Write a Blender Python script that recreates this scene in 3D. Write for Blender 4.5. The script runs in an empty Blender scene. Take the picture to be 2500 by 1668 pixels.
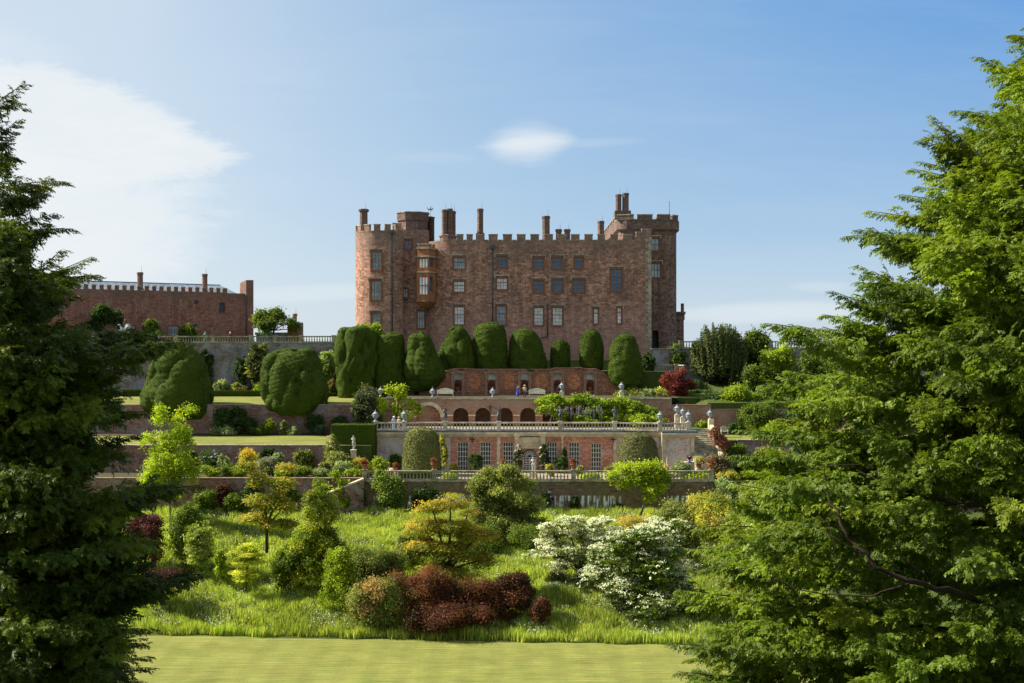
import bpy, math, random
import numpy as np
from mathutils import Vector, Matrix

# ------------------------------------------------------------------ basics
F = 3000.0; HY = 845.0
def X(px, D): return (px-1250)/F*D
def Z(py, D): return (HY-py)/F*D
def P(px, py, D): return (X(px, D), D, Z(py, D))
scene = bpy.context.scene
COL = scene.collection
ORIG = {}
random.seed(4)

def tag(o, label=None, cat=None, group=None, kind=None):
    if label: o['label'] = label
    if cat: o['category'] = cat
    if group: o['group'] = group
    if kind: o['kind'] = kind
    return o
def thing(name, label, cat, loc, group=None):
    o = bpy.data.objects.new(name, None); COL.objects.link(o)
    o.location = loc; o.empty_display_size = .3
    ORIG[o.name] = Vector(loc)
    return tag(o, label, cat, group)
def link(name, me, mat, parent=None):
    o = bpy.data.objects.new(name, me); COL.objects.link(o)
    if mat is not None:
        me.materials.append(mat)
    if parent is not None:
        o.parent = parent; ORIG[o.name] = ORIG[parent.name]
    else:
        ORIG[o.name] = Vector((0, 0, 0))
    return o
def dup(root, loc, rz=0, label=None, scale=1):
    r = root.copy(); COL.objects.link(r); r.location = loc; r.rotation_euler = (0, 0, rz); r.scale = (scale,)*3
    ORIG[r.name] = Vector(loc)
    if label: r['label'] = label
    for ch in list(root.children):
        c = ch.copy(); COL.objects.link(c); c.parent = r
        for g in ch.children:
            d = g.copy(); COL.objects.link(d); d.parent = c
    return r

class MB:
    """collects polygons (with metre uvs) for ONE mesh object"""
    def __init__(s): s.v = []; s.f = []; s.uv = []; s.sm = []
    def face(s, pts, uv=None, smooth=False):
        i = len(s.v); s.v += [tuple(p) for p in pts]; s.f.append(tuple(range(i, i+len(pts))))
        if uv is None:
            a = Vector(pts[1])-Vector(pts[0]); b = Vector(pts[2])-Vector(pts[0]); n = a.cross(b)
            ax, ay, az = abs(n.x), abs(n.y), abs(n.z)
            if az >= ax and az >= ay: uv = [(p[0], p[1]) for p in pts]
            elif ay >= ax: uv = [(p[0], p[2]) for p in pts]
            else: uv = [(p[1]+.37, p[2]) for p in pts]
        s.uv += uv; s.sm.append(smooth)
    def hexa(s, c):
        for q in ((0,3,2,1),(4,5,6,7),(0,1,5,4),(1,2,6,5),(2,3,7,6),(3,0,4,7)):
            s.face([c[i] for i in q])
    def box(s, x0, x1, y0, y1, z0, z1):
        s.hexa([(x0,y0,z0),(x1,y0,z0),(x1,y1,z0),(x0,y1,z0),(x0,y0,z1),(x1,y0,z1),(x1,y1,z1),(x0,y1,z1)])
    def lbox(s, fr, s0, s1, d0, d1, z0, z1):
        (ox, oy), (tx, ty), (nx, ny) = fr
        def q(a, d, z): return (ox+tx*a+nx*d, oy+ty*a+ny*d, z)
        s.hexa([q(s0,d1,z0),q(s1,d1,z0),q(s1,d0,z0),q(s0,d0,z0),q(s0,d1,z1),q(s1,d1,z1),q(s1,d0,z1),q(s0,d0,z1)])
    def prism(s, poly, z0, z1, smooth=False):
        """poly: ccw (x,y) list"""
        n = len(poly)
        s.face([(x, y, z1) for x, y in poly]); s.face([(x, y, z0) for x, y in reversed(poly)])
        u = 0
        for i in range(n):
            a, b = poly[i], poly[(i+1) % n]; l = math.dist(a, b)
            s.face([(a[0],a[1],z0),(b[0],b[1],z0),(b[0],b[1],z1),(a[0],a[1],z1)], [(u,z0),(u+l,z0),(u+l,z1),(u,z1)], smooth)
            u += l
    def lathe(s, cx, cy, prof, n=12, smooth=True, a0=0, sx=1, sy=1):
        for (r0, z0), (r1, z1) in zip(prof[:-1], prof[1:]):
            for i in range(n):
                a = a0+2*math.pi*i/n; b = a0+2*math.pi*(i+1)/n
                p = [(cx+r0*sx*math.cos(a), cy+r0*sy*math.sin(a), z0), (cx+r0*sx*math.cos(b), cy+r0*sy*math.sin(b), z0),
                     (cx+r1*sx*math.cos(b), cy+r1*sy*math.sin(b), z1), (cx+r1*sx*math.cos(a), cy+r1*sy*math.sin(a), z1)]
                rr = max(r0, r1)
                uv = [(a*rr, z0), (b*rr, z0), (b*rr, z1), (a*rr, z1)]
                if r0 < 1e-5: p = [p[0], p[2], p[3]]; uv = [uv[0], uv[2], uv[3]]
                elif r1 < 1e-5: p = p[:3]; uv = uv[:3]
                s.face(p, uv, smooth)
    def tube(s, pts, rad, n=6):
        pts = [Vector(p) for p in pts]
        rings = []
        for i, p in enumerate(pts):
            d = (pts[min(i+1, len(pts)-1)]-pts[max(i-1, 0)])
            d = d.normalized() if d.length > 1e-9 else Vector((0,0,1))
            a = d.cross(Vector((0.31, .2, 1)) if abs(d.z) < .93 else Vector((1, 0, 0))).normalized(); b = d.cross(a)
            rings.append([p+(a*math.cos(2*math.pi*k/n)+b*math.sin(2*math.pi*k/n))*rad[i] for k in range(n)])
        for r0, r1 in zip(rings[:-1], rings[1:]):
            for k in range(n):
                s.face([r0[k], r1[k], r1[(k+1) % n], r0[(k+1) % n]], None, True)
        s.face(rings[0]); s.face(list(reversed(rings[-1])))
    def build(s, name, mat, parent=None):
        me = bpy.data.meshes.new(name)
        o0 = ORIG[parent.name] if parent is not None else Vector((0,0,0))
        me.from_pydata([(v[0]-o0.x, v[1]-o0.y, v[2]-o0.z) for v in s.v], [], s.f)
        uvl = me.uv_layers.new(name='UVMap')
        uvl.data.foreach_set('uv', np.array(s.uv, dtype=np.float32).ravel())
        me.polygons.foreach_set('use_smooth', np.array(s.sm, dtype=bool))
        me.update()
        if any(s.sm):
            import bmesh
            bm = bmesh.new(); bm.from_mesh(me); bmesh.ops.remove_doubles(bm, verts=bm.verts, dist=1e-4); bm.to_mesh(me); bm.free()
        return link(name, me, mat, parent)

def np_mesh(name, V, C, k, mat, parent=None, extra=None):
    """V: (n*k,3) loose k-gons with one colour per vertex; extra=(verts,faces(m,4),cols) is a joined surface"""
    V = V.reshape(-1, 3); n = len(V)//k
    if parent is not None:
        V = V-np.array(ORIG[parent.name])
    idx = np.arange(n*k); starts = np.arange(n)*k; C = C.reshape(-1, 3)
    if extra is not None:
        ev, ef, ec = extra
        if parent is not None: ev = ev-np.array(ORIG[parent.name])
        idx = np.concatenate([idx, ef.ravel()+len(V)]); starts = np.concatenate([starts, n*k+np.arange(len(ef))*4])
        sm = np.concatenate([np.zeros(n, bool), np.ones(len(ef), bool)])
        V = np.concatenate([V, ev]); C = np.concatenate([C, ec])
    me = bpy.data.meshes.new(name)
    me.vertices.add(len(V)); me.vertices.foreach_set('co', V.astype(np.float32).ravel())
    me.loops.add(len(idx)); me.loops.foreach_set('vertex_index', idx.astype(np.int32))
    me.polygons.add(len(starts)); me.polygons.foreach_set('loop_start', starts.astype(np.int32))
    if extra is not None: me.polygons.foreach_set('use_smooth', sm)
    ca = me.color_attributes.new('Col', 'FLOAT_COLOR', 'POINT')
    ca.data.foreach_set('color', np.concatenate([C, np.ones((len(C), 1))], 1).astype(np.float32).ravel())
    me.update(calc_edges=True)
    return link(name, me, mat, parent)

# ------------------------------------------------------------------ materials
class NT:
    def __init__(s, name):
        s.m = bpy.data.materials.new(name); s.m.use_nodes = True
        s.t = s.m.node_tree; s.b = s.t.nodes['Principled BSDF']; s.out = s.t.nodes['Material Output']
    def n(s, typ, props=None, **inp):
        nd = s.t.nodes.new(typ)
        for k, v in (props or {}).items(): setattr(nd, k, v)
        for k, v in inp.items():
            k = int(k[1:]) if k[0] == 'i' and k[1:].isdigit() else k.replace('_', ' ')
            s.set(nd, k, v)
        return nd
    def set(s, nd, k, v):
        if isinstance(v, bpy.types.NodeSocket): s.t.links.new(v, nd.inputs[k])
        elif isinstance(v, bpy.types.Node): s.t.links.new(v.outputs[0], nd.inputs[k])
        else: nd.inputs[k].default_value = v
    def math(s, op, a, b=0.0, clamp=False):
        return s.n('ShaderNodeMath', {'operation': op, 'use_clamp': clamp}, i0=a, i1=b)
    def ramp(s, fac, stops):
        nd = s.n('ShaderNodeValToRGB', i0=fac); r = nd.color_ramp
        while len(r.elements) < len(stops): r.elements.new(.5)
        for e, (p, c) in zip(r.elements, stops):
            e.position = p; e.color = (c, c, c, 1) if isinstance(c, (int, float)) else (*c, 1)
        return nd
    def mix(s, fac, a, b, mode='MIX'):
        nd = s.t.nodes.new('ShaderNodeMix'); nd.data_type = 'RGBA'; nd.blend_type = mode
        def c(v): return (*v, 1) if isinstance(v, tuple) and len(v) == 3 else v
        s.set(nd, 0, fac); s.set(nd, 6, c(a)); s.set(nd, 7, c(b))
        return nd.outputs[2]
    def noise(s, vec, scale, detail=4, rough=.6, dist=0):
        return s.n('ShaderNodeTexNoise', Vector=vec, Scale=scale, Detail=detail, Roughness=rough, Distortion=dist).outputs[0]
    def coord(s, k='UV', scale=(1, 1, 1)):
        tc = s.n('ShaderNodeTexCoord')
        return s.n('ShaderNodeMapping', Vector=tc.outputs[k], Scale=scale).outputs[0]
    def bump(s, h, strength=.5, dist=.05):
        bp = s.n('ShaderNodeBump', Height=h, Strength=strength, Distance=dist)
        s.set(s.b, 'Normal', bp)
    def done(s, col=None, rough=.85, spec=.25):
        if col is not None: s.set(s.b, 'Base Color', (*col, 1) if isinstance(col, tuple) and len(col) == 3 else col)
        s.b.inputs['Roughness'].default_value = rough
        s.b.inputs['Specular IOR Level'].default_value = spec
        return s.m

def masonry(name, c1, c2, mortar, bw, bh, mort=.02, blotch=None, bl=(.5, .65), bscale=.25, grade=None, warp=.05, rough_bump=.6, var=.35, contrast=1.0, streak=.12):
    s = NT(name); uv = s.coord('UV')
    nz = s.n('ShaderNodeTexNoise', Vector=uv, Scale=2.2, Detail=2)
    wv = s.n('ShaderNodeVectorMath', {'operation': 'MULTIPLY_ADD'}, i0=nz.outputs[1], i1=(warp, warp, 0), i2=uv)
    br = s.n('ShaderNodeTexBrick', {'offset': .5}, Vector=wv.outputs[0], Color1=(*c1, 1), Color2=(*c2, 1), Mortar=(*mortar, 1),
             Scale=1.0, Mortar_Size=mort, Mortar_Smooth=.3, Bias=0.0, Brick_Width=bw, Row_Height=bh)
    vo = s.n('ShaderNodeTexVoronoi', Vector=s.n('ShaderNodeMapping', Vector=uv, Scale=(1/bw*.8, 1/bh*.8, 1)).outputs[0], Scale=1.0)
    hsv = s.n('ShaderNodeSeparateColor', i0=vo.outputs['Color'])
    vv = s.n('ShaderNodeMapRange', Value=hsv.outputs[0], i3=1-var, i4=1+var)
    col = s.mix(1.0, br.outputs[0], vv.outputs[0], 'MULTIPLY')
    big = s.ramp(s.noise(uv, .18, 5, .65), [(.3, .78), (.7, 1.22)])
    col = s.mix(1.0, col, big.outputs[0], 'MULTIPLY')
    fine = s.ramp(s.noise(uv, 3.0, 5, .8), [(.3, .72), (.72, 1.28)])
    col = s.mix(contrast, col, fine.outputs[0], 'MULTIPLY')
    stk = s.ramp(s.noise(s.coord('UV', (1.1, .09, 1)), 1.0, 5, .7, .2), [(.32, 1-streak*1.4), (.66, 1+streak)])
    col = s.mix(1.0, col, stk.outputs[0], 'MULTIPLY')
    if blotch:
        bn = s.ramp(s.noise(uv, bscale, 6, .7, .6), [(bl[0], 0.0), (bl[1], .85)])
        col = s.mix(bn.outputs[0], col, blotch)
    if grade:      # weathering with height: list of (z, colour, amount)
        sep = s.n('ShaderNodeSeparateXYZ', i0=uv)
        for z0, z1, cc, am in grade:
            g = s.n('ShaderNodeMapRange', Value=sep.outputs[1], i1=z0, i2=z1, i3=0.0, i4=am)
            gn = s.math('MULTIPLY', g, s.ramp(s.noise(uv, .7, 5, .7), [(.3, .1), (.6, 1.0)]))
            col = s.mix(gn.outputs[0], col, cc)
    s.bump(s.math('ADD', s.math('MULTIPLY', br.outputs[1], -1.0), s.noise(uv, 5, 4)).outputs[0], rough_bump, .06)
    return s.done(col, .9, .15)

def plain(name, c, rough=.7, var=.2, scale=3.0, spec=.3, metal=0, c2=None, bump=.2):
    s = NT(name); v = s.coord('Object')
    r = s.ramp(s.noise(v, scale, 5, .7), [(.3, 1-var), (.7, 1+var)])
    col = s.mix(1.0, c, r.outputs[0], 'MULTIPLY')
    if c2: col = s.mix(s.ramp(s.noise(v, scale*.6, 5, .7, .5), [(.45, 0.0), (.62, .8)]).outputs[0], col, c2)
    s.bump(s.noise(v, scale*3, 3), bump, .02)
    s.b.inputs['Metallic'].default_value = metal
    return s.done(col, rough, spec)

def leafmat(name, trans=.4, rough=.55, tint=(1.2, 1.25, .45), noise=0.0, spec=.25, gain=1.0):
    s = NT(name)
    a = s.n('ShaderNodeAttribute', {'attribute_name': 'Col'}).outputs[0]
    if gain != 1: a = s.mix(1.0, a, (gain*1.05, gain, gain*.8), 'MULTIPLY')
    if noise:
        v = s.coord('Object')
        a = s.mix(1.0, a, s.ramp(s.noise(v, 5.0, 4, .8), [(.3, 1-noise), (.7, 1+noise)]).outputs[0], 'MULTIPLY')
        s.bump(s.noise(v, 7, 3, .8), .9, .12)
    s.done(a, rough, spec)
    if trans > 0:
        tr = s.n('ShaderNodeBsdfTranslucent', Color=s.mix(1.0, a, tint, 'MULTIPLY'))
        mx = s.n('ShaderNodeMixShader', i0=trans, i1=s.b.outputs[0], i2=tr.outputs[0])
        s.t.links.new(mx.outputs[0], s.out.inputs[0])
    return s.m

def glass(name, c, rough=.06, spec=1.0, wob=.3):
    s = NT(name); v = s.coord('Object')
    col = s.mix(1.0, c, s.ramp(s.noise(v, .9, 3), [(.3, .6), (.7, 1.4)]).outputs[0], 'MULTIPLY')
    s.bump(s.noise(v, 2.2, 2), wob, .03)
    return s.done(col, rough, spec)

M = {}
RED1, RED2 = (.27, .115, .08), (.20, .09, .067)
M['castle'] = masonry('red_sandstone_rubble', (.46, .215, .15), (.31, .155, .11), (.46, .31, .235), .42, .24, .035,
        blotch=(.19, .135, .11), bl=(.48, .74), bscale=.16, streak=.22,
        grade=[(13.6, 16.4, (.22, .16, .13), .8), (7.5, -2.0, (.47, .30, .235), .8)], warp=.12, var=.42)
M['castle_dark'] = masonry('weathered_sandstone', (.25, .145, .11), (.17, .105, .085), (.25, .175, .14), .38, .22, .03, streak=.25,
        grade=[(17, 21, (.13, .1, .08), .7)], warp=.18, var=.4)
M['wing'] = masonry('wing_red_brick', (.40, .16, .11), (.29, .125, .09), (.34, .22, .17), .34, .14, .02, streak=.2,
        blotch=(.30, .20, .17), bl=(.5, .75), grade=[(7.0, 10.5, (.17, .13, .11), .9)], warp=.1)
M['oriel'] = plain('orange_sandstone', (.40, .17, .085), .85, .3, 1.2, .15, c2=(.2, .11, .07))
M['trim'] = plain('window_sandstone', (.30, .125, .07), .85, .3, 1.5, .15, c2=(.18, .10, .065))
M['coping'] = plain('lichened_coping', (.46, .39, .31), .9, .35, 2.0, .15, c2=(.16, .14, .11))
M['cream'] = plain('pale_limestone', (.76, .63, .41), .85, .25, 1.2, .2, c2=(.46, .40, .29))
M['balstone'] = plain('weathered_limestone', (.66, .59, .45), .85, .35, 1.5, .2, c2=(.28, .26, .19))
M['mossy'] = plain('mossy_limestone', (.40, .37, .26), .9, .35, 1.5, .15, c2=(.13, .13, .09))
M['lead'] = plain('blue_grey_lead', (.10, .17, .26), .4, .3, 2.0, .5, c2=(.05, .07, .09))
M['leadstatue'] = plain('dark_lead_bronze', (.075, .085, .095), .45, .3, 5.0, .5, .3, c2=(.16, .18, .19))
M['urn'] = plain('grey_lead_urn', (.30, .34, .38), .55, .35, 5.0, .4, c2=(.15, .17, .19))
M['marble'] = plain('weathered_marble', (.58, .57, .50), .7, .25, 4.0, .3, c2=(.3, .3, .25))
M['iron'] = plain('dark_iron', (.04, .045, .05), .5, .2, 3, .4)
M['pipe'] = plain('lead_downpipe', (.06, .08, .09), .5, .2, 3, .4)
M['slate'] = masonry('blue_slate', (.22, .27, .33), (.17, .21, .27), (.1, .12, .15), .5, .3, .02, warp=.01, var=.25)
M['white'] = plain('white_paint', (.78, .77, .72), .5, .08, 2, .4)
M['benchpaint'] = plain('cream_painted_wood', (.68, .68, .55), .55, .12, 3, .3)
M['terra'] = plain('terracotta', (.36, .15, .09), .8, .25, 5, .2)
M['bark'] = plain('brown_bark', (.075, .055, .04), .9, .4, 4, .1, bump=.6)
M['palebark'] = plain('grey_bark', (.22, .19, .15), .9, .4, 4, .1, bump=.6)
M['yewbark'] = plain('yew_bark', (.03, .021, .015), .9, .4, 6, .1, bump=.6)
M['blind'] = glass('glass_with_pale_blind', (.97, .98, .98), .12, 1.0)
M['painted_skyglass'] = glass('glass_with_painted_sky', (.03, .12, .23), .07, .8)  # blue base colour stands in for the sky's reflection
M['darkglass'] = glass('dark_glass', (.05, .055, .06), .07, .7)
M['midglass'] = glass('grey_glass', (.36, .46, .52), .08, .7)
M['panel'] = masonry('bright_orange_panel_brick', (.62, .235, .11), (.50, .19, .09), (.46, .26, .16), .3, .11, .012, blotch=(.42, .24, .15), bl=(.55, .75), bscale=.8, warp=.03)
M['plaster'] = plain('grey_niche_plaster', (.40, .37, .32), .9, .4, 1.5, .1, c2=(.2, .18, .15))
M['niche'] = masonry('orange_niche_brick', (.37, .155, .09), (.29, .12, .075), (.42, .24, .15), .3, .11, .012, blotch=(.30, .19, .14), bl=(.5, .72), bscale=.5, warp=.03)
M['nichetrim'] = plain('niche_brick_frame', (.28, .16, .11), .9, .35, 2.0, .1, c2=(.40, .27, .2))
M['arcade'] = masonry('arcade_brick', (.46, .185, .105), (.36, .145, .09), (.48, .32, .24), .3, .11, .014, blotch=(.42, .31, .24), bl=(.42, .6), bscale=.45, warp=.03, grade=[(-9.6, -7.2, (.36, .29, .22), .9)])
M['inner'] = plain('dark_plaster_inside', (.38, .22, .14), .9, .4, 1.5, .1)
M['orangery'] = masonry('limewashed_orangery_brick', (.66, .25, .15), (.55, .21, .13), (.62, .45, .36), .3, .11, .014, blotch=(.76, .64, .60), bl=(.52, .70), bscale=.42, warp=.03)
M['paleend'] = masonry('pale_limewashed_brick', (.72, .54, .42), (.60, .44, .35), (.72, .62, .54), .3, .11, .014, blotch=(.76, .72, .68), bl=(.38, .6), bscale=.4, warp=.03)
M['garden'] = masonry('garden_wall_brick', (.34, .17, .12), (.24, .13, .10), (.32, .25, .21), .3, .11, .014, blotch=(.36, .34, .37), bl=(.48, .66), bscale=.3, warp=.03)
M['topwall'] = masonry('grey_limewashed_wall', (.25, .19, .17), (.18, .15, .14), (.26, .25, .25), .4, .15, .014, blotch=(.34, .37, .42), bl=(.46, .62), bscale=.35, warp=.05)
# lower wall: brick with white lime runs
def limewall():
    m = masonry('lower_wall_with_lime_runs', (.24, .16, .11), (.18, .12, .085), (.22, .17, .12), .3, .11, .014, blotch=(.20, .18, .11), bl=(.46, .62), bscale=.4, warp=.03)
    s = NT.__new__(NT); s.m = m; s.t = m.node_tree; s.b = s.t.nodes['Principled BSDF']; s.out = s.t.nodes['Material Output']
    base = s.b.inputs['Base Color'].links[0].from_socket
    uv = s.coord('UV'); sep = s.n('ShaderNodeSeparateXYZ', i0=uv)
    st = s.noise(s.coord('UV', (2.6, .16, 1)), 1.0, 3, .55, .1)
    d = s.noise(s.coord('UV', (1.8, 1.2, 1)), 2.2, 4, .75)
    patch = s.ramp(s.noise(s.coord('UV', (.14, .02, 1)), 1.0, 2), [(.44, 0.0), (.52, 1.0)])
    right = s.n('ShaderNodeMapRange', Value=sep.outputs[0], i1=2.0, i2=6.0, i3=0.0, i4=.09)
    f = s.math('ADD', s.math('ADD', st, s.math('MULTIPLY', d, .22)), right)
    f = s.ramp(f, [(.70, 0.0), (.735, 1.0)])
    band = s.n('ShaderNodeMapRange', Value=sep.outputs[1], i1=-18.35, i2=-18.2, i3=1.0, i4=0.0)
    low = s.n('ShaderNodeMapRange', Value=sep.outputs[1], i1=-20.6, i2=-20.1, i3=0.0, i4=1.0)
    f = s.math('MULTIPLY', s.math('MULTIPLY', f, band), s.math('MULTIPLY', low, patch))
    s.set(s.b, 'Base Color', s.mix(f.outputs[0], base, (.88, .93, .95)))
    return m
M['lime'] = limewall()
M['leaf'] = leafmat('leaves', .46, gain=1.5)
M['yew'] = leafmat('yew_needles', .42, .5, (1.3, 1.22, .35), gain=1.6)
M['clipped'] = leafmat('clipped_yew', .08, .8, (1.2, 1.3, .4), .38, .1, gain=.98)
M['petal'] = leafmat('petals', .3, .7, (1, 1, .95))
M['grass'] = leafmat('meadow_grass', .4, .6, (1.2, 1.2, .5), gain=2.35)

def lawnmat(name, stripes):
    s = NT(name); v = s.coord('Object'); sep = s.n('ShaderNodeSeparateXYZ', i0=v)
    n1 = s.noise(s.coord('Object', (.22, 5.0, 1)), 1.0, 7, .8, .1)
    col = s.ramp(n1, [(.36, (.115, .155, .028)), (.5, (.20, .215, .05)), (.68, (.33, .28, .10))]).outputs[0]
    n2 = s.ramp(s.noise(v, .25, 4), [(.3, .84), (.7, 1.14)])
    col = s.mix(1.0, col, n2.outputs[0], 'MULTIPLY')
    n3 = s.ramp(s.noise(v, 9.0, 4, .8), [(.3, .75), (.7, 1.25)])
    col = s.mix(1.0, col, n3.outputs[0], 'MULTIPLY')
    if stripes:
        w = s.math('SINE', s.math('ADD', s.math('MULTIPLY', sep.outputs[0], 2.35), s.math('MULTIPLY', s.noise(v, .22, 3), 3.5)))
        st = s.ramp(s.math('MULTIPLY_ADD', w, .5).node if False else s.math('ADD', s.math('MULTIPLY', w, .5), .5), [(.2, .955), (.8, 1.04)])
        col = s.mix(1.0, col, st.outputs[0], 'MULTIPLY')
        w2 = s.math('SINE', s.math('ADD', s.math('MULTIPLY', sep.outputs[1], 7.5), s.math('MULTIPLY', s.noise(v, .06, 1), 1.0)))
        st2 = s.ramp(s.math('ADD', s.math('MULTIPLY', w2, .5), .5), [(.1, .95), (.9, 1.035)])
        col = s.mix(1.0, col, st2.outputs[0], 'MULTIPLY')
    s.bump(s.noise(v, 14, 3, .8), .8, .05)
    return s.done(col, .9, .1)
M['lawn'] = lawnmat('mown_lawn', True)
M['tlawn'] = lawnmat('terrace_turf', False)
def groundmat():
    s = NT('meadow_soil'); v = s.coord('Object')
    col = s.ramp(s.noise(v, .5, 6, .7), [(.3, (.05, .08, .015)), (.55, (.08, .11, .025)), (.75, (.12, .14, .04))])
    s.bump(s.noise(v, 6, 4, .8), 1.0, .15)
    return s.done(col, .95, .1)
M['ground'] = groundmat()
M['gravel'] = plain('gravel_path', (.30, .25, .19), .95, .3, 4, .1, bump=.5)
M['soil'] = plain('flowerbed_soil', (.07, .065, .035), .95, .4, 3, .1, bump=.8)
M['skin'] = plain('skin', (.50, .30, .21), .6, .05, 3, .3)
# ------------------------------------------------------------------ terrain heights
T1 = Z(1176, 150); T2 = Z(1053, 162); T3 = Z(972, 172); NT_ = Z(902, 182); TOP = Z(838, 187)
LAWN = Z(1547, 120); WB = Z(1252, 150)
XL, XR = X(915, 162), X(1686, 162)
T1L = Z(1170, 150)
def edge(x): return 119.9-.08*(x+35.6)
def lerp(a, b, t): return a+(b-a)*max(0., min(1., t))
def ground(x, y):
    if y < 84: return lerp(-3.0, LAWN, y/84) if y > 0 else -3.0-.02*y*0
    e = edge(x)
    if y <= e: return LAWN
    if y < 150:
        t = (y-e)/(150-e)
        b = math.sin(x*.31)*.28+math.sin(x*.13+y*.4)*.3+math.sin(x*.7+y*.23)*.12
        return LAWN+(WB-LAWN)*(t*.75+.25*math.sin(t*math.pi/2))+.35*min(1, t*12)+b*math.sin(math.pi*t)
    if y < 150.25: return WB
    if y > 260: return lerp(TOP-2, -38, (y-260)/160)
    if x < XL:
        if y < 158.25: return T1L
        if y < 170.25: return lerp(Z(1089, 158), Z(1060, 169), (y-158)/11)
        if y < 187.25: return lerp(Z(990, 170), Z(967, 184), (y-170)/14)
        return TOP
    if x <= XR:
        if y < 163.25: return T1
        if y < 175.75: return T2
        if y < 183.05: return T3
        if y < 196: return Z(885, 192) if (x > X(1588, 190) and y > 192.05) else NT_-.35
        return lerp(Z(868, 196), TOP, (y-205)/20)
    if x < 27.6 and y < 172.25: return T1 if y < 166.75 else T2
    if y < 162.25: return T1
    if y < 172.25: return lerp(Z(1076, 162), Z(1062, 170), (y-162)/8)
    if y < 190.25: return lerp(Z(985, 172), Z(930, 190), (y-172)/18)
    return Z(852, 190)

def build_ground():
    e = .03
    ys = [-60, -30, 0]+list(range(6, 84, 6))+[84, 90, 96, 102, 108, 112]
    ys += list(np.arange(113, 150, 1.5))
    for s_ in (150.25, 158.25, 162.25, 163.25, 166.75, 170.25, 172.25, 175.75, 183.05, 187.25, 190.25, 192.05): ys += [s_-e, s_+e]
    ys += [154, 166, 168, 176, 179, 184, 185.5, 193, 196, 200, 205, 215, 230, 260, 300, 340, 380, 420, 600, 1000, 2000, 4000, 7000]
    ys = sorted(set(ys))
    xs = [-7000, -3000, -1000, -400, -200, -120, -80]+list(np.arange(-64, XL-1, 4))+[XL-e, XL+e]+list(np.arange(XL+3, XR-1, 4))+[XR-e, XR+e]+[X(1588, 190)-e, X(1588, 190)+e, 27.6-e, 27.6+e]+list(np.arange(31, 70, 4))+[80, 110, 160, 300, 800, 3000, 7000]
    V = [(x, y, ground(x, y)-(.03 if 84 < y < 118 else 0)) for y in ys for x in xs]
    nx = len(xs)
    Fc = [(j*nx+i, j*nx+i+1, (j+1)*nx+i+1, (j+1)*nx+i) for j in range(len(ys)-1) for i in range(nx-1)]
    me = bpy.data.meshes.new('ground'); me.from_pydata(V, [], Fc); me.update()
    tag(link('ground', me, M['ground']), kind='structure', label='rough green hillside under the gardens')
build_ground()

def sheet(name, xs0, xs1, ysn, mat, lift, label, n=24, z=None):
    """strip following the terrain between x range and the y list"""
    m = MB()
    xs = np.linspace(xs0, xs1, n+1)
    for j in range(len(ysn)-1):
        for i in range(n):
            p = []
            for (x, y) in ((xs[i], ysn[j]), (xs[i+1], ysn[j]), (xs[i+1], ysn[j+1]), (xs[i], ysn[j+1])):
                p.append((x, y, (ground(x, y) if z is None else z)+lift))
            m.face(p)
    o = m.build(name, mat); tag(o, label, kind='structure'); return o
# mown lawn in the valley: one sheet up to the slanting meadow edge
m = MB()
xs = np.linspace(-60, 60, 41)
for i in range(40):
    a, b = xs[i], xs[i+1]
    m.face([(a, 86, LAWN+.02), (b, 86, LAWN+.02), (b, edge(b)-.05, LAWN+.02), (a, edge(a)-.05, LAWN+.02)])
tag(m.build('lawn', M['lawn']), 'broad mown lawn at the foot of the meadow', kind='structure')
sheet('upper_terrace_lawn', -75, XL-.1, [170.5, 177, 183.6], M['tlawn'], .02, 'narrow lawn between the two big clipped yews')
sheet('lower_terrace_lawn', -75, XL-.1, [158.5, 163, 167], M['tlawn'], .02, 'sunlit lawn strip above the flower border')
sheet('right_terrace_lawn', 27.8, 75, [162.5, 167, 169.5], M['tlawn'], .02, 'small lawn strip right of the stone steps')
sheet('gravel_terrace', XL+.1, XR-.1, [150.4, 156, 161.9], M['gravel'], .02, 'gravel walk in front of the orangery')
sheet('paved_terrace', XL+.1, XR-.1, [162.3, 167, 171.9], M['gravel'], .02, 'paved roof walk above the orangery', z=T2)
sheet('brick_terrace_path', XL+.1, XR-.1, [172.3, 177, 181.9], M['soil'], .02, 'path in front of the niche wall', z=T3)
sheet('planting_bank', XL+.3, X(1588, 190)-.3, [183.2, 188, 194.8], M['soil'], .03, 'dark soil bank under the clipped yews at the castle foot')
sheet('flowerbed_lower', -75, XL-.1, [150.5, 154, 157.9], M['soil'], .02, 'flower border soil on the lowest left terrace')
sheet('flowerbed_middle', -75, XL-.1, [167.05, 168.5, 169.9], M['soil'], .03, 'shrub border soil under the middle wall')
sheet('flowerbed_upper', -75, XL-.1, [183.65, 185, 186.9], M['soil'], .03, 'planting border soil below the high terrace wall')

# ------------------------------------------------------------------ paths with walls
class Path:
    def __init__(s, pts):
        s.p = np.array(pts, float); d = np.sqrt(((s.p[1:]-s.p[:-1])**2).sum(1)); s.u = np.concatenate([[0], np.cumsum(d)])
        s.px = 1250+F*s.p[:, 0]/s.p[:, 1]; s.L = s.u[-1]
    def at(s, u): return (float(np.interp(u, s.u, s.p[:, 0])), float(np.interp(u, s.u, s.p[:, 1])))
    def frame(s, u):
        a = s.at(max(0, u-.1)); b = s.at(min(s.L, u+.1)); l = math.dist(a, b)
        t = ((b[0]-a[0])/l, (b[1]-a[1])/l)
        return (s.at(u), t, (t[1], -t[0]))        # outward = right of travel (towards -y when going +x)
    def ofpx(s, px): return float(np.interp(px, s.px, s.u))
def arc(cx, cy, r, a0, a1, n=24):
    return [(cx+r*math.cos(math.radians(a0+(a1-a0)*i/n)), cy+r*math.sin(math.radians(a0+(a1-a0)*i/n))) for i in range(n+1)]

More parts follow.
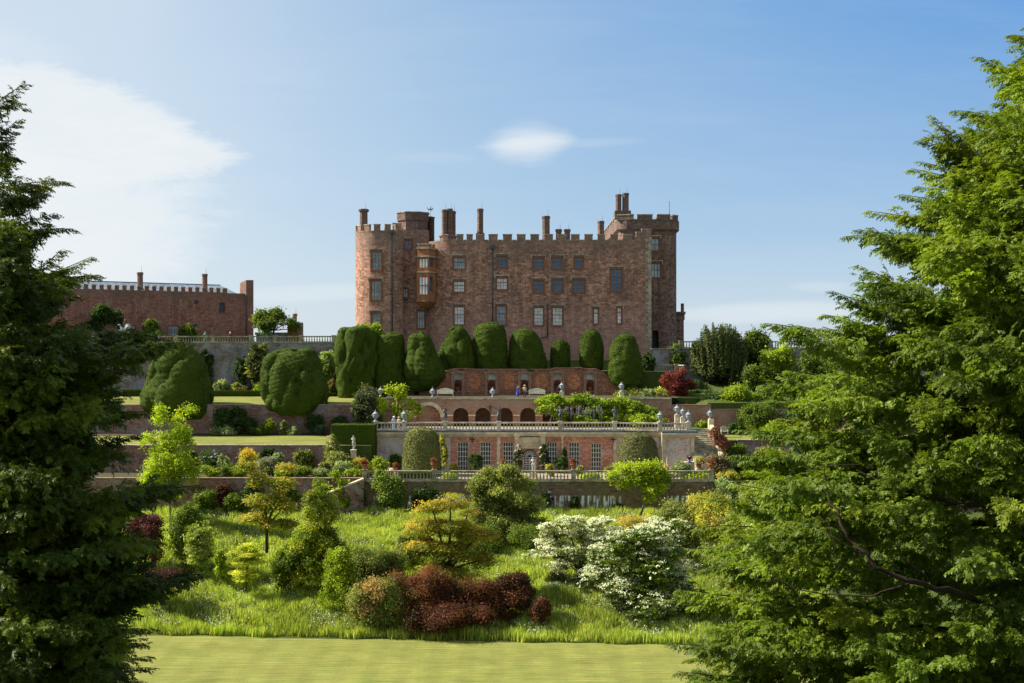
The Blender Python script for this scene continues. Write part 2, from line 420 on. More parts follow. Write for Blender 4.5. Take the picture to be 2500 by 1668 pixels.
def wall_mesh(mb, path, u0, u1, zb, ztop, holes=(), step=.5, topth=.5, back=False):
    """holes: (ua,ub,za,zb,arch,depth).  ztop may be a function of u."""
    zt = ztop if callable(ztop) else (lambda u: ztop)
    bp = set(np.round(np.linspace(u0, u1, max(2, int((u1-u0)/step)+1)), 4))
    for h in holes:
        bp |= {round(h[0], 4), round(h[1], 4)}
        if h[4]:
            bp |= set(np.round([(h[0]+h[1])/2-(h[1]-h[0])/2*math.cos(math.pi*k/14) for k in range(15)], 4))
    bp = sorted(bp)
    def top(h, u):
        if not h[4]: return h[3]
        c = (h[0]+h[1])/2; r = (h[1]-h[0])/2; q = max(0, 1-((u-c)/r)**2)
        return h[3]-h[4]*(1-math.sqrt(q))
    for a, b in zip(bp[:-1], bp[1:]):
        if b-a < 1e-4: continue
        mid = (a+b)/2; (xa, ya), (xb, yb) = path.at(a), path.at(b)
        act = sorted([h for h in holes if h[0] < mid < h[1]], key=lambda h: h[2])
        lo = (zb, zb)
        spans = []
        for h in act:
            spans.append((lo, (h[2], h[2]))); lo = (top(h, a), top(h, b))
        spans.append((lo, (zt(a+1e-5), zt(b-1e-5))))
        for (p0, q0), (p1, q1) in spans:
            if p1-p0 < 1e-4 and q1-q0 < 1e-4: continue
            mb.face([(xa,ya,p0),(xb,yb,q0),(xb,yb,q1),(xa,ya,p1)], [(a,p0),(b,q0),(b,q1),(a,p1)])
        _, t, n = path.frame(mid)
        za_, zb_ = zt(a+1e-5), zt(b-1e-5)
        if topth:
            mb.face([(xa,ya,za_),(xb,yb,zb_),(xb-n[0]*topth,yb-n[1]*topth,zb_),(xa-n[0]*topth,ya-n[1]*topth,za_)])
        if back:
            mb.face([(xb-n[0]*topth,yb-n[1]*topth,zb),(xa-n[0]*topth,ya-n[1]*topth,zb),(xa-n[0]*topth,ya-n[1]*topth,za_),(xb-n[0]*topth,yb-n[1]*topth,zb_)])
        for h in act:      # reveals top and bottom
            dp = h[5]; nx, ny = n[0]*dp, n[1]*dp
            ta, tb = top(h, a), top(h, b)
            mb.face([(xa,ya,ta),(xb,yb,tb),(xb-nx,yb-ny,tb),(xa-nx,ya-ny,ta)])
            mb.face([(xa,ya,h[2]),(xa-nx,ya-ny,h[2]),(xb-nx,yb-ny,h[2]),(xb,yb,h[2])])
    for h in holes:
        for u, sg in ((h[0], 1), (h[1], -1)):
            (x, y) = path.at(u); _, t, n = path.frame((h[0]+h[1])/2); nx, ny = n[0]*h[5], n[1]*h[5]
            z1 = top(h, u)
            if z1-h[2] > .01:
                q = [(x,y,h[2]),(x,y,z1),(x-nx,y-ny,z1),(x-nx,y-ny,h[2])]
                mb.face(q if sg > 0 else q[::-1])

def hole_px(path, x0, x1, y0, y1, arch=0, depth=.3):
    u0, u1 = path.ofpx(x0), path.ofpx(x1); D = path.at((u0+u1)/2)[1]
    return (u0, u1, Z(y1, D), Z(y0, D), arch, depth)

def add_window(path, h, parent, cols, rows, glassm, fm='trim', surround=.16, hood=True, name='window', bar=.07, fine=False, proud=.04, label=None, trans=None):
    """stone-mullioned window filling hole h"""
    u = (h[0]+h[1])/2; fr = path.frame(u); w = (h[1]-h[0])/2; z0, z1, dp = h[2], h[3], h[5]
    f = MB()
    if surround:
        sr = surround
        f.lbox(fr, -w-sr, -w, -.1, proud, z0-sr, z1+sr); f.lbox(fr, w, w+sr, -.1, proud, z0-sr, z1+sr)
        f.lbox(fr, -w, w, -.1, proud, z1, z1+sr); f.lbox(fr, -w, w, -.1, proud+.05, z0-sr, z0)
    bars = bar
    d1 = -dp*.45; d0 = d1-.1
    f.lbox(fr, -w, -w+bars, d0, d1, z0, z1); f.lbox(fr, w-bars, w, d0, d1, z0, z1)
    f.lbox(fr, -w+bars, w-bars, d0, d1, z1-bars, z1); f.lbox(fr, -w+bars, w-bars, d0, d1, z0, z0+bars)
    for c in range(1, cols):
        x = -w+2*w*c/cols; f.lbox(fr, x-bars/2, x+bars/2, d0, d1, z0+bars, z1-bars)
    tr = trans or [k/rows for k in range(1, rows)]
    for r in tr:
        z = z0+(z1-z0)*r; f.lbox(fr, -w+bars, w-bars, d0+.004, d1-.004, z-bars/2, z+bars/2)
    fo = f.build(name, M[fm], parent)
    if label: fo['label'] = label
    g = MB(); (ox, oy), t, n = fr; dd = d0-.01
    def q(a, z): return (ox+t[0]*a+n[0]*dd, oy+t[1]*a+n[1]*dd, z)
    g.face([q(-w, z0), q(w, z0), q(w, z1), q(-w, z1)]); g.build('glass_pane', M[glassm], fo)
    if fine:      # leaded glazing bars
        l = MB(); k = cols*2
        for c in range(1, k, 2): x = -w+2*w*c/k; l.lbox(fr, x-.015, x+.015, dd+.005, d1-.05, z0+bars, z1-bars)
        nz = max(3, int((z1-z0)/.55))
        for r in range(1, nz): z = z0+(z1-z0)*r/nz; l.lbox(fr, -w+bars, w-bars, dd+.008, d1-.055, z-.015, z+.015)
        l.build('glazing_bars', M['pipe' if fm == 'trim' else fm], fo)
    if hood:
        hm = MB(); e = surround+.18
        hm.lbox(fr, -w-e, w+e, -.1, .2, z1+surround+.12, z1+surround+.30)
        hm.lbox(fr, -w-e, -w-e+.16, -.1, .18, z1-.15, z1+surround+.12); hm.lbox(fr, w+e-.16, w+e, -.1, .18, z1-.15, z1+surround+.12)
        hm.build('hood_mould', M['coping'], fo)
    return fo

def battlement(parent, path, spans, zb, zt, th=.5, wallmat='castle', cap=True, back=True, name='battlement'):
    """spans (u0,u1[,ztop]) of merlons on top of wall path"""
    for sp in spans:
        u0, u1 = sp[0], sp[1]; z1 = sp[2] if len(sp) > 2 else zt
        m = MB(); c = MB(); n = max(1, int((u1-u0)/1.5)+0)
        for k in range(n):
            a = u0+(u1-u0)*k/n; b = u0+(u1-u0)*(k+1)/n; fr = path.frame((a+b)/2); w = (b-a)/2
            m.lbox(fr, -w, w, -th, .01, zb-.05, z1); c.lbox(fr, -w-.06, w+.06, -th-.06, .07, z1, z1+.16)
        o = m.build('merlon', M[wallmat], parent); c.build('coping', M['coping'], o)
    us = sorted((sp[0], sp[1]) for sp in spans)
    for (a0, a1), (b0, b1) in zip(us[:-1], us[1:]):
        if b0-a1 > .15 and path.L > 5:
            n = max(1, int((b0-a1)/1.0)); c = MB()
            for k in range(n):
                a = a1+(b0-a1)*k/n; b = a1+(b0-a1)*(k+1)/n
                fr = path.frame((a+b)/2); w = (b-a)/2; c.lbox(fr, -w+(.07 if k == 0 else 0), w-(.07 if k == n-1 else 0), -th-.06, .06, zb, zb+.12)
            c.build('crenel_sill', M['coping'], parent)

def chimney(parent, px, w_px, ytop, ybase, D, flare=1.25, n=8, base=None, mat='castle_dark', rod=True, cap=.5):
    x = X(px, D); r = w_px/2*D/F; z0, z1 = Z(ybase, D)-1.5, Z(ytop, D)
    m = MB(); m.lathe(x, D, [(r, z0), (r*.97, z1-cap), (r*flare*.95, z1-cap*.7), (r*flare, z1-cap*.55), (r*flare, z1-.1), (r*flare*.9, z1-.1), (r*flare*.9, z1), (r*.6, z1), (r*.6, z1-.4)], n, False, math.pi/8)
    if base: m.box(x-r*base, x+r*base, D-r*base, D+r*base, z0, z0+1.5+1.0)
    o = m.build('chimney', M[mat], parent)
    if rod:
        k = MB(); k.tube([(x+r*.5, D, z1-.3), (x+r*.5, D, z1+1.1)], [.03, .015], 5); k.build('lightning_rod', M['iron'], o)
    return o

# ================================================================== CASTLE
cb = (X(1330, 205), 205, Z(880, 205))
castle = thing('castle', 'big red sandstone castle with round towers, battlements and chimneys above the gardens', 'castle', cb)
ZB = Z(905, 195)-1
# main front: rounded left end flowing into the flat facade
D0 = 195.0; r = 66*D0/F; cx = X(1106, D0)
main = Path(arc(cx, D0+r, r, 175, 270, 26)+[(cx+t*(X(1590, D0)-cx), D0) for t in np.linspace(.02, 1, 60)])
wins = [  # x0,x1,y0,y1,cols,glass
 (1108,1135,629,657,3,'midglass',[.58]), (1108,1134,687,713,3,'blind',[.6]), (1109,1133,749,793,3,'blind',[.55]),
 (1213,1238,626,654,3,'painted_skyglass',[.58]), (1213,1238,679,707,3,'blind',[.6]), (1212,1235,747,793,3,'midglass',[.58]),
 (1302,1327,630,658,3,'painted_skyglass',[.6]), (1302,1328,685,714,3,'painted_skyglass',[.6]), (1304,1326,751,795,3,'blind',[.6]),
 (1348,1373,629,657,3,'painted_skyglass',[.6]), (1348,1374,683,714,3,'painted_skyglass',[.6]), (1349,1373,751,795,3,'blind',[.6]),
 (1403,1423,628,656,2,'painted_skyglass',[.6]), (1399,1427,683,714,3,'painted_skyglass',[.6]), (1491,1519,657,711,3,'painted_skyglass',[.33,.62]),
 (1450,1460,754,791,1,'blind',[.7]), (1507,1517,752,790,1,'blind',[.7])]
holes = [hole_px(main, *w[:4]) for w in wins]
ZM = Z(587, D0)
w = MB(); wall_mesh(w, main, 0, main.L, ZB, ZM, holes)
xr = X(1590, D0)
w.face([(xr, D0, ZB), (xr, D0+22, ZB), (xr, D0+22, ZM+1), (xr, D0, ZM+1)], [(80, ZB), (102, ZB), (102, ZM+1), (80, ZM+1)])
mainwall = w.build('front_wall', M['castle'], castle)
q = MB()
zz = ZB; k = 0
while zz < ZM+.6:
    q.box(xr-(.9 if k % 2 else .5), xr+.03, D0-.05, D0+.6, zz, min(zz+.5, ZM+.6)); zz += .5; k += 1
q.build('corner_quoins', M['coping'], castle)
for wn, h in zip(wins, holes):
    add_window(main, h, castle, wn[4], 2, wn[5], trans=wn[6], fine=True, surround=.22)
def U(p, a): return main.ofpx(a)
mer = [(1083,1092),(1115,1131),(1139,1154),(1164,1181),(1193,1215),(1228,1250),(1262,1283),(1295,1316),(1329,1350),(1362,1383),(1394,1415),(1427,1447),(1459,1477),(1490,1509),(1521,1543),(1553,1567)]
sp = [(U(0, a), U(0, b)) for a, b in mer]
sp[-1] = (sp[-1][0], sp[-1][1]-.02, Z(568, D0)); sp.append((U(0, 1567), U(0, 1590)-.01, Z(561, D0)))
battlement(castle, main, sp, ZM, Z(574, D0))
# curved cap ledge and roof behind the battlements
rf = MB(); rf.box(X(1075, 200), xr-.6, 196.2, 226, ZM-1.5, ZM-1.2); rf.build('flat_roof', M['lead'], castle)
# string of blocked stone below the parapet
# round tower at the left end
rA = 66*198/F; cA = (X(934, 199), 199.0)
tw = Path(arc(cA[0], cA[1], rA, 140, 325, 40)); ZA = Z(565, 195)
wA = [(908,931,615,660,3,'midglass',[.5]), (906,930,686,733,3,'midglass',[.5]), (908,929,765,800,3,'midglass',[.5])]
hA = [hole_px(tw, *a[:4]) for a in wA]
w = MB(); wall_mesh(w, tw, 0, tw.L, ZB, ZA, hA); w.build('round_tower', M['castle'], castle)
for wn, h in zip(wA, hA): add_window(tw, h, castle, wn[4], 2, wn[5], trans=wn[6], fine=True, surround=.24)
sp = []; u = .2
while u+1.1 < tw.L: sp.append((u, u+.95)); u += 1.75
battlement(castle, tw, sp, ZA, Z(550, 195))
rf = MB(); rf.lathe(cA[0], cA[1], [(rA-.4, ZA-.6), (0, ZA-.3)], 24); rf.build('tower_roof', M['lead'], castle)
# recessed wall between tower and main front, and the higher turret over it
rec = Path([(X(958, 196), 197.4), (X(1048, 199), 198.6)])
wR = [(988,1006,587,608,2,'painted_skyglass',[.6]), (985,996,705,726,2,'midglass',[.6]), (973,979,638,654,1,'darkglass',[.9]),(1019,1037,760,802,3,'midglass',[.6])]
hR = [hole_px(rec, *a[:4]) for a in wR]
ZR = Z(560, 197)
w = MB(); wall_mesh(w, rec, 0, rec.L, ZB, ZR, hR); w.build('recessed_wall', M['castle'], castle)
for i, (wn, h) in enumerate(zip(wR, hR)): add_window(rec, h, castle, wn[4], 2, wn[5], trans=wn[6], surround=.2, hood=i != 2)
battlement(castle, rec, [(rec.ofpx(960)-.1, rec.ofpx(980))], ZR-.5, Z(546, 197))
tc = (X(1008, 203), 203.3); tr = 38*203/F
poly = [(tc[0]+tr*math.cos(a), tc[1]+tr*math.sin(a)) for a in [math.pi/8+k*math.pi/4 for k in range(8)]]
pol2 = [(tc[0]+tr*1.07*math.cos(a), tc[1]+tr*1.07*math.sin(a)) for a in [math.pi/8+k*math.pi/4 for k in range(8)]]
w = MB(); w.prism(poly, ZB, Z(536, 200)); w.prism(pol2, Z(536, 200), Z(517, 200))
w.box(tc[0]-1.6, tc[0]-1.45, tc[1]-tr*.95, tc[1]-tr*.9, Z(570, 200), Z(555, 200))
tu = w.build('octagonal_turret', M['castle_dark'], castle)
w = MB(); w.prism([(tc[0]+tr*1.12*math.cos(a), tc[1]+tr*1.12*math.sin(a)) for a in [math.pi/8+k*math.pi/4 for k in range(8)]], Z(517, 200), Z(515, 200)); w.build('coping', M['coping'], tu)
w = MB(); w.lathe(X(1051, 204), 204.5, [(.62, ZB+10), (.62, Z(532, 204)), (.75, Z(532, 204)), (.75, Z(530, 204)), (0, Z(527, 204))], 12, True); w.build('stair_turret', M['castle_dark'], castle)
# dragon weather vane
w = MB(); vx, vy, vz = X(1050, 204), 204.5, Z(527, 204)
w.tube([(vx, vy, vz-.3), (vx, vy, vz+1.0)], [.03, .03], 5)
w.tube([(vx-.35, vy, vz+1.05), (vx, vy, vz+1.15), (vx+.3, vy, vz+1.1), (vx+.5, vy, vz+1.35)], [.05, .12, .1, .04], 6)
w.tube([(vx-.05, vy, vz+1.15), (vx+.1, vy, vz+1.6), (vx+.35, vy, vz+1.5)], [.08, .05, .02], 5)
w.tube([(vx-.3, vy, vz+1.05), (vx-.5, vy, vz+1.4), (vx-.62, vy, vz+1.35)], [.05, .06, .03], 5)
for dx in (-.2, .2): w.tube([(vx+dx, vy, vz+1.1), (vx+dx*1.4, vy, vz+.8)], [.05, .03], 5)
w.build('dragon_weather_vane', M['iron'], castle)
chimney(castle, 888, 20, 511, 560, 200, 1.35)
chimney(castle, 1085, 14, 512, 577, 198, 1.1); chimney(castle, 1098, 15, 510, 577, 198.6, 1.15); chimney(castle, 1106, 14, 516, 577, 200, 1.15)
w = MB(); w.lathe(X(1094, 198.6), 198.8, [(1.35, ZM-1), (1.35, Z(578, 198)), (1.5, Z(578, 198)), (1.5, Z(575, 198)), (0, Z(575, 198)+.05)], 16, False); w.build('chimney_base', M['castle_dark'], castle)
chimney(castle, 1172.5, 16, 510, 585, 198, 1.1, base=1.3)
chimney(castle, 1333, 20, 528, 587, 199, 1.12); chimney(castle, 1364, 15, 560, 587, 199, 1.2); chimney(castle, 1385, 15, 560, 587, 199, 1.2); chimney(castle, 1467, 17, 540, 587, 199, 1.1)
# oriel: two-storey canted bay on corbels
ox, oy = P(1036, 0, 195.2)[:2]
oc = [(X(1014, 196), 197.6), (X(1018, 193.6), 193.9), (X(1046, 193), 193.4), (X(1064, 195), 195.9), (X(1064, 195), 198)]
op = Path([oc[0], oc[1], oc[2], oc[3], oc[4]])
us = op.u
orl = []
def fh(i, a, b, y0, y1, D=193.6):
    L = us[i+1]-us[i]; return (us[i]+L*a, us[i]+L*b, Z(y1, D), Z(y0, D), 0, .22)
ho = [fh(1, .14, .92, 630, 655), fh(1, .14, .92, 675, 720), fh(2, .12, .62, 629, 652), fh(2, .12, .62, 675, 712)]
w = MB(); wall_mesh(w, op, 0, op.L, Z(733, 193.6), Z(603, 193.6), ho, topth=.3)
w.face([(p[0], p[1], Z(733, 193.6)) for p in oc][::-1])
for k in range(4):
    f_ = 1-.17*k; zc = Z(733, 193.6)-.28*k
    cxo, cyo = X(1040, 197), 197.5
    pl = [(cxo+(p[0]-cxo)*f_*1.04, cyo+(p[1]-cyo)*f_*1.02) for p in oc]
    w.prism(pl, zc-.26, zc)
oriel = w.build('oriel_bay', M['oriel'], castle)
for y in (664, 626, 606):
    s_ = MB()
    for i in (0, 1, 2, 3):
        fr = op.frame((us[i]+us[i+1])/2); L = (us[i+1]-us[i])/2
        s_.lbox(fr, -L-.05, L+.05, -.05, .14+.01*i, Z(y, 193.6)-.1, Z(y, 193.6)+.1)
    s_.build('string_course', M['coping'], oriel)
for i, h in enumerate(ho):
    add_window(op, h, castle, 3 if i < 2 else 1, 2, 'blind' if i < 2 else 'painted_skyglass', 'oriel', 0, False, bar=.09, trans=[.5] if i != 0 else [.95], fine=False)
sp = []
for i in (1, 2):
    L = us[i+1]-us[i]
    for k in range(3 if i == 1 else 2): n_ = 3 if i == 1 else 2; sp.append((us[i]+L*(k+.1)/n_, us[i]+L*(k+.68)/n_))
battlement(castle, op, sp, Z(603, 193.6), Z(597, 193.6), .25, 'oriel')
# downpipes with hoppers
for px, y0, y1, pt in ((963, 562, 812, rec), (1203, 600, 790, main), (1337, 735, 822, main)):
    u = pt.ofpx(px)
    if px == 963: pt = tw; u = rA*math.radians(296-140)
    (x, y), t, n = pt.frame(u); D = y
    w = MB(); w.tube([(x+n[0]*.15, y+n[1]*.15, Z(y1, D)), (x+n[0]*.15, y+n[1]*.15, Z(y0+6, D))], [.09, .09], 8)
    if px != 1337: w.lbox(pt.frame(u), -.36, .36, .01, .5, Z(y0+8, D), Z(y0, D))
    else: w.tube([(x, y-.15, Z(y1, D)), (x-1.0, y-.15, Z(y1+1, D)-.1)], [.08, .08], 8)
    w.build('downpipe', M['pipe'], castle)
# right tower block standing further back
DB = 203.0; x0, x1 = X(1513, DB), X(1657, DB); rr = 1.5
bt = Path([(x0, DB+38)]+[(x0, DB+rr+k*.01) for k in (0,)]+arc(x0+rr, DB+rr, rr, 180, 270, 8)+[(x0+rr+(x1-x0-2*rr-1.5)*t, DB) for t in np.linspace(.05, 1, 12)]+arc(x1-rr-1.5, DB+rr+1.5, rr+1.5, 270, 360, 12)+[(x1, DB+20)])
wC = [(1590.5,1609,582,612,2,'midglass',[.5]), (1590.5,1613,643,678,3,'midglass',[.55])]
fu = lambda px: (X(px, DB)-(x0+rr))+float(np.interp(0, [0, 1], [0, 1]))
ub = bt.u[len([0, 0])+8]      # u where the flat front starts
def hB(a, b, y0, y1, arch=0, depth=.35):
    base = ub+ (X(a, DB)-(x0+rr)); return (base, base+(X(b, DB)-X(a, DB)), Z(y1, DB), Z(y0, DB), arch, depth)
hC = [hB(*a[:4]) for a in wC]; hd = hB(1593, 1608, 806, 868, (X(1608, DB)-X(1593, DB))/2, 2.0)
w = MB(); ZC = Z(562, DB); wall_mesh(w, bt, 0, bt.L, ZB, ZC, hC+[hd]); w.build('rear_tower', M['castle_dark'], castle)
for wn, h in zip(wC, hC): add_window(bt, h, castle, wn[4], 2, wn[5], trans=wn[6], surround=.2)
w = MB(); u_ = (hd[0]+hd[1])/2; fr = bt.frame(u_); w.lbox(fr, -.7, .7, -1.9, -1.8, hd[2], hd[3]); w.build('tower_door', M['iron'], castle)
cor = Path([(bt.p[i][0]+bt.frame(bt.u[i])[2][0]*.45, bt.p[i][1]+bt.frame(bt.u[i])[2][1]*.45) for i in range(len(bt.p))])
w = MB(); wall_mesh(w, cor, 0, cor.L, Z(560, DB), Z(537, DB), (), topth=.6)
for i in range(len(bt.p)-1):
    a, b, c_, d = bt.p[i], bt.p[i+1], cor.p[i+1], cor.p[i]
    w.face([(a[0],a[1],Z(566,DB)),(b[0],b[1],Z(566,DB)),(c_[0],c_[1],Z(560,DB)),(d[0],d[1],Z(560,DB))])
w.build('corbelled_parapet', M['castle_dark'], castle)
sp = []
cu = lambda px: float(np.interp(X(px, DB-.45), cor.p[2:-1, 0], cor.u[2:-1]))
for a, b in ((1511,1546),(1556,1593),(1604,1636),(1643,1658)): sp.append((cu(a), cu(b)))
u = 3.0
while u+2 < cor.u[1]-1.5: sp.insert(0, (u, u+2.2)); u += 3.6
battlement(castle, cor, sorted(sp), Z(537, DB), Z(526, DB), .5, 'castle_dark')
w = MB(); w.prism([(x0, DB+.5), (x1-1, DB+.5), (x1-1, DB+20), (x0, DB+36)], ZC-.2, ZC+.2); w.build('flat_roof', M['lead'], castle)
chimney(castle, 1510, 15, 475, 512, 214, 1.1); chimney(castle, 1527, 17, 472, 512, 214, 1.1)
w = MB(); w.prism([(X(1500, 214), 212.8), (X(1539, 214), 212.8), (X(1539, 214), 216), (X(1500, 214), 216)], ZC, Z(516, 214)); w.build('chimney_base', M['castle_dark'], castle)
w = MB(); w.tube([(X(1634, DB+3), DB+3, ZC), (X(1634, DB+3), DB+3, Z(491, DB+3))], [.07, .05], 6); w.build('flagpole', M['iron'], castle)
# slim classical annexe on the right edge
w = MB(); xa = X(1655, 212); w.box(xa-2, X(1664, 212), 210, 216, ZB, Z(782, 212)); w.box(xa-2, X(1667, 212), 209.7, 216, Z(782, 212), Z(768, 212)); w.box(xa-2, X(1669, 212), 209.5, 216, Z(768, 212), Z(762, 212))
w.tube([(X(1666, 211), 210.5, ZB), (X(1666, 211), 210.5, Z(782, 211))], [.2, .18], 8)
w.box(X(1660, 212), X(1666, 212), 210, 211, Z(762, 212), Z(742, 212))
w.build('stone_annexe', M['castle_dark'], castle)

# ================================================================== LEFT WING (long separate building)
wl = (X(400, 215), 215, TOP)
wing = thing('long_castle_wing', 'long low red brick range with slate roof and small battlements, far left', 'building', wl)
DR, DL = 225.0, 203.0
pL, pR = (X(60, DL), DL), (X(603, DR), DR)
wp = Path([(pL[0]+(pR[0]-pL[0])*t, pL[1]+(pR[1]-pL[1])*t) for t in np.linspace(0, 1, 60)])
ZW = Z(717, DR)
ww = [(536,549,739,763,2,'painted_skyglass'), (304,331,794,818,3,'midglass'), (411,436,796,820,3,'midglass'), (225,240,790,818,2,'midglass')]
hw = [hole_px(wp, *a[:4]) for a in ww]
w = MB(); wall_mesh(w, wp, 0, wp.L, TOP-.5, ZW, hw)
(xa, ya), t, n = wp.frame(wp.L-.1)
xb, yb = pR; bx, by = xb-n[0]*4, yb-n[1]*4
w.face([(xb, yb, TOP-.5), (bx, by, TOP-.5), (bx, by, ZW), (xb, yb, ZW)], [(0, 0), (9, 0), (9, 9), (0, 9)])
w.build('front_wall', M['wing'], wing)
for a, h in zip(ww, hw): add_window(wp, h, wing, a[4], 2, a[5], surround=.15, hood=False, fine=True, bar=.06)
# blocked windows and round plaques
for a in ((252,273,724,745), (343,363,727,755), (437,459,730,757), (513,537,800,818)):
    h = hole_px(wp, *a); fr = wp.frame((h[0]+h[1])/2); hwid = (h[1]-h[0])/2; b = MB()
    b.lbox(fr, -hwid, -hwid+.15, 0, .1, h[2], h[3]); b.lbox(fr, hwid-.15, hwid, 0, .1, h[2], h[3]); b.lbox(fr, -hwid+.15, hwid-.15, 0, .04, h[2], h[3]); b.lbox(fr, -.05, .05, .04, .08, h[2], h[3]-.06)
    b.lbox(fr, -hwid+.15, hwid-.15, .04, .1, h[3]-.15, h[3]); b.build('blocked_window', M['nichetrim'], wing)
for px, py in ((479, 738), (477, 796)):
    u = wp.ofpx(px); (x, y), t, n = wp.frame(u); b = MB(); zc = Z(py, y); rr_ = .42
    ring = [(x+n[0]*.08+t[0]*rr_*math.cos(k*math.pi/8), y+n[1]*.08+t[1]*rr_*math.cos(k*math.pi/8), zc+rr_*math.sin(k*math.pi/8)) for k in range(16)]
    b.face(ring)
    for k in range(16):
        a_, c_ = ring[k], ring[(k+1) % 16]; b.face([a_, (a_[0]-n[0]*.08, a_[1]-n[1]*.08, a_[2]), (c_[0]-n[0]*.08, c_[1]-n[1]*.08, c_[2]), c_])
    b.build('round_plaque', M['iron'], wing)
sp = []; u = .5
while u+1 < wp.L-2.5: sp.append((u, u+.72)); u += 1.30
battlement(wing, wp, sp, ZW, ZW+.75, .35, 'wing')
# slate roof
(xl_, yl_) = pL; rn = wp.frame(5)[2]; ridge = 4.5
def off(p, d): return (p[0]-rn[0]*d, p[1]-rn[1]*d)
rb = MB(); a, b_ = off(pL, .8), off(pR, .8); c_, d_ = off(pR, 6), off(pL, 6); e_, f_ = off(pR, 11.5), off(pL, 11.5)
b_ = (b_[0]-1.2, b_[1]-.1); c_ = (c_[0]-2.6, c_[1]-.3); e_ = (e_[0]-4, e_[1]-.5); zr = Z(697, DR+5)
L_ = wp.L
rb.face([(*a, ZW-.1), (*b_, ZW-.1), (*c_, zr), (*d_, zr)], [(0, 0), (L_, 0), (L_, 6), (0, 6)])
rb.face([(*d_, zr), (*c_, zr), (*e_, ZW-.1), (*f_, ZW-.1)], [(0, 0), (L_, 0), (L_, 6), (0, 6)])
rb.build('slate_roof', M['slate'], wing)
rd = MB(); rd.tube([(*d_, zr+.03), (*c_, zr+.03)], [.1, .1], 6); rd.build('ridge', M['lead'], wing)
gl = MB(); g0 = off(pR, -.05); g1 = off(pR, 9)
fr = ((pR[0], pR[1]), (-rn[0], -rn[1]), (-rn[1]*-1, rn[0]*-1))
gx, gy = pR
dirx, diry = wp.frame(5)[1]
gl.hexa([(gx-.15, gy-.05, TOP), (gx+1.2, gy-.05, TOP), (gx+1.2-rn[0]*3, gy-rn[1]*3, TOP), (gx-.15-rn[0]*3, gy-rn[1]*3, TOP),
         (gx-.15, gy-.05, Z(684, DR)), (gx+1.2, gy-.05, Z(684, DR)), (gx+1.2-rn[0]*3, gy-rn[1]*3, Z(690, DR)), (gx-.15-rn[0]*3, gy-rn[1]*3, Z(690, DR))])
gl.build('gable_end', M['wing'], wing)
for px, wd, yt in ((152, 13, 659), (342, 14, 665), (500, 13, 669)):
    t_ = (px-60)/(603-60); D = DL+(DR-DL)*t_+2.5; chimney(wing, px, wd, yt, 705, D, 1.15, 10, None, 'wing')
w = MB(); u = wp.ofpx(600); (x, y), t, n = wp.frame(u); w.tube([(x+n[0]*.2, y+n[1]*.2, TOP), (x+n[0]*.2, y+n[1]*.2, ZW)], [.09, .09], 6); w.build('downpipe', M['pipe'], wing)

# small outbuilding with a chimney right of the wing
ob = thing('garden_outbuilding', 'small brick outbuilding with one stubby chimney between the wing and the castle', 'building', (X(717, 215), 215, TOP))
w = MB(); w.box(X(704, 215), X(731, 215), 214, 219, TOP-.5, Z(787, 215)); w.build('wall', M['wing'], ob)
chimney(ob, 720, 10, 766, 800, 216, 1.25, 8, None, 'wing')
w = MB(); w.box(X(628, 216), X(702, 216), 215, 219, TOP-.5, Z(818, 216)); w.box(X(626, 216), X(703.5, 216), 214.7, 219.3, Z(818, 216), Z(812, 216)); w.build('lean_to', M['slate'], ob)
# ================================================================== NICHE WALL
nw = thing('niche_wall', 'orange brick garden wall with pedimented niches and scrolled ends under the row of clipped yews', 'garden wall', (X(1281, 182), 182, T3))
DN = 182.0; npth = Path([(X(985, DN)+(X(1590, DN)-X(985, DN))*t, DN) for t in np.linspace(0, 1, 90)])
def ntop(u):
    px = 1250+F*npth.at(u)[0]/DN
    t = [(985, 966), (1000, 958), (1030, 945), (1060, 930), (1080, 917), (1092, 907), (1104, 902), (1130, 901), (1165, 903), (1200, 903), (1345, 903), (1350, 900), (1420, 899), (1428, 902), (1455, 902), (1466, 906), (1480, 917), (1490, 932), (1510, 942), (1540, 951), (1590, 964)]
    return Z(float(np.interp(px, [a for a, _ in t], [b for _, b in t])), DN)
cent = [1118, 1200, 1281, 1361, 1441]
hn = []
for c in cent:
    a, b = npth.ofpx(c-8), npth.ofpx(c+8); hn.append((a, b, Z(956, DN), Z(928, DN), (b-a)/2, .8))
w = MB(); wall_mesh(w, npth, 0, npth.L, T3-.3, ntop, hn, step=.6, topth=.45, back=True)
w.build('wall', M['niche'], nw)
w = MB()
for i in range(len(npth.u)-1):
    a, b = npth.u[i], npth.u[i+1]; za, zb = ntop(a), ntop(b); xa, xb = npth.at(a)[0], npth.at(b)[0]
    w.hexa([(xa,DN-.12,za),(xb,DN-.12,zb),(xb,DN+.5,zb),(xa,DN+.5,za),(xa,DN-.12,za+.14),(xb,DN-.12,zb+.14),(xb,DN+.5,zb+.14),(xa,DN+.5,za+.14)])
w.build('coping', M['nichetrim'], nw)
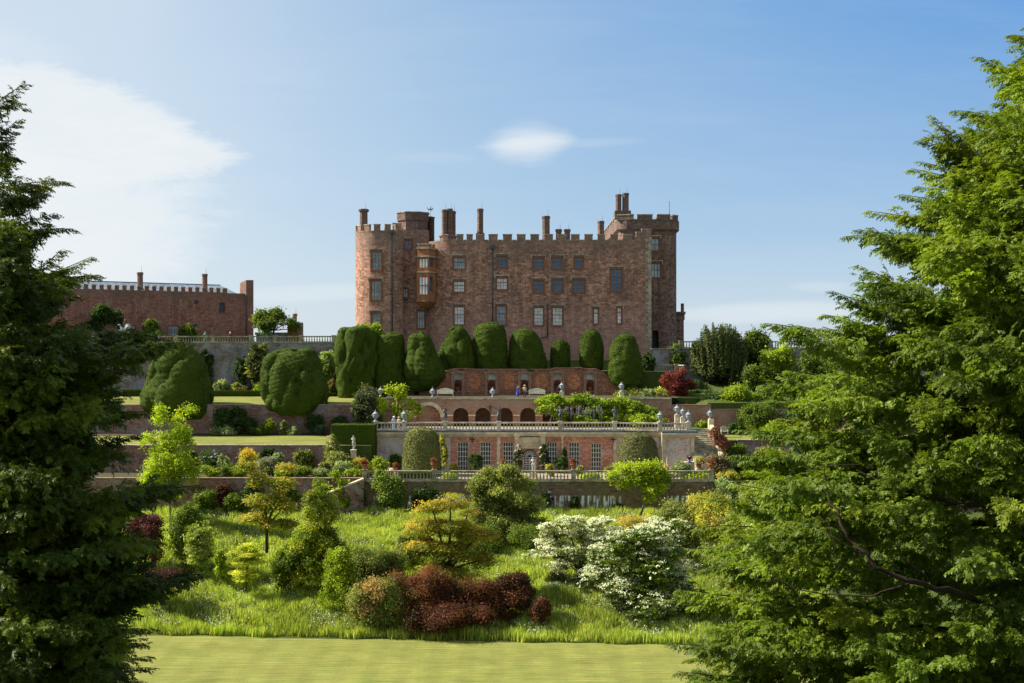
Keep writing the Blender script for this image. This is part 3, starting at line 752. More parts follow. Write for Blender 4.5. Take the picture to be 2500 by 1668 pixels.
for c, h in zip(cent, hn):
    fr = npth.frame((h[0]+h[1])/2); w = MB()
    b = MB(); b.lbox(fr, -.6, .6, -.85, -.8, h[2], h[3]); b.build('niche_back', M['plaster'], nw); b = MB(); b.lbox(fr, -.62, .62, 0, .05, Z(927.5, DN), Z(913, DN)); b.build('plaster_head', M['plaster'], nw)
    for s_ in (-1, 1):
        w.lbox(fr, s_*.82-.17, s_*.82+.17, 0, .16, T3, Z(915, DN)); w.lbox(fr, s_*.82-.22, s_*.82+.22, 0, .22, Z(915, DN), Z(912, DN)); w.lbox(fr, s_*.82-.24, s_*.82+.24, 0, .24, T3, T3+.9)
    w.lbox(fr, -1.1, 1.1, 0, .3, Z(912, DN), Z(909.5, DN)); w.lbox(fr, -.62, .62, 0, .3, h[2]-.1, h[2])
    (ox_, oy_), _, _ = fr; z0 = Z(909.5, DN)
    pts = [(ox_-1.1, z0), (ox_+1.1, z0), (ox_, z0+.42)]
    w.face([(p[0], DN-.28, p[1]) for p in pts]); w.face([(pts[0][0], DN-.28, z0), (pts[2][0], DN-.28, pts[2][1]), (pts[2][0], DN+.1, pts[2][1]), (pts[0][0], DN+.1, z0)]); w.face([(pts[2][0], DN-.28, pts[2][1]), (pts[1][0], DN-.28, z0), (pts[1][0], DN+.1, z0), (pts[2][0], DN+.1, pts[2][1])])
    w.build('niche_surround', M['nichetrim'], nw)
for c in (1159, 1240, 1321, 1401):          # raised frames of the brick panels
    w = MB(); x = X(c, DN); hw_ = .98; z0, z1 = Z(951, DN), Z(911, DN)
    k = .1
    pl = [(-hw_*.55, z0), (hw_*.55, z0), (hw_*.62, z0+.35), (hw_, z0+.45), (hw_, z1-.45), (hw_*.62, z1-.35), (hw_*.5, z1), (-hw_*.5, z1), (-hw_*.62, z1-.35), (-hw_, z1-.45), (-hw_, z0+.45), (-hw_*.62, z0+.35)]
    cz = (z0+z1)/2
    for i in range(12):
        a, b = pl[i], pl[(i+1) % 12]
        def inn(p): return (p[0]*.88, cz+(p[1]-cz)*.93)
        ai, bi = inn(a), inn(b)
        w.hexa([(x+a[0], DN-.07, a[1]), (x+b[0], DN-.07, b[1]), (x+bi[0], DN-.07, bi[1]), (x+ai[0], DN-.07, ai[1]),
                (x+a[0], DN, a[1]), (x+b[0], DN, b[1]), (x+bi[0], DN, bi[1]), (x+ai[0], DN, ai[1])])
    w.build('panel_frame', M['nichetrim'], nw)
    w = MB(); w.face([(x+p[0]*.88, DN-.03, cz+(p[1]-cz)*.93) for p in pl]); w.build('brick_panel', M['panel'], nw)
w = MB()
for a, b in zip([985]+[c+15 for c in cent], [c-15 for c in cent]+[1590]): w.box(X(a, DN), X(b, DN), DN-.08, DN, Z(958, DN), Z(957, DN))
w.build('plinth_course', M['nichetrim'], nw)

# ================================================================== ARCADE (aviary loggia)
ar = thing('brick_arcade', 'red brick arcade of round arches behind the statue balustrade', 'arcade', (X(1250, 172), 172, T2))
DA = 172.0; apth = Path([(X(905, DA)+(X(1640, DA)-X(905, DA))*t, DA) for t in np.linspace(0, 1, 60)])
ha = []
def AH(x0, x1, ytop, dp):
    a, b = apth.ofpx(x0), apth.ofpx(x1); ha.append((a, b, T2-.01, Z(ytop, DA), (b-a)/2, dp))
AH(1017, 1075, 990, .5)
for a, b in ((1106, 1144), (1160, 1197), (1214, 1252), (1270, 1307), (1325, 1362), (1380, 1417), (1435, 1472), (1490, 1527)): AH(a, b, 996, 3.2)
w = MB(); ZT = Z(975, DA); wall_mesh(w, apth, 0, apth.L, T2-.2, ZT, ha, topth=.5)
w.build('wall', M['arcade'], ar)
w = MB(); w.lbox(apth.frame(apth.ofpx(1046)), -1.8, 1.8, -.62, -.5, T2, Z(988, DA)); w.build('blocked_arch', M['arcade'], ar)
w = MB(); w.box(X(1090, DA), X(1540, DA), DA+3.2, DA+3.4, T2, Z(985, DA)); w.build('back_wall', M['inner'], ar)
w = MB(); w.box(X(905, DA), X(1640, DA), DA-.16, DA+.6, ZT, Z(972, DA)); w.build('coping', M['coping'], ar)
w = MB()
for h in ha[1:]:
    for u in (h[0]-.45, h[1]+.45): pass
pc = [1152, 1205.5, 1261, 1316, 1371, 1426, 1481]
for p in [1098]+pc: w.box(X(p, DA)-.5, X(p, DA)+.5, DA-.1, DA+.0, Z(1016, DA), Z(1012.5, DA))
w.build('impost_course', M['cream'], ar)
w = MB(); a0 = ha[0]; r0 = (a0[1]-a0[0])/2; cx_ = X(1046, DA); cz_ = a0[3]-r0
for k in range(14):
    t0, t1 = math.pi*k/14, math.pi*(k+1)/14
    f0, f1 = (math.cos(t0), math.sin(t0)), (math.cos(t1), math.sin(t1))
    R1, R2 = r0, r0+.5
    q4 = [(cx_+R1*f0[0], cz_+R1*f0[1]), (cx_+R2*f0[0], cz_+R2*f0[1]), (cx_+R2*f1[0], cz_+R2*f1[1]), (cx_+R1*f1[0], cz_+R1*f1[1])]
    w.hexa([(p[0], DA-.06, p[1]) for p in q4]+[(p[0], DA-.0, p[1]) for p in q4])
w.build('arch_ring', M['cream'], ar)
w = MB(); w.tube([(X(1197, DA), DA-.15, T2), (X(1197, DA), DA-.15, Z(990, DA))], [.08, .08], 6); w.lbox(apth.frame(apth.ofpx(1197)), -.2, .2, .02, .3, Z(997, DA), Z(991, DA)); w.build('downpipe', M['pipe'], ar)

# ================================================================== ORANGERY
og = thing('orangery', 'limewashed brick orangery with tall white-framed windows and a pale stone doorway', 'building', (X(1290, 162), 162, T1))
DO = 162.0
opth = Path([(X(905, DO), DO), (X(1000, DO), DO), (X(1100, DO), DO), (X(1613, DO), DO), (X(1614, DO)+.01, DO-1.5), (X(1690, DO), DO-1.5), (X(1690, DO)+.01, DO+12)])
wo = [(1117,1143,1080,1150,4,6),(1173,1198,1080,1147,4,6),(1228,1253,1080,1147,4,6),(1335,1360,1081,1147,4,6),(1389,1414,1081,1147,4,6),(1443,1468,1083,1151,4,6)]
hO = [hole_px(opth, *a[:4], 0, .3) for a in wo]
hdoor = hole_px(opth, 1276, 1310, 1097, 1151, 0, .5); hdoor = (hdoor[0], hdoor[1], T1+.05, hdoor[3], (hdoor[1]-hdoor[0])/2, .5)
ue = opth.ofpx(1503)
w = MB(); wall_mesh(w, opth, opth.u[2], ue, T1-.3, Z(1056, DO), hO+[hdoor], step=2.0, topth=0)
w.build('wall', M['orangery'], og)
w = MB(); wall_mesh(w, opth, ue, opth.L, T1-.3, Z(1056, DO), (), step=1, topth=0); w.build('pale_wall_end', M['paleend'], og)
w = MB(); wall_mesh(w, opth, 0, opth.u[2], T1-.3, Z(1056, DO), (), step=1, topth=0); w.build('pale_wall_end', M['paleend'], og)
for a, h in zip(wo, hO): add_window(opth, h, og, a[4], a[5], 'darkglass', 'white', 0, False, bar=.065)
# door with fanlight
fr = opth.frame((hdoor[0]+hdoor[1])/2); hwid = (hdoor[1]-hdoor[0])/2
d = MB()
for x_ in (-hwid+.02, -.06, hwid-.14): d.lbox(fr, x_, x_+.12, -.3, -.2, T1, Z(1118, DO))
for k in range(6): z = T1+.3+(Z(1118, DO)-T1-.3)*k/5; d.lbox(fr, -hwid, hwid, -.29, -.21, z-.04, z+.04)
for x_ in (-hwid*.5, hwid*.5): d.lbox(fr, x_-.03, x_+.03, -.285, -.215, T1, Z(1118, DO))
door = d.build('door', M['white'], og)
g = MB(); g.lbox(fr, -hwid, hwid, -.5, -.32, T1, hdoor[3]); g.build('glass_pane', M['darkglass'], door)
fl = MB(); (ox_, oy_), _, _ = fr; zc = Z(1115, DO)
for k in range(9):
    a = math.pi*(k+.5)/9; r1 = hwid*.9
    fl.tube([(ox_+.25*math.cos(a), oy_+.2, zc+.25*math.sin(a)), (ox_+r1*.6*math.cos(a+.12), oy_+.2, zc+r1*.6*math.sin(a+.12)), (ox_+r1*math.cos(a), oy_+.2, zc+r1*.85*math.sin(a))], [.03, .05, .03], 5)
for rr_ in (.3, .55, .88):
    fl.tube([(ox_+hwid*rr_*math.cos(math.pi*k/12), oy_+.2, zc+hwid*rr_*.9*math.sin(math.pi*k/12)) for k in range(13)], [.035]*13, 5)
fl.build('fanlight_tracery', M['white'], og)
# doorcase: pilasters, frieze and brackets
w = MB(); zt = Z(1065, DO)
for c in (1262, 1325): w.lbox(opth.frame(opth.ofpx(c)), -.35, .35, 0, .3, T1, Z(1083, DO)); w.lbox(opth.frame(opth.ofpx(c)), -.32, .32, 0, .55, Z(1083, DO), zt); w.lbox(opth.frame(opth.ofpx(c)), -.45, .45, 0, .65, zt, Z(1057, DO))
fr2 = opth.frame(opth.ofpx(1293)); w.lbox(fr2, -1.37, 1.37, .0, .15, Z(1095, DO), zt); w.lbox(fr2, -1.35, 1.35, .15, .3, Z(1086, DO), Z(1083, DO)); w.lbox(fr2, -.95, .95, .15, .22, Z(1080, DO), Z(1068, DO))
w.build('stone_doorcase', M['cream'], og)
# cornice with dentils, lead flashing and roof slab
def strip(m, d0, d1, z0, z1, xa=905, xb=1613, xc=1690):
    m.box(X(xa, DO), X(xb, DO), DO-d1, DO+d0, z0, z1); m.box(X(xb, DO)+.002, X(xc, DO)+d1, DO-1.5-d1, DO+d0, z0-.001, z1+.001)
w = MB(); strip(w, .1, .15, Z(1066, DO)-.05, Z(1063, DO)); strip(w, .1, .4, Z(1063, DO), Z(1059, DO)); strip(w, .1, .55, Z(1059, DO), Z(1055, DO))
x = X(1085, DO)
while x < X(1612, DO): w.box(x, x+.14, DO-.3, DO-.15, Z(1065, DO), Z(1063, DO)); x += .3
w.build('cornice', M['cream'], og)
w = MB(); strip(w, .4, .5, Z(1055, DO), Z(1053, DO)+.1); w.build('lead_flashing', M['lead'], og)
for c, wd in ((1217, 9), (1373, 5), (1501, 8), (1612, 8)):
    z = T1; k = 0; w = MB()
    while z < Z(1067, DO)-.1:
        hw_ = wd/2*DO/F*(1.0 if k % 2 else .75); fr_ = opth.frame(opth.ofpx(c)) if c != 1612 else ((X(1611, DO), DO), (1, 0), (0, -1))
        w.lbox(fr_, -hw_, hw_, 0, .07, z, min(z+.33, Z(1067, DO))); z += .33; k += 1
    w.build('quoins', M['cream'], og)
w = MB()
for z_ in np.arange(T1, Z(1067, DO)-.3, .38): w.box(X(1614, DO)-.02, X(1614, DO)+.5, DO-1.57, DO-1.49, z_, z_+.38)
w.build('quoins', M['cream'], og); w = MB()
for z_ in np.arange(T1, Z(1067, DO)-.3, .38): w.box(X(1690, DO)-.45, X(1690, DO)+.05, DO-1.56, DO-1.2, z_, z_+.38)
w.build('quoins', M['cream'], og)
for c in (1153, 1497):
    w = MB(); fr_ = opth.frame(opth.ofpx(c)); z = Z(1073, DO); w.lbox(fr_, -.38, .38, .08, .15, z-.06, z+.06); w.lbox(fr_, -.06, .06, .08, .16, z-.45, z+.32); w.build('wall_tie_cross', M['iron'], og)

# ================================================================== GARDEN WALLS
def gwall(name, label, pts, zb, zt, mat, th=.5, cop='coping', cat='garden wall', cop_h=.12):
    p = Path(pts); o = thing(name, label, cat, (*p.at(p.L/2), zb)); w = MB()
    z0 = (lambda u: zt[0]+(zt[1]-zt[0])*u/p.L) if isinstance(zt, tuple) else (lambda u: zt)
    wall_mesh(w, p, 0, p.L, zb, z0, (), step=3, topth=th, back=True)
    w.build('wall', mat, o); c = MB()
    n = 12
    for i in range(n):
        a, b = p.L*i/n, p.L*(i+1)/n; (x0, y0), t, nn = p.frame(a+1e-3); (x1, y1), _, _ = p.frame(b-1e-3)
        def q(x, y, d, z): return (x+nn[0]*d, y+nn[1]*d, z)
        za, zb_ = z0(a), z0(b)
        c.hexa([q(x0,y0,.08,za),q(x1,y1,.08,zb_),q(x1,y1,-th-.05,zb_),q(x0,y0,-th-.05,za),q(x0,y0,.08,za+cop_h),q(x1,y1,.08,zb_+cop_h),q(x1,y1,-th-.05,zb_+cop_h),q(x0,y0,-th-.05,za+cop_h)])
    c.build('coping', M[cop], o); return o
xr_ = X(1742, 150)
gwall('lower_retaining_wall', 'long weathered brick wall streaked with white lime under the lowest balustrade', [(X(888, 150)+(xr_-X(888, 150))*t, 150) for t in np.linspace(0, 1, 30)], WB-1.5, T1+.02, M['lime'], cop='balstone')
gwall('lower_left_wall', 'low brick border wall left of the stone steps, below the flower border', [(X(-350, 150), 150), (X(884, 150), 150)], WB-1.5, T1L+.05, M['garden'], cop='nichetrim')
gwall('middle_left_wall', 'dark brick terrace wall under the sunlit grass strip, left', [(X(-350, 158), 158), (X(812, 158), 158)], T1L-.3, Z(1089, 158)+.03, M['garden'])
gwall('upper_left_wall', 'mottled brick terrace wall behind the shrub border, below the two big clipped yews', [(X(-150, 170), 170), (X(905, 170), 170)], Z(1062, 169)-.3, Z(990, 170)+.03, M['garden'])
gwall('high_terrace_wall', 'tall grey limewashed retaining wall carrying the top left balustrade', [(X(0, 187), 187), (X(905, 187), 187)], Z(967, 184)-1, TOP-.02, M['topwall'], cop='mossy')
gwall('castle_terrace_wall', 'short shaded rubble wall at the foot of the castle behind the yews', [(X(905, 187), 187.3), (X(1000, 190), 190)], NT_-1, Z(868, 189), M['topwall'], cop='mossy')
gwall('right_brick_wall', 'sunny orange brick garden wall right of the stone steps', [(X(1735, 172), 172), (X(2500, 172), 172)], Z(1062, 170)-.5, Z(1001, 172), M['arcade'], cop='nichetrim')
gwall('stair_head_wall', 'short red brick wall at the head of the stone steps', [(X(1641, 172), 172), (X(1736, 172), 172)], T2-.5, Z(990, 172), M['arcade'], cop='nichetrim')
gwall('far_right_terrace_wall', 'dark retaining wall under the skyline balustrade, right', [(X(1590, 190), 190), (X(2400, 190), 190)], Z(935, 190)-1, Z(852, 190)-.02, M['topwall'], cop='mossy')
gwall('lower_right_wall', 'low brick wall right of the lowest balustrade, half hidden by shrubs', [(X(1746, 150), 150), (X(2700, 150), 150)], WB-1.5, Z(1185, 150), M['garden'], cop='nichetrim')
gwall('right_lawn_wall', 'low stone edging wall of the small right-hand lawn', [(X(1800, 162), 162), (X(2600, 162), 162)], T1-.3, Z(1076, 162)+.02, M['garden'])
gwall('stair_flank_wall', 'sloping stone-capped wall beside the steps down to the meadow', [(X(800, 147.5), 147.5), (X(888, 149.2), 149.2)], WB-1.5, (Z(1207, 147.5), Z(1172, 149)), M['garden'], .4, 'cream', cop_h=.2)
gwall('orangery_stair_wall', 'sloping brick handrail wall by the pale orangery end', [(X(905, 160), 160), (X(955, 156), 156)], T1-.3, (Z(1122, 160), Z(1150, 156)), M['garden'], .4, 'cream', cop_h=.2)

# ================================================================== BALUSTRADES
bal_me = None
def baluster_mesh(h=.78, r=.1):
    w = MB(); w.lathe(0, 0, [(r*1.1, 0), (r*1.1, .08), (r*.55, .1), (r*.95, .24*h+.05), (r*1.05, .36*h), (r*.6, .6*h), (r*.42, .78*h), (r*.75, .84*h), (r*.5, .88*h), (r*1.05, .92*h), (r*1.05, h)], 8, True)
    return w
def balustrade(label, pts, z, piers, mat='balstone', h=1.1, sp=.40, group='balustrades along the terraces', pw=.55, slope=None):
    p = Path(pts); o = thing('balustrade', label, 'balustrade', (*p.at(p.L/2), z), group)
    zz = (lambda u: z+(slope or 0)*u/p.L)
    w = MB(); w2 = MB(); n = max(1, int(p.L/3))
    seg = []
    for i in range(len(p.u)-1):
        k = max(1, int((p.u[i+1]-p.u[i])/3))
        for j in range(k): seg.append((p.u[i]+(p.u[i+1]-p.u[i])*j/k, p.u[i]+(p.u[i+1]-p.u[i])*(j+1)/k))
    for a, b in seg:
        (x0, y0), (x1, y1) = p.at(a), p.at(b); _, t, nn = p.frame((a+b)/2)
        for (m_, lo, hi, d) in ((w, 0, .16, .2), (w2, h-.17, h, .2)):
            q = lambda x, y, dd, zq: (x+nn[0]*dd, y+nn[1]*dd, zq)
            m_.hexa([q(x0,y0,d,zz(a)+lo),q(x1,y1,d,zz(b)+lo),q(x1,y1,-d,zz(b)+lo),q(x0,y0,-d,zz(a)+lo),q(x0,y0,d,zz(a)+hi),q(x1,y1,d,zz(b)+hi),q(x1,y1,-d,zz(b)+hi),q(x0,y0,-d,zz(a)+hi)])
    w.build('plinth', M[mat], o); w2.build('handrail', M[mat], o)
    pu = [p.ofpx(q_) for q_ in piers]
    for u in pu:
        (x, y) = p.at(u); k = MB(); hw_ = pw/2; zb = zz(u)
        k.box(x-hw_, x+hw_, y-hw_, y+hw_, zb-.1, zb+h+.02); k.box(x-hw_-.06, x+hw_+.06, y-hw_-.06, y+hw_+.06, zb+h+.02, zb+h+.12); k.box(x-hw_-.05, x+hw_+.05, y-hw_-.05, y+hw_+.05, zb-.1, zb+.18)
        k.build('pier', M[mat], o)
    first = None; n = int(p.L/sp); cnt = 0; rest = []
    for i in range(n+1):
        u = p.L*(i+.5)/(n+1)
        if any(abs(u-v) < pw/2+.12 for v in pu): continue
        (x, y) = p.at(u); cnt += 1
        if cnt > 100: rest.append((x, y, zz(u)+.15)); continue
        if first is None:
            me = baluster_mesh(h-.32).build('baluster', M[mat]); first = me; first.parent = o
        else:
            first_c = first.copy(); COL.objects.link(first_c); first_c.parent = o; 
        ob_ = first if cnt == 1 else first_c
        ob_.location = (x-o.location.x, y-o.location.y, zz(u)+.15-o.location.z)
    if rest:
        k = MB()
        for x, y, zb in rest:
            k.lathe(x, y, [(.1, zb), (.06, zb+.1), (.1, zb+.28), (.05, zb+.6), (.1, zb+h-.32)], 6, True)
        tag(k.build('balusters', M[mat], o), kind='stuff')
    return o
TB = Z(1053, DO)+.1
balustrade('pale stone balustrade with lead statues along the orangery roof', [(X(912, DO), DO-.1), (X(1087, DO), DO-.1), (X(1501, DO), DO-.1), (X(1613, DO), DO-1.5), (X(1688, DO-1.5), DO-1.5)], TB, [917, 987, 1087, 1218, 1368, 1501, 1611, 1681], sp=.415)
balustrade('dark mossy stone balustrade on top of the lime-streaked wall', [(X(888, 150), 150.1), (X(1742, 150), 150.1)], T1+.14, [890, 1060, 1228, 1400, 1736], 'mossy', sp=.42, h=1.2)
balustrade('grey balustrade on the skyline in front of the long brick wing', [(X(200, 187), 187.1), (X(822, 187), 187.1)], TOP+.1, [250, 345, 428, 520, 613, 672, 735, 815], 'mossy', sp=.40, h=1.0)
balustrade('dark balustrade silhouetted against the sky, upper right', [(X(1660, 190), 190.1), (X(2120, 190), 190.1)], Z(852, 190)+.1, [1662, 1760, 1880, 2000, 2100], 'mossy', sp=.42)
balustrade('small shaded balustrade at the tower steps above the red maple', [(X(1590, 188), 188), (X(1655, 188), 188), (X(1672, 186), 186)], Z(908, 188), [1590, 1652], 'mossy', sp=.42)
gwall('tower_steps_wall', 'shaded stone base wall beneath the small tower balustrade', [(X(1588, 188), 188), (X(1660, 188), 188)], Z(965, 188), Z(909, 188), M['topwall'], cop='mossy')

# stone steps: right flight up to the statue terrace, steps by the tower
def steps(label, x0, x1, ya, za, yb, zb, n, mat, shift=0, cat='steps'):
    o = thing('stone_steps', label, cat, ((x0+x1)/2, ya, za), 'flights of garden steps')
    w = MB()
    for i in range(n):
        t0, t1 = i/n, (i+1)/n; s_ = shift*t0
        w.box(x0+s_, x1+s_, ya+(yb-ya)*t0, yb+.2, za+(zb-za)*t0+(.001 if i else 0)-(.6 if i == 0 else 0), za+(zb-za)*t1)
    w.build('treads', M[mat], o); return o
st = steps('broad stone staircase climbing right of the orangery', X(1692, 160), X(1752, 160), 154.5, T1, 166.5, T2+.02, 24, 'mossy', -.3)
w = MB()
for xs_, wd in ((X(1752, 160), .5),):
    a, b = (xs_, 154.5), (xs_-.3, 166.5)
    w.hexa([(xs_, 154.5, T1-.3), (xs_+wd, 154.5, T1-.3), (xs_+wd, 166.5, T1-.3), (xs_, 166.5, T1-.3), (xs_, 154.5, T1+.6), (xs_+wd, 154.5, T1+.6), (xs_+wd, 166.5, T2+.6), (xs_, 166.5, T2+.6)])
    w.box(xs_-.1, xs_+.6, 166.5, 167.3, T1, T2+1.3); w.box(xs_-.1, xs_+.6, 153.7, 154.5, T1, T1+1.1)
w.build('side_wall', M['cream'], st)
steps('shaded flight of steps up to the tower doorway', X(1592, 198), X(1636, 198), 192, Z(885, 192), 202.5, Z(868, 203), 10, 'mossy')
w = MB(); w.hexa([(X(1638, 194), 192, Z(885, 192)), (X(1645, 194), 192, Z(885, 192)), (X(1632, 202), 202, Z(870, 202)), (X(1626, 202), 202, Z(870, 202)), (X(1638, 194), 192, Z(878, 192)), (X(1645, 194), 192, Z(878, 192)), (X(1632, 202), 202, Z(846, 202)), (X(1626, 202), 202, Z(846, 202))])
o = w.build('sloping_parapet', M['mossy']); tag(o, 'slanting grey stone parapet beside the steps at the tower door', 'parapet')
gwall('tower_court_wall', 'shaded low wall closing the yard at the foot of the rear tower', [(X(1568, 191.5), 191.5), (X(1700, 191.5), 191.5)], Z(945, 190), Z(885, 192), M['topwall'], cop='mossy')

# ================================================================== URNS, POTS, BENCHES
def make_urn(label, loc, s=1.0):
    o = thing('garden_urn', label, 'urn', (0, 0, 0), 'lidded urns on piers and walls')
    w = MB(); w.lathe(0, 0, [(.2, 0), (.2, .08), (.09, .14), (.07, .24), (.14, .3), (.28, .42), (.33, .62), (.3, .8)], 12, True); w.build('bowl', M['urn'], o)
    w = MB(); w.lathe(0, 0, [(.3, .8), (.37, .82), (.37, .88), (.27, .9), (.2, 1.02), (.07, 1.12), (.05, 1.18), (.08, 1.22), (.03, 1.3), (0, 1.36)], 12, True); w.build('lid', M['urn'], o)
    for sx in (-1, 1):
        w = MB(); w.tube([(sx*.29, 0, .45), (sx*.42, 0, .55), (sx*.43, 0, .72), (sx*.32, 0, .78)], [.03, .035, .035, .03], 5); w.build('handle', M['urn'], o)
    o.location = loc; o.scale = (s,)*3; ORIG[o.name] = Vector(loc); return o
H = TB+1.22
urn0 = make_urn('grey lidded urn on the far left corner pier of the statue balustrade', (X(917, DO), DO-.1, H), 1.15)
yy = T3+.15
for lb, loc, s in [
 ('grey lidded urn on the second pier from the left, right of the corner urn', (X(987, DO), DO-.1, H), 1.15),
 ('grey lidded urn on the pier where the statue balustrade bends forward, right', (X(1611, 160.6), 160.5, H), 1.1),
 ('pale lidded urn at the right end of the statue balustrade, nearest the steps', (X(1681, 160.5), 160.5, H), 1.15),
 ('grey urn standing behind the balustrade end, beside the wisteria', (X(1653, 167), 167, T2+1.9), 1.1),
 ('smaller low-set urn between two urns behind the balustrade end', (X(1667, 166), 166, T2+1.65), .95),
 ('dark urn on the square pier at the head of the stone staircase', (X(1733, 167), 166.9, T2+1.3), 1.05),
 ('urn above the yellow-green tree, far left of the brick terrace edge', (X(929, 172), 172.3, yy+.1), 1.05),
 ('dark urn on the brick terrace edge just left of the white bench', (X(1056, 172), 172.3, yy), 1.05),
 ('pale urn on the brick terrace edge left of the two strollers', (X(1203, 172), 172.3, yy), 1.05),
 ('urn on the brick terrace edge at the left end of the wisteria', (X(1372, 172), 172.3, yy+.75), 1.05),
 ('urn on the brick terrace edge above the right part of the wisteria', (X(1518, 172), 172.3, yy+.75), 1.05)]:
    dup(urn0, loc, 0, lb, s)
for px in (1372, 1518):
    w = MB(); w.box(X(px, 172)-.3, X(px, 172)+.3, 172.1, 172.6, T3, yy+.75); tag(w.build('urn_pedestal', M['balstone']), 'square stone pedestal under the urn at the '+('left' if px < 1400 else 'right')+' part of the wisteria', 'pedestal', 'pedestals under the wisteria urns')
for px, y_, zt_ in ((1653, 167, 1.9), (1667, 166, 1.65)):
    w = MB(); w.box(X(px, y_)-.32, X(px, y_)+.32, y_-.3, y_+.3, T2, T2+zt_); tag(w.build('urn_pedestal', M['balstone']), 'stone pedestal under the '+('grey' if px < 1660 else 'smaller')+' urn behind the balustrade end', 'pedestal', 'pedestals behind the balustrade end')

def bench(label, x, y, z, wid=2.1, mat='benchpaint', rz=0):
    o = thing('garden_bench', label, 'bench', (x, y, z), 'garden benches')
    w = MB(); w.box(x-wid/2, x+wid/2, y-.55, y-.05, z+.42, z+.48); w.build('seat', M[mat], o)
    w = MB(); n = 18
    for i in range(n):
        a = -wid/2+wid*i/n; t = abs((a+wid/n/2)/(wid/2)); top = .86+.28*max(0, 1-t**1.5*1.1)
        w.box(x+a+.02, x+a+wid/n-.02, y-.04, y, z+.5, z+top)
        w.box(x+a, x+a+wid/n, y-.06, y+.02, z+top, z+top+.06)
    w.build('backrest', M[mat], o)
    for sx in (-1, 1):
        w = MB(); w.box(x+sx*(wid/2-.04)-.04, x+sx*(wid/2-.04)+.04, y-.58, y, z+.62, z+.68); w.build('armrest', M[mat], o)
        for dy in (-.54, -.04):
            w = MB(); w.box(x+sx*(wid/2-.04)-.035, x+sx*(wid/2-.04)+.035, y+dy-.035, y+dy+.035, z, z+(.62 if dy < -.1 else .9)); w.build('leg', M[mat], o)
    return o
bench('cream arched-back bench on the brick terrace, left of the strollers', X(1087, 173.5), 173.6, T3+.15, 2.3)
bench('cream arched-back bench on the brick terrace, right of the strollers', X(1311, 173.5), 173.6, T3+.15, 2.3)
bench('small pale bench against the orange brick wall, right of the steps', X(1768, 171), 171, ground(X(1768, 171), 170)+.0, 1.0)

def make_pot(label, loc, s=1.0, fol=None, seed=1):
    rng = np.random.default_rng(seed)
    o = thing('potted_plant', label, 'potted plant', (0, 0, 0), 'plants in terracotta pots')
    w = MB(); w.lathe(0, 0, [(.17, 0), (.2, .06), (.3, .52), (.35, .53), (.35, .62), (.28, .62), (.27, .5), (0, .5)], 12, True); w.build('pot', M['terra'], o)
    V, C = leaf_crown(rng, [((0, 0, .85), (.42, .42, .34))], 420, .13, fol, clump=14, csize=.12)
    np_mesh('foliage', V, C, 4, M['leaf'], o)
    o.location = loc; o.scale = (s,)*3; ORIG[o.name] = Vector(loc); return o

# ------------------------------------------------------------------ foliage kit
def unit(v): return v/np.maximum(np.linalg.norm(v, axis=1, keepdims=True), 1e-9)
def quads(rng, p, nrm, size, asp=.55, fold=0):
    n = len(p); r = rng.normal(size=(n, 3)); a = unit(np.cross(nrm, r)); b = np.cross(nrm, a)
    s = size*rng.uniform(.6, 1.35, (n, 1)); a = a*s*.5; b = b*s*.5*asp
    return np.stack([p-a, p-b*1.0+a*.1, p+a, p+b+a*.1], 1)
def pick(rng, pal, n):
    cs = np.array([c for c, _ in pal]); w = np.array([w for _, w in pal], float); w /= w.sum()
    return cs[rng.choice(len(cs), n, p=w)]
def leaf_crown(rng, blobs, n, leaf, pal, clump=24, csize=.35, flat=1.0, up=.4, shell=.55, jit=.16, lowcut=None):
    n = int(n*1.8); B = np.array([b[0] for b in blobs]); R = np.array([b[1] for b in blobs])
    wts = (R.prod(1))**(2/3); wts /= wts.sum()
    npf = int(len(B)*9) if len(B) > 1 else 16
    pi = rng.choice(len(B), npf, p=wts); pd = unit(rng.normal(size=(npf, 3))); pd[:, 2] = np.where((pd[:, 2] < -.3) & (rng.random(npf) < .6), -pd[:, 2], pd[:, 2])
    pr = np.maximum(R[pi]*rng.uniform(.26, .5, (npf, 1)), .12); pc = B[pi]+pd*(R[pi]-pr*.75)*rng.uniform(.6, 1.0, (npf, 1)); ptone = pick(rng, pal, npf); pb = rng.uniform(.72, 1.28, (npf, 1))
    k = max(1, n//clump); bi = rng.choice(npf, k, p=(pr.prod(1)**.667)/np.sum(pr.prod(1)**.667))
    d = unit(rng.normal(size=(k, 3))+pd[bi]*.5+np.array([0, 0, .25]))
    rad = rng.uniform(shell, 1.02, (k, 1))**.6
    c = pc[bi]+d*pr[bi]*rad
    leaf = leaf*1.25; csize = csize*.62
    col = np.where(rng.random((k, 1)) < .55, ptone[bi], pick(rng, pal, k))*pb[bi]*rng.uniform(1-jit, 1+jit, (k, 1))
    cs = csize*rng.uniform(.6, 1.4, (k, 1))
    p = np.repeat(c, clump, 0)+rng.normal(size=(k*clump, 3))*np.repeat(cs, clump, 0)*np.array([1, 1, flat])
    nr = unit(np.repeat(d, clump, 0)*.5+rng.normal(size=(k*clump, 3))*.65+np.array([0, 0, up]))
    cc = np.repeat(col, clump, 0)*rng.uniform(1-jit, 1+jit, (k*clump, 1))
    V = quads(rng, p, nr, leaf)
    return V, np.repeat(cc, 4, 0)
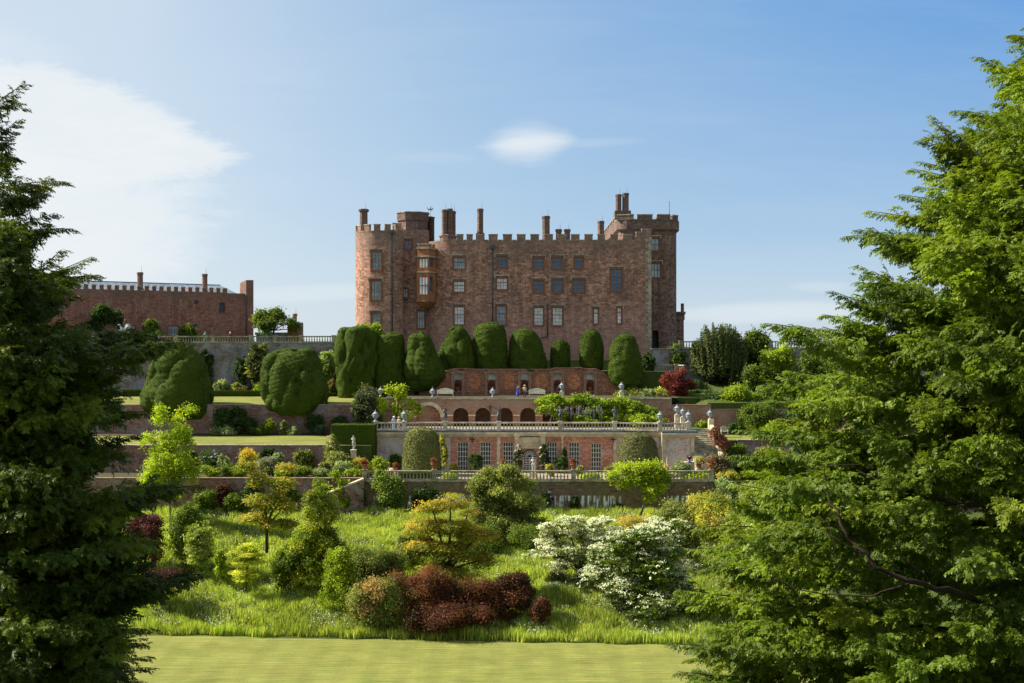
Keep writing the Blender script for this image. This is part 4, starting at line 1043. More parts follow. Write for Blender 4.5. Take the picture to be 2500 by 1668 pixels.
# ================================================================== FIGURES
def skin_mesh(nodes, edges, rads, root=0, sub=1):
    me = bpy.data.meshes.new('tmp'); me.from_pydata(nodes, edges, []); me.update()
    o = bpy.data.objects.new('tmp', me); COL.objects.link(o)
    o.modifiers.new('s', 'SKIN')
    if not me.skin_vertices: me.attributes  # layer is made with the modifier below
    import bmesh
    bm = bmesh.new(); bm.from_mesh(me); lay = bm.verts.layers.skin.verify(); bm.verts.ensure_lookup_table()
    for v in bm.verts: v[lay].radius = (rads[v.index],)*2 if not isinstance(rads[v.index], tuple) else rads[v.index]; v[lay].use_root = v.index == root
    bm.to_mesh(me); bm.free()
    if sub: m = o.modifiers.new('d', 'SUBSURF'); m.levels = sub; m.render_levels = sub
    dg = bpy.context.evaluated_depsgraph_get(); dg.update()
    out = bpy.data.meshes.new_from_object(o.evaluated_get(dg))
    out.materials.clear()
    for p in out.polygons: p.use_smooth = True
    bpy.data.objects.remove(o); bpy.data.meshes.remove(me)
    return out
def hand(N, E, R, wi, wrist, d, side):
    """palm and five unequal bent fingers growing from wrist index wi towards d"""
    d = Vector(d).normalized(); up = Vector((0, -1, 0)); sd = d.cross(up).normalized()*side
    if sd.length < .1: sd = Vector((1, 0, 0))*side
    pi = len(N); N.append(tuple(Vector(wrist)+d*.07)); E.append((wi, pi)); R.append(.028)
    for k, (o_, L) in enumerate(((-.035, .06), (-.012, .075), (.012, .07), (.033, .055))):
        b = Vector(wrist)+d*.12+sd*o_; t = b+d*L+up*.025
        i = len(N); N += [tuple(b), tuple(t)]; R += [.011, .008]; E += [(pi, i), (i, i+1)]
    b = Vector(wrist)+d*.06+sd*-.05; i = len(N); N += [tuple(b), tuple(b+d*.05-sd*.01+up*.02)]; R += [.012, .009]; E += [(pi, i), (i, i+1)]
def pose_nodes(P_):
    """P_: dict with el, er (elbows), hl, hr (wrists), kl, kr, fl, fr (feet), head offset"""
    g = dict(el=(-.27, .02, 1.14), hl=(-.28, -.08, .9), er=(.27, .02, 1.14), hr=(.28, -.08, .9), kl=(-.11, -.03, .5), fl=(-.12, 0, .07), kr=(.11, -.03, .5), fr=(.12, 0, .07), hd=(0, 0, 0), ln=(0, 0))
    g.update(P_); lx, ly = g['ln']
    N = [(0, 0, .95), (lx*.4, ly*.4, 1.14), (lx, ly, 1.36), (lx*1.2, ly*1.2, 1.5)]; R = [(.155, .11), (.13, .1), (.165, .11), .055]; E = [(0, 1), (1, 2), (2, 3)]
    hx, hy, hz = g['hd']; N += [(lx*1.2+hx*.5, ly*1.2+hy*.5, 1.57), (lx*1.2+hx, ly*1.2+hy-.01, 1.66+hz), (lx*1.2+hx, ly*1.2+hy, 1.74+hz)]; R += [.075, .1, .06]; E += [(3, 4), (4, 5), (5, 6)]
    for s, e, h, sd in ((-.18, 'el', 'hl', -1), (.18, 'er', 'hr', 1)):
        i = len(N); N += [(lx+s, ly, 1.42), g[e], g[h]]; R += [.062, .045, .03]; E += [(2, i), (i, i+1), (i+1, i+2)]
        hand(N, E, R, i+2, g[h], Vector(g[h])-Vector(g[e]), sd)
    for s, k, f in ((-.1, 'kl', 'fl'), (.1, 'kr', 'fr')):
        i = len(N); fx, fy, fz = g[f]; N += [(s, 0, .86), g[k], (fx, fy, fz), (fx*1.1, fy-.16, fz-.03)]; R += [.095, .062, .042, (.035, .03)]; E += [(0, i), (i, i+1), (i+1, i+2), (i+2, i+3)]
    return N, E, R, g
def figure(name, label, cat, loc, pose={}, mat='marble', group=None, rz=0, s=1.0, clothes=None, hair=None, hat=None, skirt=None, plinth=None, plm='balstone'):
    o = thing(name, label, cat, (0, 0, 0), group)
    N, E, R, g = pose_nodes(pose)
    me = skin_mesh(N, E, R); body = link('body', me, M[mat], o)
    hx, hy, hz = g['hd']; lx, ly = g['ln']; hc = (lx*1.2+hx, ly*1.2+hy, 1.68+hz)
    fc = MB()     # face: nose, brow, mouth and ears
    fc.tube([(hc[0], hc[1]-.095, hc[2]+.01), (hc[0], hc[1]-.125, hc[2]-.025)], [.01, .017], 5)
    fc.tube([(hc[0]-.045, hc[1]-.088, hc[2]+.015), (hc[0]+.045, hc[1]-.088, hc[2]+.015)], [.01, .01], 5)
    fc.tube([(hc[0]-.025, hc[1]-.098, hc[2]-.055), (hc[0]+.025, hc[1]-.098, hc[2]-.055)], [.008, .008], 5)
    for sx in (-1, 1): fc.tube([(hc[0]+sx*.095, hc[1], hc[2]+.02), (hc[0]+sx*.1, hc[1], hc[2]-.03)], [.015, .012], 5)
    fc.build('face', M[mat], o)
    if hair is not None:
        w = MB(); w.lathe(hc[0], hc[1]+.015, [(.1, hc[2]-.08), (.115, hc[2]), (.105, hc[2]+.06), (.06, hc[2]+.11), (0, hc[2]+.12)], 12, True); w.build('hair', hair, o)
    if hat is not None:
        w = MB(); w.lathe(hc[0], hc[1], [(.24, hc[2]+.02), (.12, hc[2]+.06), (.11, hc[2]+.14), (0, hc[2]+.16)], 14, True); w.build('hat', hat, o)
    if clothes:
        top, bot = clothes
        def sub(idx, grow, cut=None):
            mp = {k: i for i, k in enumerate(idx)}
            return [N[k] for k in idx], [(mp[a], mp[b]) for a, b in E if a in mp and b in mp], [tuple(x+grow for x in (R[k] if isinstance(R[k], tuple) else (R[k],)*2)) for k in idx]
        a1 = 7; a2 = 7+3+11
        n_, e_, r_ = sub([0, 1, 2, a1, a1+1, a2, a2+1], .022); link('shirt', skin_mesh(n_, e_, r_, 0), top, o)
        l1 = a2+3+11
        n_, e_, r_ = sub([0, l1, l1+1, l1+2, l1+4, l1+5, l1+6], .02); link('trousers', skin_mesh(n_, e_, r_, 0), bot, o)
    if skirt is not None:
        w = MB(); w.lathe(0, 0, [(.16, 1.1), (.21, .9), (.26, .6), (.30, .38)], 14, True, sy=.8); w.build('skirt', skirt, o)
    if mat in ('marble', 'leadstatue'):      # drapery folds on the statues
        w = MB(); w.tube([(-.2, -.04, 1.42), (.05, -.13, 1.15), (.17, -.08, .92), (.2, -.06, .6), (.14, .02, .22)], [.03, .05, .07, .08, .06], 7)
        w.tube([(-.15, -.1, .98), (0, -.14, .9), (.16, -.1, .96)], [.03, .045, .03], 6); w.tube([(-.14, -.08, .95), (-.1, -.1, .6), (-.06, -.06, .3)], [.05, .06, .04], 6)
        w.build('drapery', M[mat], o)
    if plinth:
        w = MB(); a, h = plinth; w.box(-a, a, -a, a, -h, 0); w.box(-a-.05, a+.05, -a-.05, a+.05, -.12, -.003); w.box(-a-.05, a+.05, -a-.05, a+.05, -h-.01, -h+.12); w.build('plinth', M[plm], o)
    elif mat == 'leadstatue':
        w = MB(); w.lathe(0, 0, [(.24, -.0), (.22, .05), (0, .05)], 10, False); w.build('base', M[mat], o)
    o.location = loc; o.rotation_euler = (0, 0, rz); o.scale = (s,)*3; return o
HB = TB+1.22; G = 'lead statues on the orangery balustrade'
figure('garden_statue', 'dark lead statue of a piping shepherd, leftmost on the balustrade', 'statue', (X(1087, DO), DO-.1, HB), dict(el=(-.3, -.1, 1.25), hl=(-.12, -.3, 1.45), er=(.32, -.1, 1.3), hr=(.1, -.32, 1.5), kl=(-.1, -.1, .55), fl=(-.05, -.12, .1), hd=(-.03, -.02, 0)), 'leadstatue', G, .2, 1.05)
figure('garden_statue', 'dark lead statue with one arm stretched out left, second along the balustrade', 'statue', (X(1218, DO), DO-.1, HB), dict(el=(-.38, -.05, 1.52), hl=(-.55, -.1, 1.68), er=(.3, .1, 1.2), hr=(.26, -.1, 1.02), kl=(-.15, -.1, .55), fl=(-.2, 0, .1), hd=(-.04, 0, 0), ln=(.03, 0)), 'leadstatue', G, 0, 1.1)
figure('garden_statue', 'dancing lead statue lifting one arm high and one knee, third along the balustrade', 'statue', (X(1368, DO), DO-.1, HB), dict(el=(-.3, 0, 1.6), hl=(-.36, -.05, 1.86), er=(.36, 0, 1.3), hr=(.2, -.2, 1.2), kl=(-.1, -.28, .72), fl=(.02, -.1, .4), hd=(.05, 0, 0), ln=(-.03, 0)), 'leadstatue', G, -.3, 1.05)
figure('garden_statue', 'stocky dark lead statue with hand on hip, fourth along the balustrade', 'statue', (X(1501, DO), DO-.1, HB), dict(el=(-.4, .05, 1.2), hl=(-.2, -.1, 1.02), er=(.42, .03, 1.25), hr=(.3, -.15, 1.42), kr=(.15, -.1, .5), fr=(.2, 0, .08), hd=(0, -.02, 0)), 'leadstatue', G, .1, 1.1)
figure('garden_statue', 'pale stone statue on a grey plinth before the square clipped hedge', 'statue', (X(863, 156), 156, Z(1098, 156)), dict(el=(-.3, -.05, 1.25), hl=(-.08, -.2, 1.3), er=(.2, -.02, 1.15), hr=(.02, -.2, .95), kl=(-.06, -.08, .5), fl=(-.05, 0, .07), kr=(.06, -.02, .5), fr=(.07, .03, .07)), 'marble', 'pale stone garden statues', .2, 1.03, plinth=(.32, 1.0))
figure('garden_statue', 'pale stone statue standing in front of the central orangery door', 'statue', (X(1302, 154), 154, Z(1152, 154)), dict(el=(-.3, -.05, 1.2), hl=(-.12, -.2, 1.35), er=(.28, -.02, 1.15), hr=(.15, -.2, .95), kl=(-.1, -.06, .5), kr=(.08, -.02, .5), hd=(-.03, 0, 0)), 'marble', 'pale stone garden statues', -.2, 1.08, plinth=(.36, Z(1152, 154)-T1), plm='cream')
def cloth(n, c): M[n] = plain(n, c, .85, .12, 6, .1); return M[n]
blue, purple, green_, white_, dark, straw, brown, grey, pale, cream_ = [cloth(a, b) for a, b in (('blue_cloth', (.06, .10, .36)), ('violet_cloth', (.16, .08, .40)), ('green_cloth', (.10, .30, .18)), ('white_cloth', (.68, .70, .75)), ('dark_cloth', (.03, .035, .05)), ('straw_hat', (.60, .36, .20)), ('brown_hair', (.12, .06, .035)), ('grey_hair', (.45, .42, .38)), ('pale_blue_cloth', (.38, .55, .72)), ('cream_cloth', (.6, .52, .36)))]
GP = 'visitors in the gardens'
T3P = T3+.02
figure('person', 'person in a blue dress, arm raised, left of the two on the brick terrace', 'person', (X(1264, 173.3), 173.3, T3P), dict(el=(-.25, -.12, 1.3), hl=(-.14, -.25, 1.55)), 'skin', GP, .9, .98, (blue, blue), brown, None, blue)
figure('person', 'person in a green top, violet trousers and straw hat on the brick terrace', 'person', (X(1281, 173.3), 173.3, T3P), dict(el=(-.3, .05, 1.2), hl=(-.22, -.12, 1.05)), 'skin', GP, 0, .98, (cloth('light_green_cloth', (.45, .5, .25)), purple), brown, straw)
figure('person', 'person in pale blue clothes and white hat behind the balustrade, far left', 'person', (X(962, 164), 164, T2+.02), {}, 'skin', GP, .3, 1.02, (pale, pale), grey, white_)
figure('person', 'person in cream clothes and pale hat leaning at the left balustrade', 'person', (X(974, 164.2), 164.2, T2+.02), {}, 'skin', GP, -.4, .98, (cream_, grey), brown, straw)
figure('person', 'person with long fair hair in a green dress on the top terrace', 'person', (X(501, 189), 189, TOP+.02), dict(el=(-.3, -.1, 1.2), hl=(-.2, -.25, 1.3)), 'skin', GP, 0, .98, (green_, green_), straw, None, green_)
figure('person', 'person in dark clothes and pale cap leaning over the top left balustrade', 'person', (X(562, 188.2), 188.2, TOP+.02), dict(ln=(0, -.12)), 'skin', GP, .2, .93, (dark, dark), grey, cream_)
figure('person', 'person in dark clothes sitting at the foot of the staircase by the wall', 'person', (X(1684, 153.5), 153.6, Z(1136, 153.5)-.38), dict(kl=(-.14, -.42, .9), fl=(-.14, -.42, .45), kr=(.14, -.42, .9), fr=(.14, -.42, .45), el=(-.28, -.12, 1.15), hl=(-.15, -.35, .98), er=(.28, -.12, 1.15), hr=(.15, -.35, .98)), 'skin', GP, -.2, 1.0, (dark, blue), brown)
w = MB(); w.box(X(1684, 153.5)-.6, X(1684, 153.5)+.6, 153.4, 154.2, T1, Z(1136, 153.5)+.42); tag(w.build('stone_block', M['balstone']), 'low stone block the seated person rests on beside the steps', 'stone block')

# winged horse and rider group in pale lead on the top terrace
o = thing('horse_statue', 'pale lead statue of a winged horse and trumpeting rider on the top left terrace', 'statue', (0, 0, 0))
N = [(0, 0, 1.2), (.45, 0, 1.35), (.75, 0, 1.75), (.95, 0, 2.15), (1.25, 0, 2.0), (-.45, 0, 1.1), (-.6, 0, .7), (-.55, 0, .1), (-.4, .18, .7), (-.5, .18, .1), (.7, -.12, 1.2), (1.1, -.12, 1.15), (.6, .14, 1.05), (.95, .14, .8), (-.8, 0, .95), (-1.0, 0, .45)]
E = [(0, 1), (1, 2), (2, 3), (3, 4), (0, 5), (5, 6), (6, 7), (5, 8), (8, 9), (1, 10), (10, 11), (1, 12), (12, 13), (5, 14), (14, 15)]
link('horse', skin_mesh(N, E, [.3, .28, .18, .14, .08, .27, .12, .05, .12, .05, .1, .05, .1, .05, .08, .04]), M['urn'], o)
N2, E2, R2, _ = pose_nodes(dict(er=(.35, 0, 1.55), hr=(.4, 0, 1.85), kl=(-.2, -.3, .8), fl=(-.2, -.2, .45), kr=(.2, -.3, .8), fr=(.2, -.2, .45)))
rm = skin_mesh(N2, E2, R2); rider = link('rider', rm, M['urn'], o); rider.location = (0, 0, .75); rider.scale = (.85,)*3
w = MB()
for sy in (-1, 1):
    for k in range(5): w.tube([(-.05, sy*.2, 1.5), (-.35-.1*k, sy*(.5+.08*k), 2.1-.14*k), (-.8-.05*k, sy*(.75+.05*k), 2.25-.3*k)], [.06, .09, .02], 5)
w.build('wings', M['marble'], o)
w = MB(); w.box(-.9, .8, -.45, .45, -.9, 0); w.box(-1, .9, -.55, .55, 0, .12); w.build('plinth', M['mossy'], o)
w = MB(); w.tube([(.3, 0, 2.3), (.1, 0, 2.8), (.05, 0, 3.0)], [.03, .04, .12], 6); w.build('trumpet', M['urn'], o)
o.location = (X(306, 192), 192, TOP+.9); o.scale = (-.95, .95, .95)

# ================================================================== PLANTS
def C3(r, g, b): return (r, g, b)
G_DK = [((.028, .055, .018), 3), ((.045, .085, .022), 2)]
G_MID = [((.075, .12, .018), 3), ((.12, .17, .024), 2), ((.05, .085, .016), 2)]
G_BR = [((.17, .24, .02), 3), ((.25, .32, .03), 2), ((.11, .16, .018), 1.5)]
G_LIME = [((.25, .33, .024), 3), ((.33, .40, .034), 2), ((.15, .21, .016), 1.6)]
G_OLV = [((.14, .17, .05), 3), ((.24, .27, .09), 2), ((.08, .10, .03), 2)]
G_GOLD = [((.34, .29, .05), 3), ((.40, .27, .06), 1.1), ((.20, .23, .035), 3), ((.12, .16, .025), 2)]
G_YEL = [((.34, .34, .08), 3), ((.22, .26, .05), 3), ((.40, .30, .10), 1)]
G_SILV = [((.20, .25, .16), 3), ((.30, .34, .24), 1.5), ((.10, .15, .07), 2)]
G_RED = [((.12, .042, .028), 3), ((.165, .058, .04), 2), ((.065, .03, .022), 2), ((.13, .085, .04), 1.2), ((.08, .09, .03), .9)]
G_PURP = [((.05, .015, .022), 3), ((.08, .022, .032), 2), ((.035, .018, .02), 2)]
G_DRED = [((.07, .03, .022), 3), ((.11, .04, .03), 2), ((.05, .035, .02), 2)]
G_PINKG = [((.20, .20, .07), 3), ((.34, .22, .13), 2), ((.10, .15, .04), 3)]
G_BLUE = [((.06, .10, .07), 3), ((.10, .15, .11), 2)]
def plant(name, label, cat, px, D, ytop, hwp, pal, n=2600, leaf=.16, blobs=None, trunk=True, ybase=None, seed=0, group=None, dp=.8, flowers=None, clump=22, cs=.16, up=.4, flat=1.0, shell=.5, bark='bark', lean=0, cover=.0, tw=.05, stems=3):
    """a bush or small tree whose crown fills hwp px either side of px from ytop down"""
    rng = np.random.default_rng(abs(hash((round(px), round(ytop), seed))) % 2**31 if False else int(px*7+ytop*13+seed))
    if D < 142 and hwp > 30: hwp *= 1.12; n = int(n*1.35); blobs = blobs and [(px+(p_-px)*1.07, q_, r_*1.16, s_*1.14, t_) for p_, q_, r_, s_, t_ in blobs]
    x = X(px, D); zg = ground(x, D) if ybase is None else Z(ybase, D); zt = Z(ytop, D); hw = hwp*D/F; h = zt-zg
    o = thing(name, label, cat, (x, D, zg), group)
    if blobs is None:
        z0 = zg+cover*h; hh = zt-z0
        blobs = [((x, D, z0+hh*.52), (hw*.85, hw*.85*dp, hh*.48))]
        for k in range(6):
            a = rng.uniform(0, 6.28); f = rng.uniform(.45, .62); q = rng.uniform(.2, .75)
            blobs.append(((x+hw*f*math.cos(a), D+hw*f*dp*math.sin(a), z0+hh*q), (hw*.45, hw*.45*dp, hh*.3)))
    else:
        blobs = [((X(bx, D)+0, D+dy, Z(by, D)), (bw*D/F, bw*D/F*dp, bh*D/F)) for bx, by, bw, bh, dy in blobs]
    V, C = leaf_crown(rng, blobs, n, leaf, pal, clump, cs*max(.6, min(hw, 3)), flat, up, shell)
    np_mesh('crown' if trunk else 'foliage', V, C, 4, M['leaf'], o)
    if flowers:
        fp, fn, fs, ft = flowers
        Vf, Cf = leaf_crown(rng, blobs, fn/1.8, fs, fp, 5, .12, .5, ft, .93, .06); np_mesh('blossom', Vf, Cf, 4, M['petal'], o)
    w = MB(); th = max(.03, tw*hw)
    if trunk:
        c0 = max(blobs, key=lambda b: b[1][0]*b[1][2])[0]; mid = (x+(c0[0]-x)*.5+lean, D, zg+(c0[2]-zg)*.5)
        w.tube([(x, D, zg-.2), mid, c0], [th*1.3, th, th*.5], 7)
        for b in blobs:
            c = b[0]; w.tube([mid, ((mid[0]+c[0])/2, (mid[1]+c[1])/2, (mid[2]+c[2])/2+.1), c, (c[0], c[1], c[2]+b[1][2]*.6)], [th*.7, th*.5, th*.3, th*.1], 5)
    else:
        for k in range(stems):
            b = blobs[k % len(blobs)]; c = b[0]; w.tube([(x+rng.uniform(-.1, .1)*hw, D, zg-.1), ((x+c[0])/2, (D+c[1])/2, (zg+c[2])/2), c], [th*.5, th*.4, th*.15], 5)
    w.build('trunk' if trunk else 'stem', M[bark], o)
    return o

# ---- clipped yews
def topiary(label, rows, D, seed, lumps=26, amp=.5, zb_py=None, pal=None, dp=.85, lobe=1.5, name='clipped_yew', group='clipped yews below the castle', fuzz=7000, leaf=.17, mat='clipped', cat='topiary', ridge=0, hollow=0):
    """rows: (py, left px, right px) from top to bottom"""
    rng = np.random.default_rng(seed)
    pal = pal or [((.052, .088, .011), 3), ((.038, .066, .009), 2), ((.08, .115, .014), 1)]
    rows = np.array(rows, float); zt, zb = Z(rows[0, 0], D), Z(rows[-1, 0], D)
    nt, nh = 150, 120
    t = np.linspace(0, 1, nh); py = rows[0, 0]+(rows[-1, 0]-rows[0, 0])*(1-np.cos(t*math.pi*.5))**.9
    L = np.interp(py, rows[:, 0], rows[:, 1]); Rr = np.interp(py, rows[:, 0], rows[:, 2])
    ker = np.hanning(13)[1:-1]; ker /= ker.sum(); sm_ = lambda q: np.convolve(np.pad(q, 5, 'edge'), ker, 'valid')
    L, Rr = sm_(L), sm_(Rr); cx_ = X((L+Rr)/2, D); hw = (Rr-L)/2*D/F; z = Z(py, D)
    hw = hw*np.minimum(1, np.sqrt(np.clip((py-rows[0, 0])/8.0, 0, 1)+0)+.02) if rows[0, 2]-rows[0, 1] > 2 else hw
    th = np.linspace(0, 2*math.pi, nt, endpoint=False)
    V = np.stack([cx_[:, None]+hw[:, None]*np.cos(th), D+hw[:, None]*dp*np.sin(th), np.repeat(z[:, None], nt, 1)], -1)
    n1 = np.stack([np.cos(th)*np.ones((nh, 1)), np.sin(th)*np.ones((nh, 1)), np.linspace(.9, 0, nh)[:, None]*np.ones((1, nt))], -1); n1 /= np.linalg.norm(n1, axis=-1, keepdims=True)
    P0 = V.reshape(-1, 3); N0 = n1.reshape(-1, 3)
    if lumps:
        lumps = int(lumps*1.9); lobe = lobe*.78
        K = rng.choice(len(P0), lumps, p=np.repeat(hw+.05, nt)/np.sum(np.repeat(hw+.05, nt))); LC = P0[K]; LR = lobe*rng.uniform(.6, 1.3, lumps)
        sc = np.array([1, 1, .6])
        d2 = (((P0[:, None]-LC[None])*sc)**2).sum(-1)/(LR**2)[None]
        lumps_ = 1; h = (np.sqrt(np.clip(1-d2, 0, 1))*LR[None]).max(1)/lobe
        P0 = P0+N0*(h[:, None]-.72)*amp*.62
    if hollow:
        K = rng.choice(len(P0), hollow, p=np.repeat(hw+.05, nt)/np.sum(np.repeat(hw+.05, nt)))
        for q_ in K:
            if P0[q_][2] > zt-.25*(zt-zb): continue
            dd = ((P0-P0[q_])*np.array([1, 1, .6])); dd = (dd**2).sum(1)/(.55*rng.uniform(.6, 1.3))**2
            P0 = P0-N0*(np.exp(-dd)*rng.uniform(.4, .9))[:, None]
    # small unevenness from a few random plane waves
    for fq, am in ((2.2, .03), (4.5, .02), (9, .01)):
        for _ in range(3):
            k = rng.normal(size=3)*fq; P0 = P0+N0*(np.sin(P0@k+rng.uniform(0, 6))*am)[:, None]
    idx = np.arange(nh*nt).reshape(nh, nt); a = idx[:-1]; b = idx[1:]
    Fq = np.stack([np.roll(a, -1, 1), a, b, np.roll(b, -1, 1)], -1).reshape(-1, 4)
    G_ = P0.reshape(nh, nt, 3); tu = np.roll(G_, -1, 1)-np.roll(G_, 1, 1); tv = np.gradient(G_, axis=0); SN = unit(np.cross(tv, tu).reshape(-1, 3)); SN *= np.sign((SN*N0).sum(1, keepdims=True)+1e-9)
    cv = np.ones((len(P0), 1))*np.array(pal[0][0]); kk = rng.normal(size=(4, 3))*1.3
    m_ = sum(np.sin(P0@k+i) for i, k in enumerate(kk))/4; cv = cv*(1+.18*m_[:, None])
    j = rng.choice(len(P0), fuzz, p=np.repeat(hw+.02, nt)/np.sum(np.repeat(hw+.02, nt)))
    pp = P0[j]+N0[j]*rng.uniform(-.04, .09, (fuzz, 1))+rng.normal(size=(fuzz, 3))*.05
    nn = unit(SN[j]*1.2+rng.normal(size=(fuzz, 3))*.45)
    Vq = quads(rng, pp, nn, leaf, .5); cq = pick(rng, pal, fuzz)*rng.uniform(.7, 1.35, (fuzz, 1))
    loc = (X((rows[-1, 1]+rows[-1, 2])/2, D), D, zb)
    o = thing(name, label, cat, loc, group)
    np_mesh('foliage', Vq, np.repeat(cq, 4, 0), 4, M[mat], o, (P0, Fq, cv))
    w = MB(); gz = min(ground(loc[0], D), zb); w.tube([(loc[0], D, gz-.3), (loc[0], D, zb+1.0)], [.35, .3], 8); w.build('trunk', M['yewbark'], o)
    return o
TP = 'clipped yews below the castle'
topiary('tallest shaggy clipped yew with dark hollows, left end of the castle row', [(795,862,880),(800,840,900),(808,830,912),(825,826,918),(850,820,922),(880,816,925),(905,816,927),(935,820,928),(968,825,925)], 182.8, 11, 34, 1.0, lobe=1.6, hollow=34)
topiary('clipped yew second from the left in the castle row, smooth rounded top', [(810,950,962),(814,935,975),(822,924,982),(840,917,986),(860,915,988),(885,916,996),(915,914,1003),(962,914,1006)], 183.2, 12, 14, .5)
topiary('broad clipped yew leaning right over the curved wall end, third in the row', [(811,1022,1036),(815,1012,1046),(825,1002,1056),(850,994,1065),(870,992,1072),(900,986,1083),(920,984,1086),(944,990,1066),(955,995,1040)], 181.9, 13, 18, .7)
topiary('lumpy clipped yew lit on its folds, fourth in the row', [(797,1108,1120),(801,1098,1130),(812,1090,1140),(835,1082,1148),(855,1074,1152),(880,1074,1158),(903,1078,1160)], 184.2, 14, 20, .9, lobe=1.3)
topiary('tall drum-shaped clipped yew in the middle of the row', [(786,1185,1208),(790,1172,1222),(798,1162,1230),(815,1156,1235),(835,1155,1238),(860,1158,1240),(885,1162,1242),(905,1165,1242)], 184.3, 15, 8, .35)
topiary('wide dome-shaped clipped yew with a sunlit cap, sixth in the row', [(800,1272,1290),(804,1262,1302),(815,1252,1312),(835,1246,1322),(860,1243,1330),(885,1242,1337),(906,1246,1338)], 184.2, 16, 10, .4)
topiary('smallest egg-shaped clipped yew in the row', [(828,1364,1371),(831,1359,1377),(837,1352,1383),(846,1347,1388),(855,1344,1390),(865,1343,1391),(885,1343,1392),(900,1345,1391)], 184.3, 17, 4, .15)
topiary('narrow tall clipped yew between the smallest and the last of the row', [(803,1440,1452),(807,1430,1460),(820,1422,1467),(845,1416,1472),(870,1415,1474),(895,1416,1474),(906,1424,1470)], 184.2, 18, 6, .25)
topiary('dark clipped yew at the right end of the row, hanging over the wall', [(813,1515,1532),(817,1506,1542),(830,1497,1553),(860,1489,1560),(890,1486,1567),(920,1487,1570),(940,1496,1570),(948,1520,1560)], 181.9, 19, 10, .4)
topiary('huge bell-shaped clipped yew spilling over the wall, left', [(829,425,440),(833,417,452),(842,410,463),(856,399,477),(871,386,487),(882,378,499),(894,368,504),(925,361,510),(964,350,519),(990,350,519),(1008,360,515),(1022,385,500)], 171.5, 21, 30, 1.0, lobe=1.7, fuzz=11000)
topiary('huge rounded clipped yew with dark folds, right of the bell-shaped one', [(847,706,726),(852,686,746),(861,664,762),(880,648,778),(905,642,788),(935,638,796),(965,638,798),(990,643,797),(1003,652,790),(1012,672,776)], 171.5, 22, 44, 1.3, lobe=1.5, fuzz=11000, hollow=22)
topiary('pale speckled clipped column by the orangery, left', [(1043,1022,1036),(1046,1008,1050),(1053,998,1060),(1065,991,1068),(1085,987,1072),(1110,985,1075),(1152,983,1077)], 157.5, 23, 0, 0, pal=[((.17,.19,.07),3),((.11,.13,.04),2),((.24,.25,.11),1)], group='clipped bushes before the orangery', name='clipped_bush', leaf=.2, fuzz=12000)
topiary('pale dome-shaped clipped bush by the orangery, right', [(1055,1552,1566),(1058,1540,1578),(1066,1528,1590),(1080,1518,1598),(1100,1510,1604),(1125,1505,1608),(1152,1503,1610)], 157.5, 24, 0, 0, pal=[((.14,.15,.07),3),((.09,.11,.04),2),((.20,.20,.11),1)], group='clipped bushes before the orangery', name='clipped_bush', leaf=.2, fuzz=12000)
# box hedges
def hedge(label, x0, x1, y0, y1, zb, zt, seed, group='low box hedges', name='clipped_hedge'):
    rng = np.random.default_rng(seed); me = MB(); n = int(max(3000, (x1-x0)*(zt-zb)*140)); n = min(n, 16000)
    o = thing(name, label, 'hedge', ((x0+x1)/2, (y0+y1)/2, zb), group)
    fs = rng.random(n); u, v = rng.random(n), rng.random(n); w_, d_, h_ = x1-x0, y1-y0, zt-zb
    A = np.array([w_*h_, w_*d_, d_*h_, d_*h_]); k = rng.choice(4, n, p=A/A.sum())
    p = np.zeros((n, 3)); nn = np.zeros((n, 3))
    p[:, 0] = np.select([k == 0, k == 1, k == 2, k == 3], [x0+u*w_, x0+u*w_, x0, x1]); p[:, 1] = np.select([k == 0, k == 1, k >= 2], [y0, y0+v*d_, y0+u*d_]); p[:, 2] = np.select([k == 0, k == 1, k >= 2], [zb+v*h_, zt, zb+v*h_])
    nn[:, 0] = np.select([k == 2, k == 3], [-1, 1], 0); nn[:, 1] = np.where(k == 0, -1, 0); nn[:, 2] = np.where(k == 1, 1, 0)
    p += rng.normal(size=p.shape)*.045
    V = quads(rng, p, unit(nn*.7+rng.normal(size=p.shape)*.7), .15); pal = [((.06, .095, .012), 3), ((.042, .07, .010), 2)]
    c = pick(rng, pal, n)*rng.uniform(.7, 1.3, (n, 1))
    b = [(x0,y0,zb),(x1,y0,zb),(x1,y1,zb),(x0,y1,zb),(x0,y0,zt),(x1,y0,zt),(x1,y1,zt),(x0,y1,zt)]
    ef = np.array([(0,1,5,4),(1,2,6,5),(2,3,7,6),(3,0,4,7),(4,5,6,7)]); ev = np.array(b, float)
    ev2 = ev[ef].reshape(-1, 3); ef2 = np.arange(20).reshape(5, 4)
    f = np_mesh('foliage', V, np.repeat(c, 4, 0), 4, M['clipped'], o, (ev2, ef2, np.ones((20, 3))*np.array(pal[0][0])))
    for q_ in range(n, n+5): f.data.polygons[q_].use_smooth = False
    return o
hedge('tall square clipped yew hedge behind the pale statue', X(808, 159), X(914, 159), 159, 162.5, Z(1120, 159), Z(1038, 159), 1, None, 'square_hedge')
hedge('low clipped hedge left of the bell-shaped yew', X(300, 183.3), X(357, 183.3), 183, 184, ground(-50, 183.2), Z(953, 183.3), 2)
hedge('low clipped hedge running between the two huge yews', X(518, 183.3), X(637, 183.3), 183, 184, ground(-50, 183.2), Z(955, 183.3), 3)
hedge('low clipped hedge right of the rounded huge yew', X(798, 183.3), X(820, 183.3), 183, 184, ground(-50, 183.2), Z(960, 183.3), 4)
hedge('low box edging behind the lowest balustrade', X(975, 153), X(1060, 153), 152.6, 153.4, T1, T1+.7, 5)

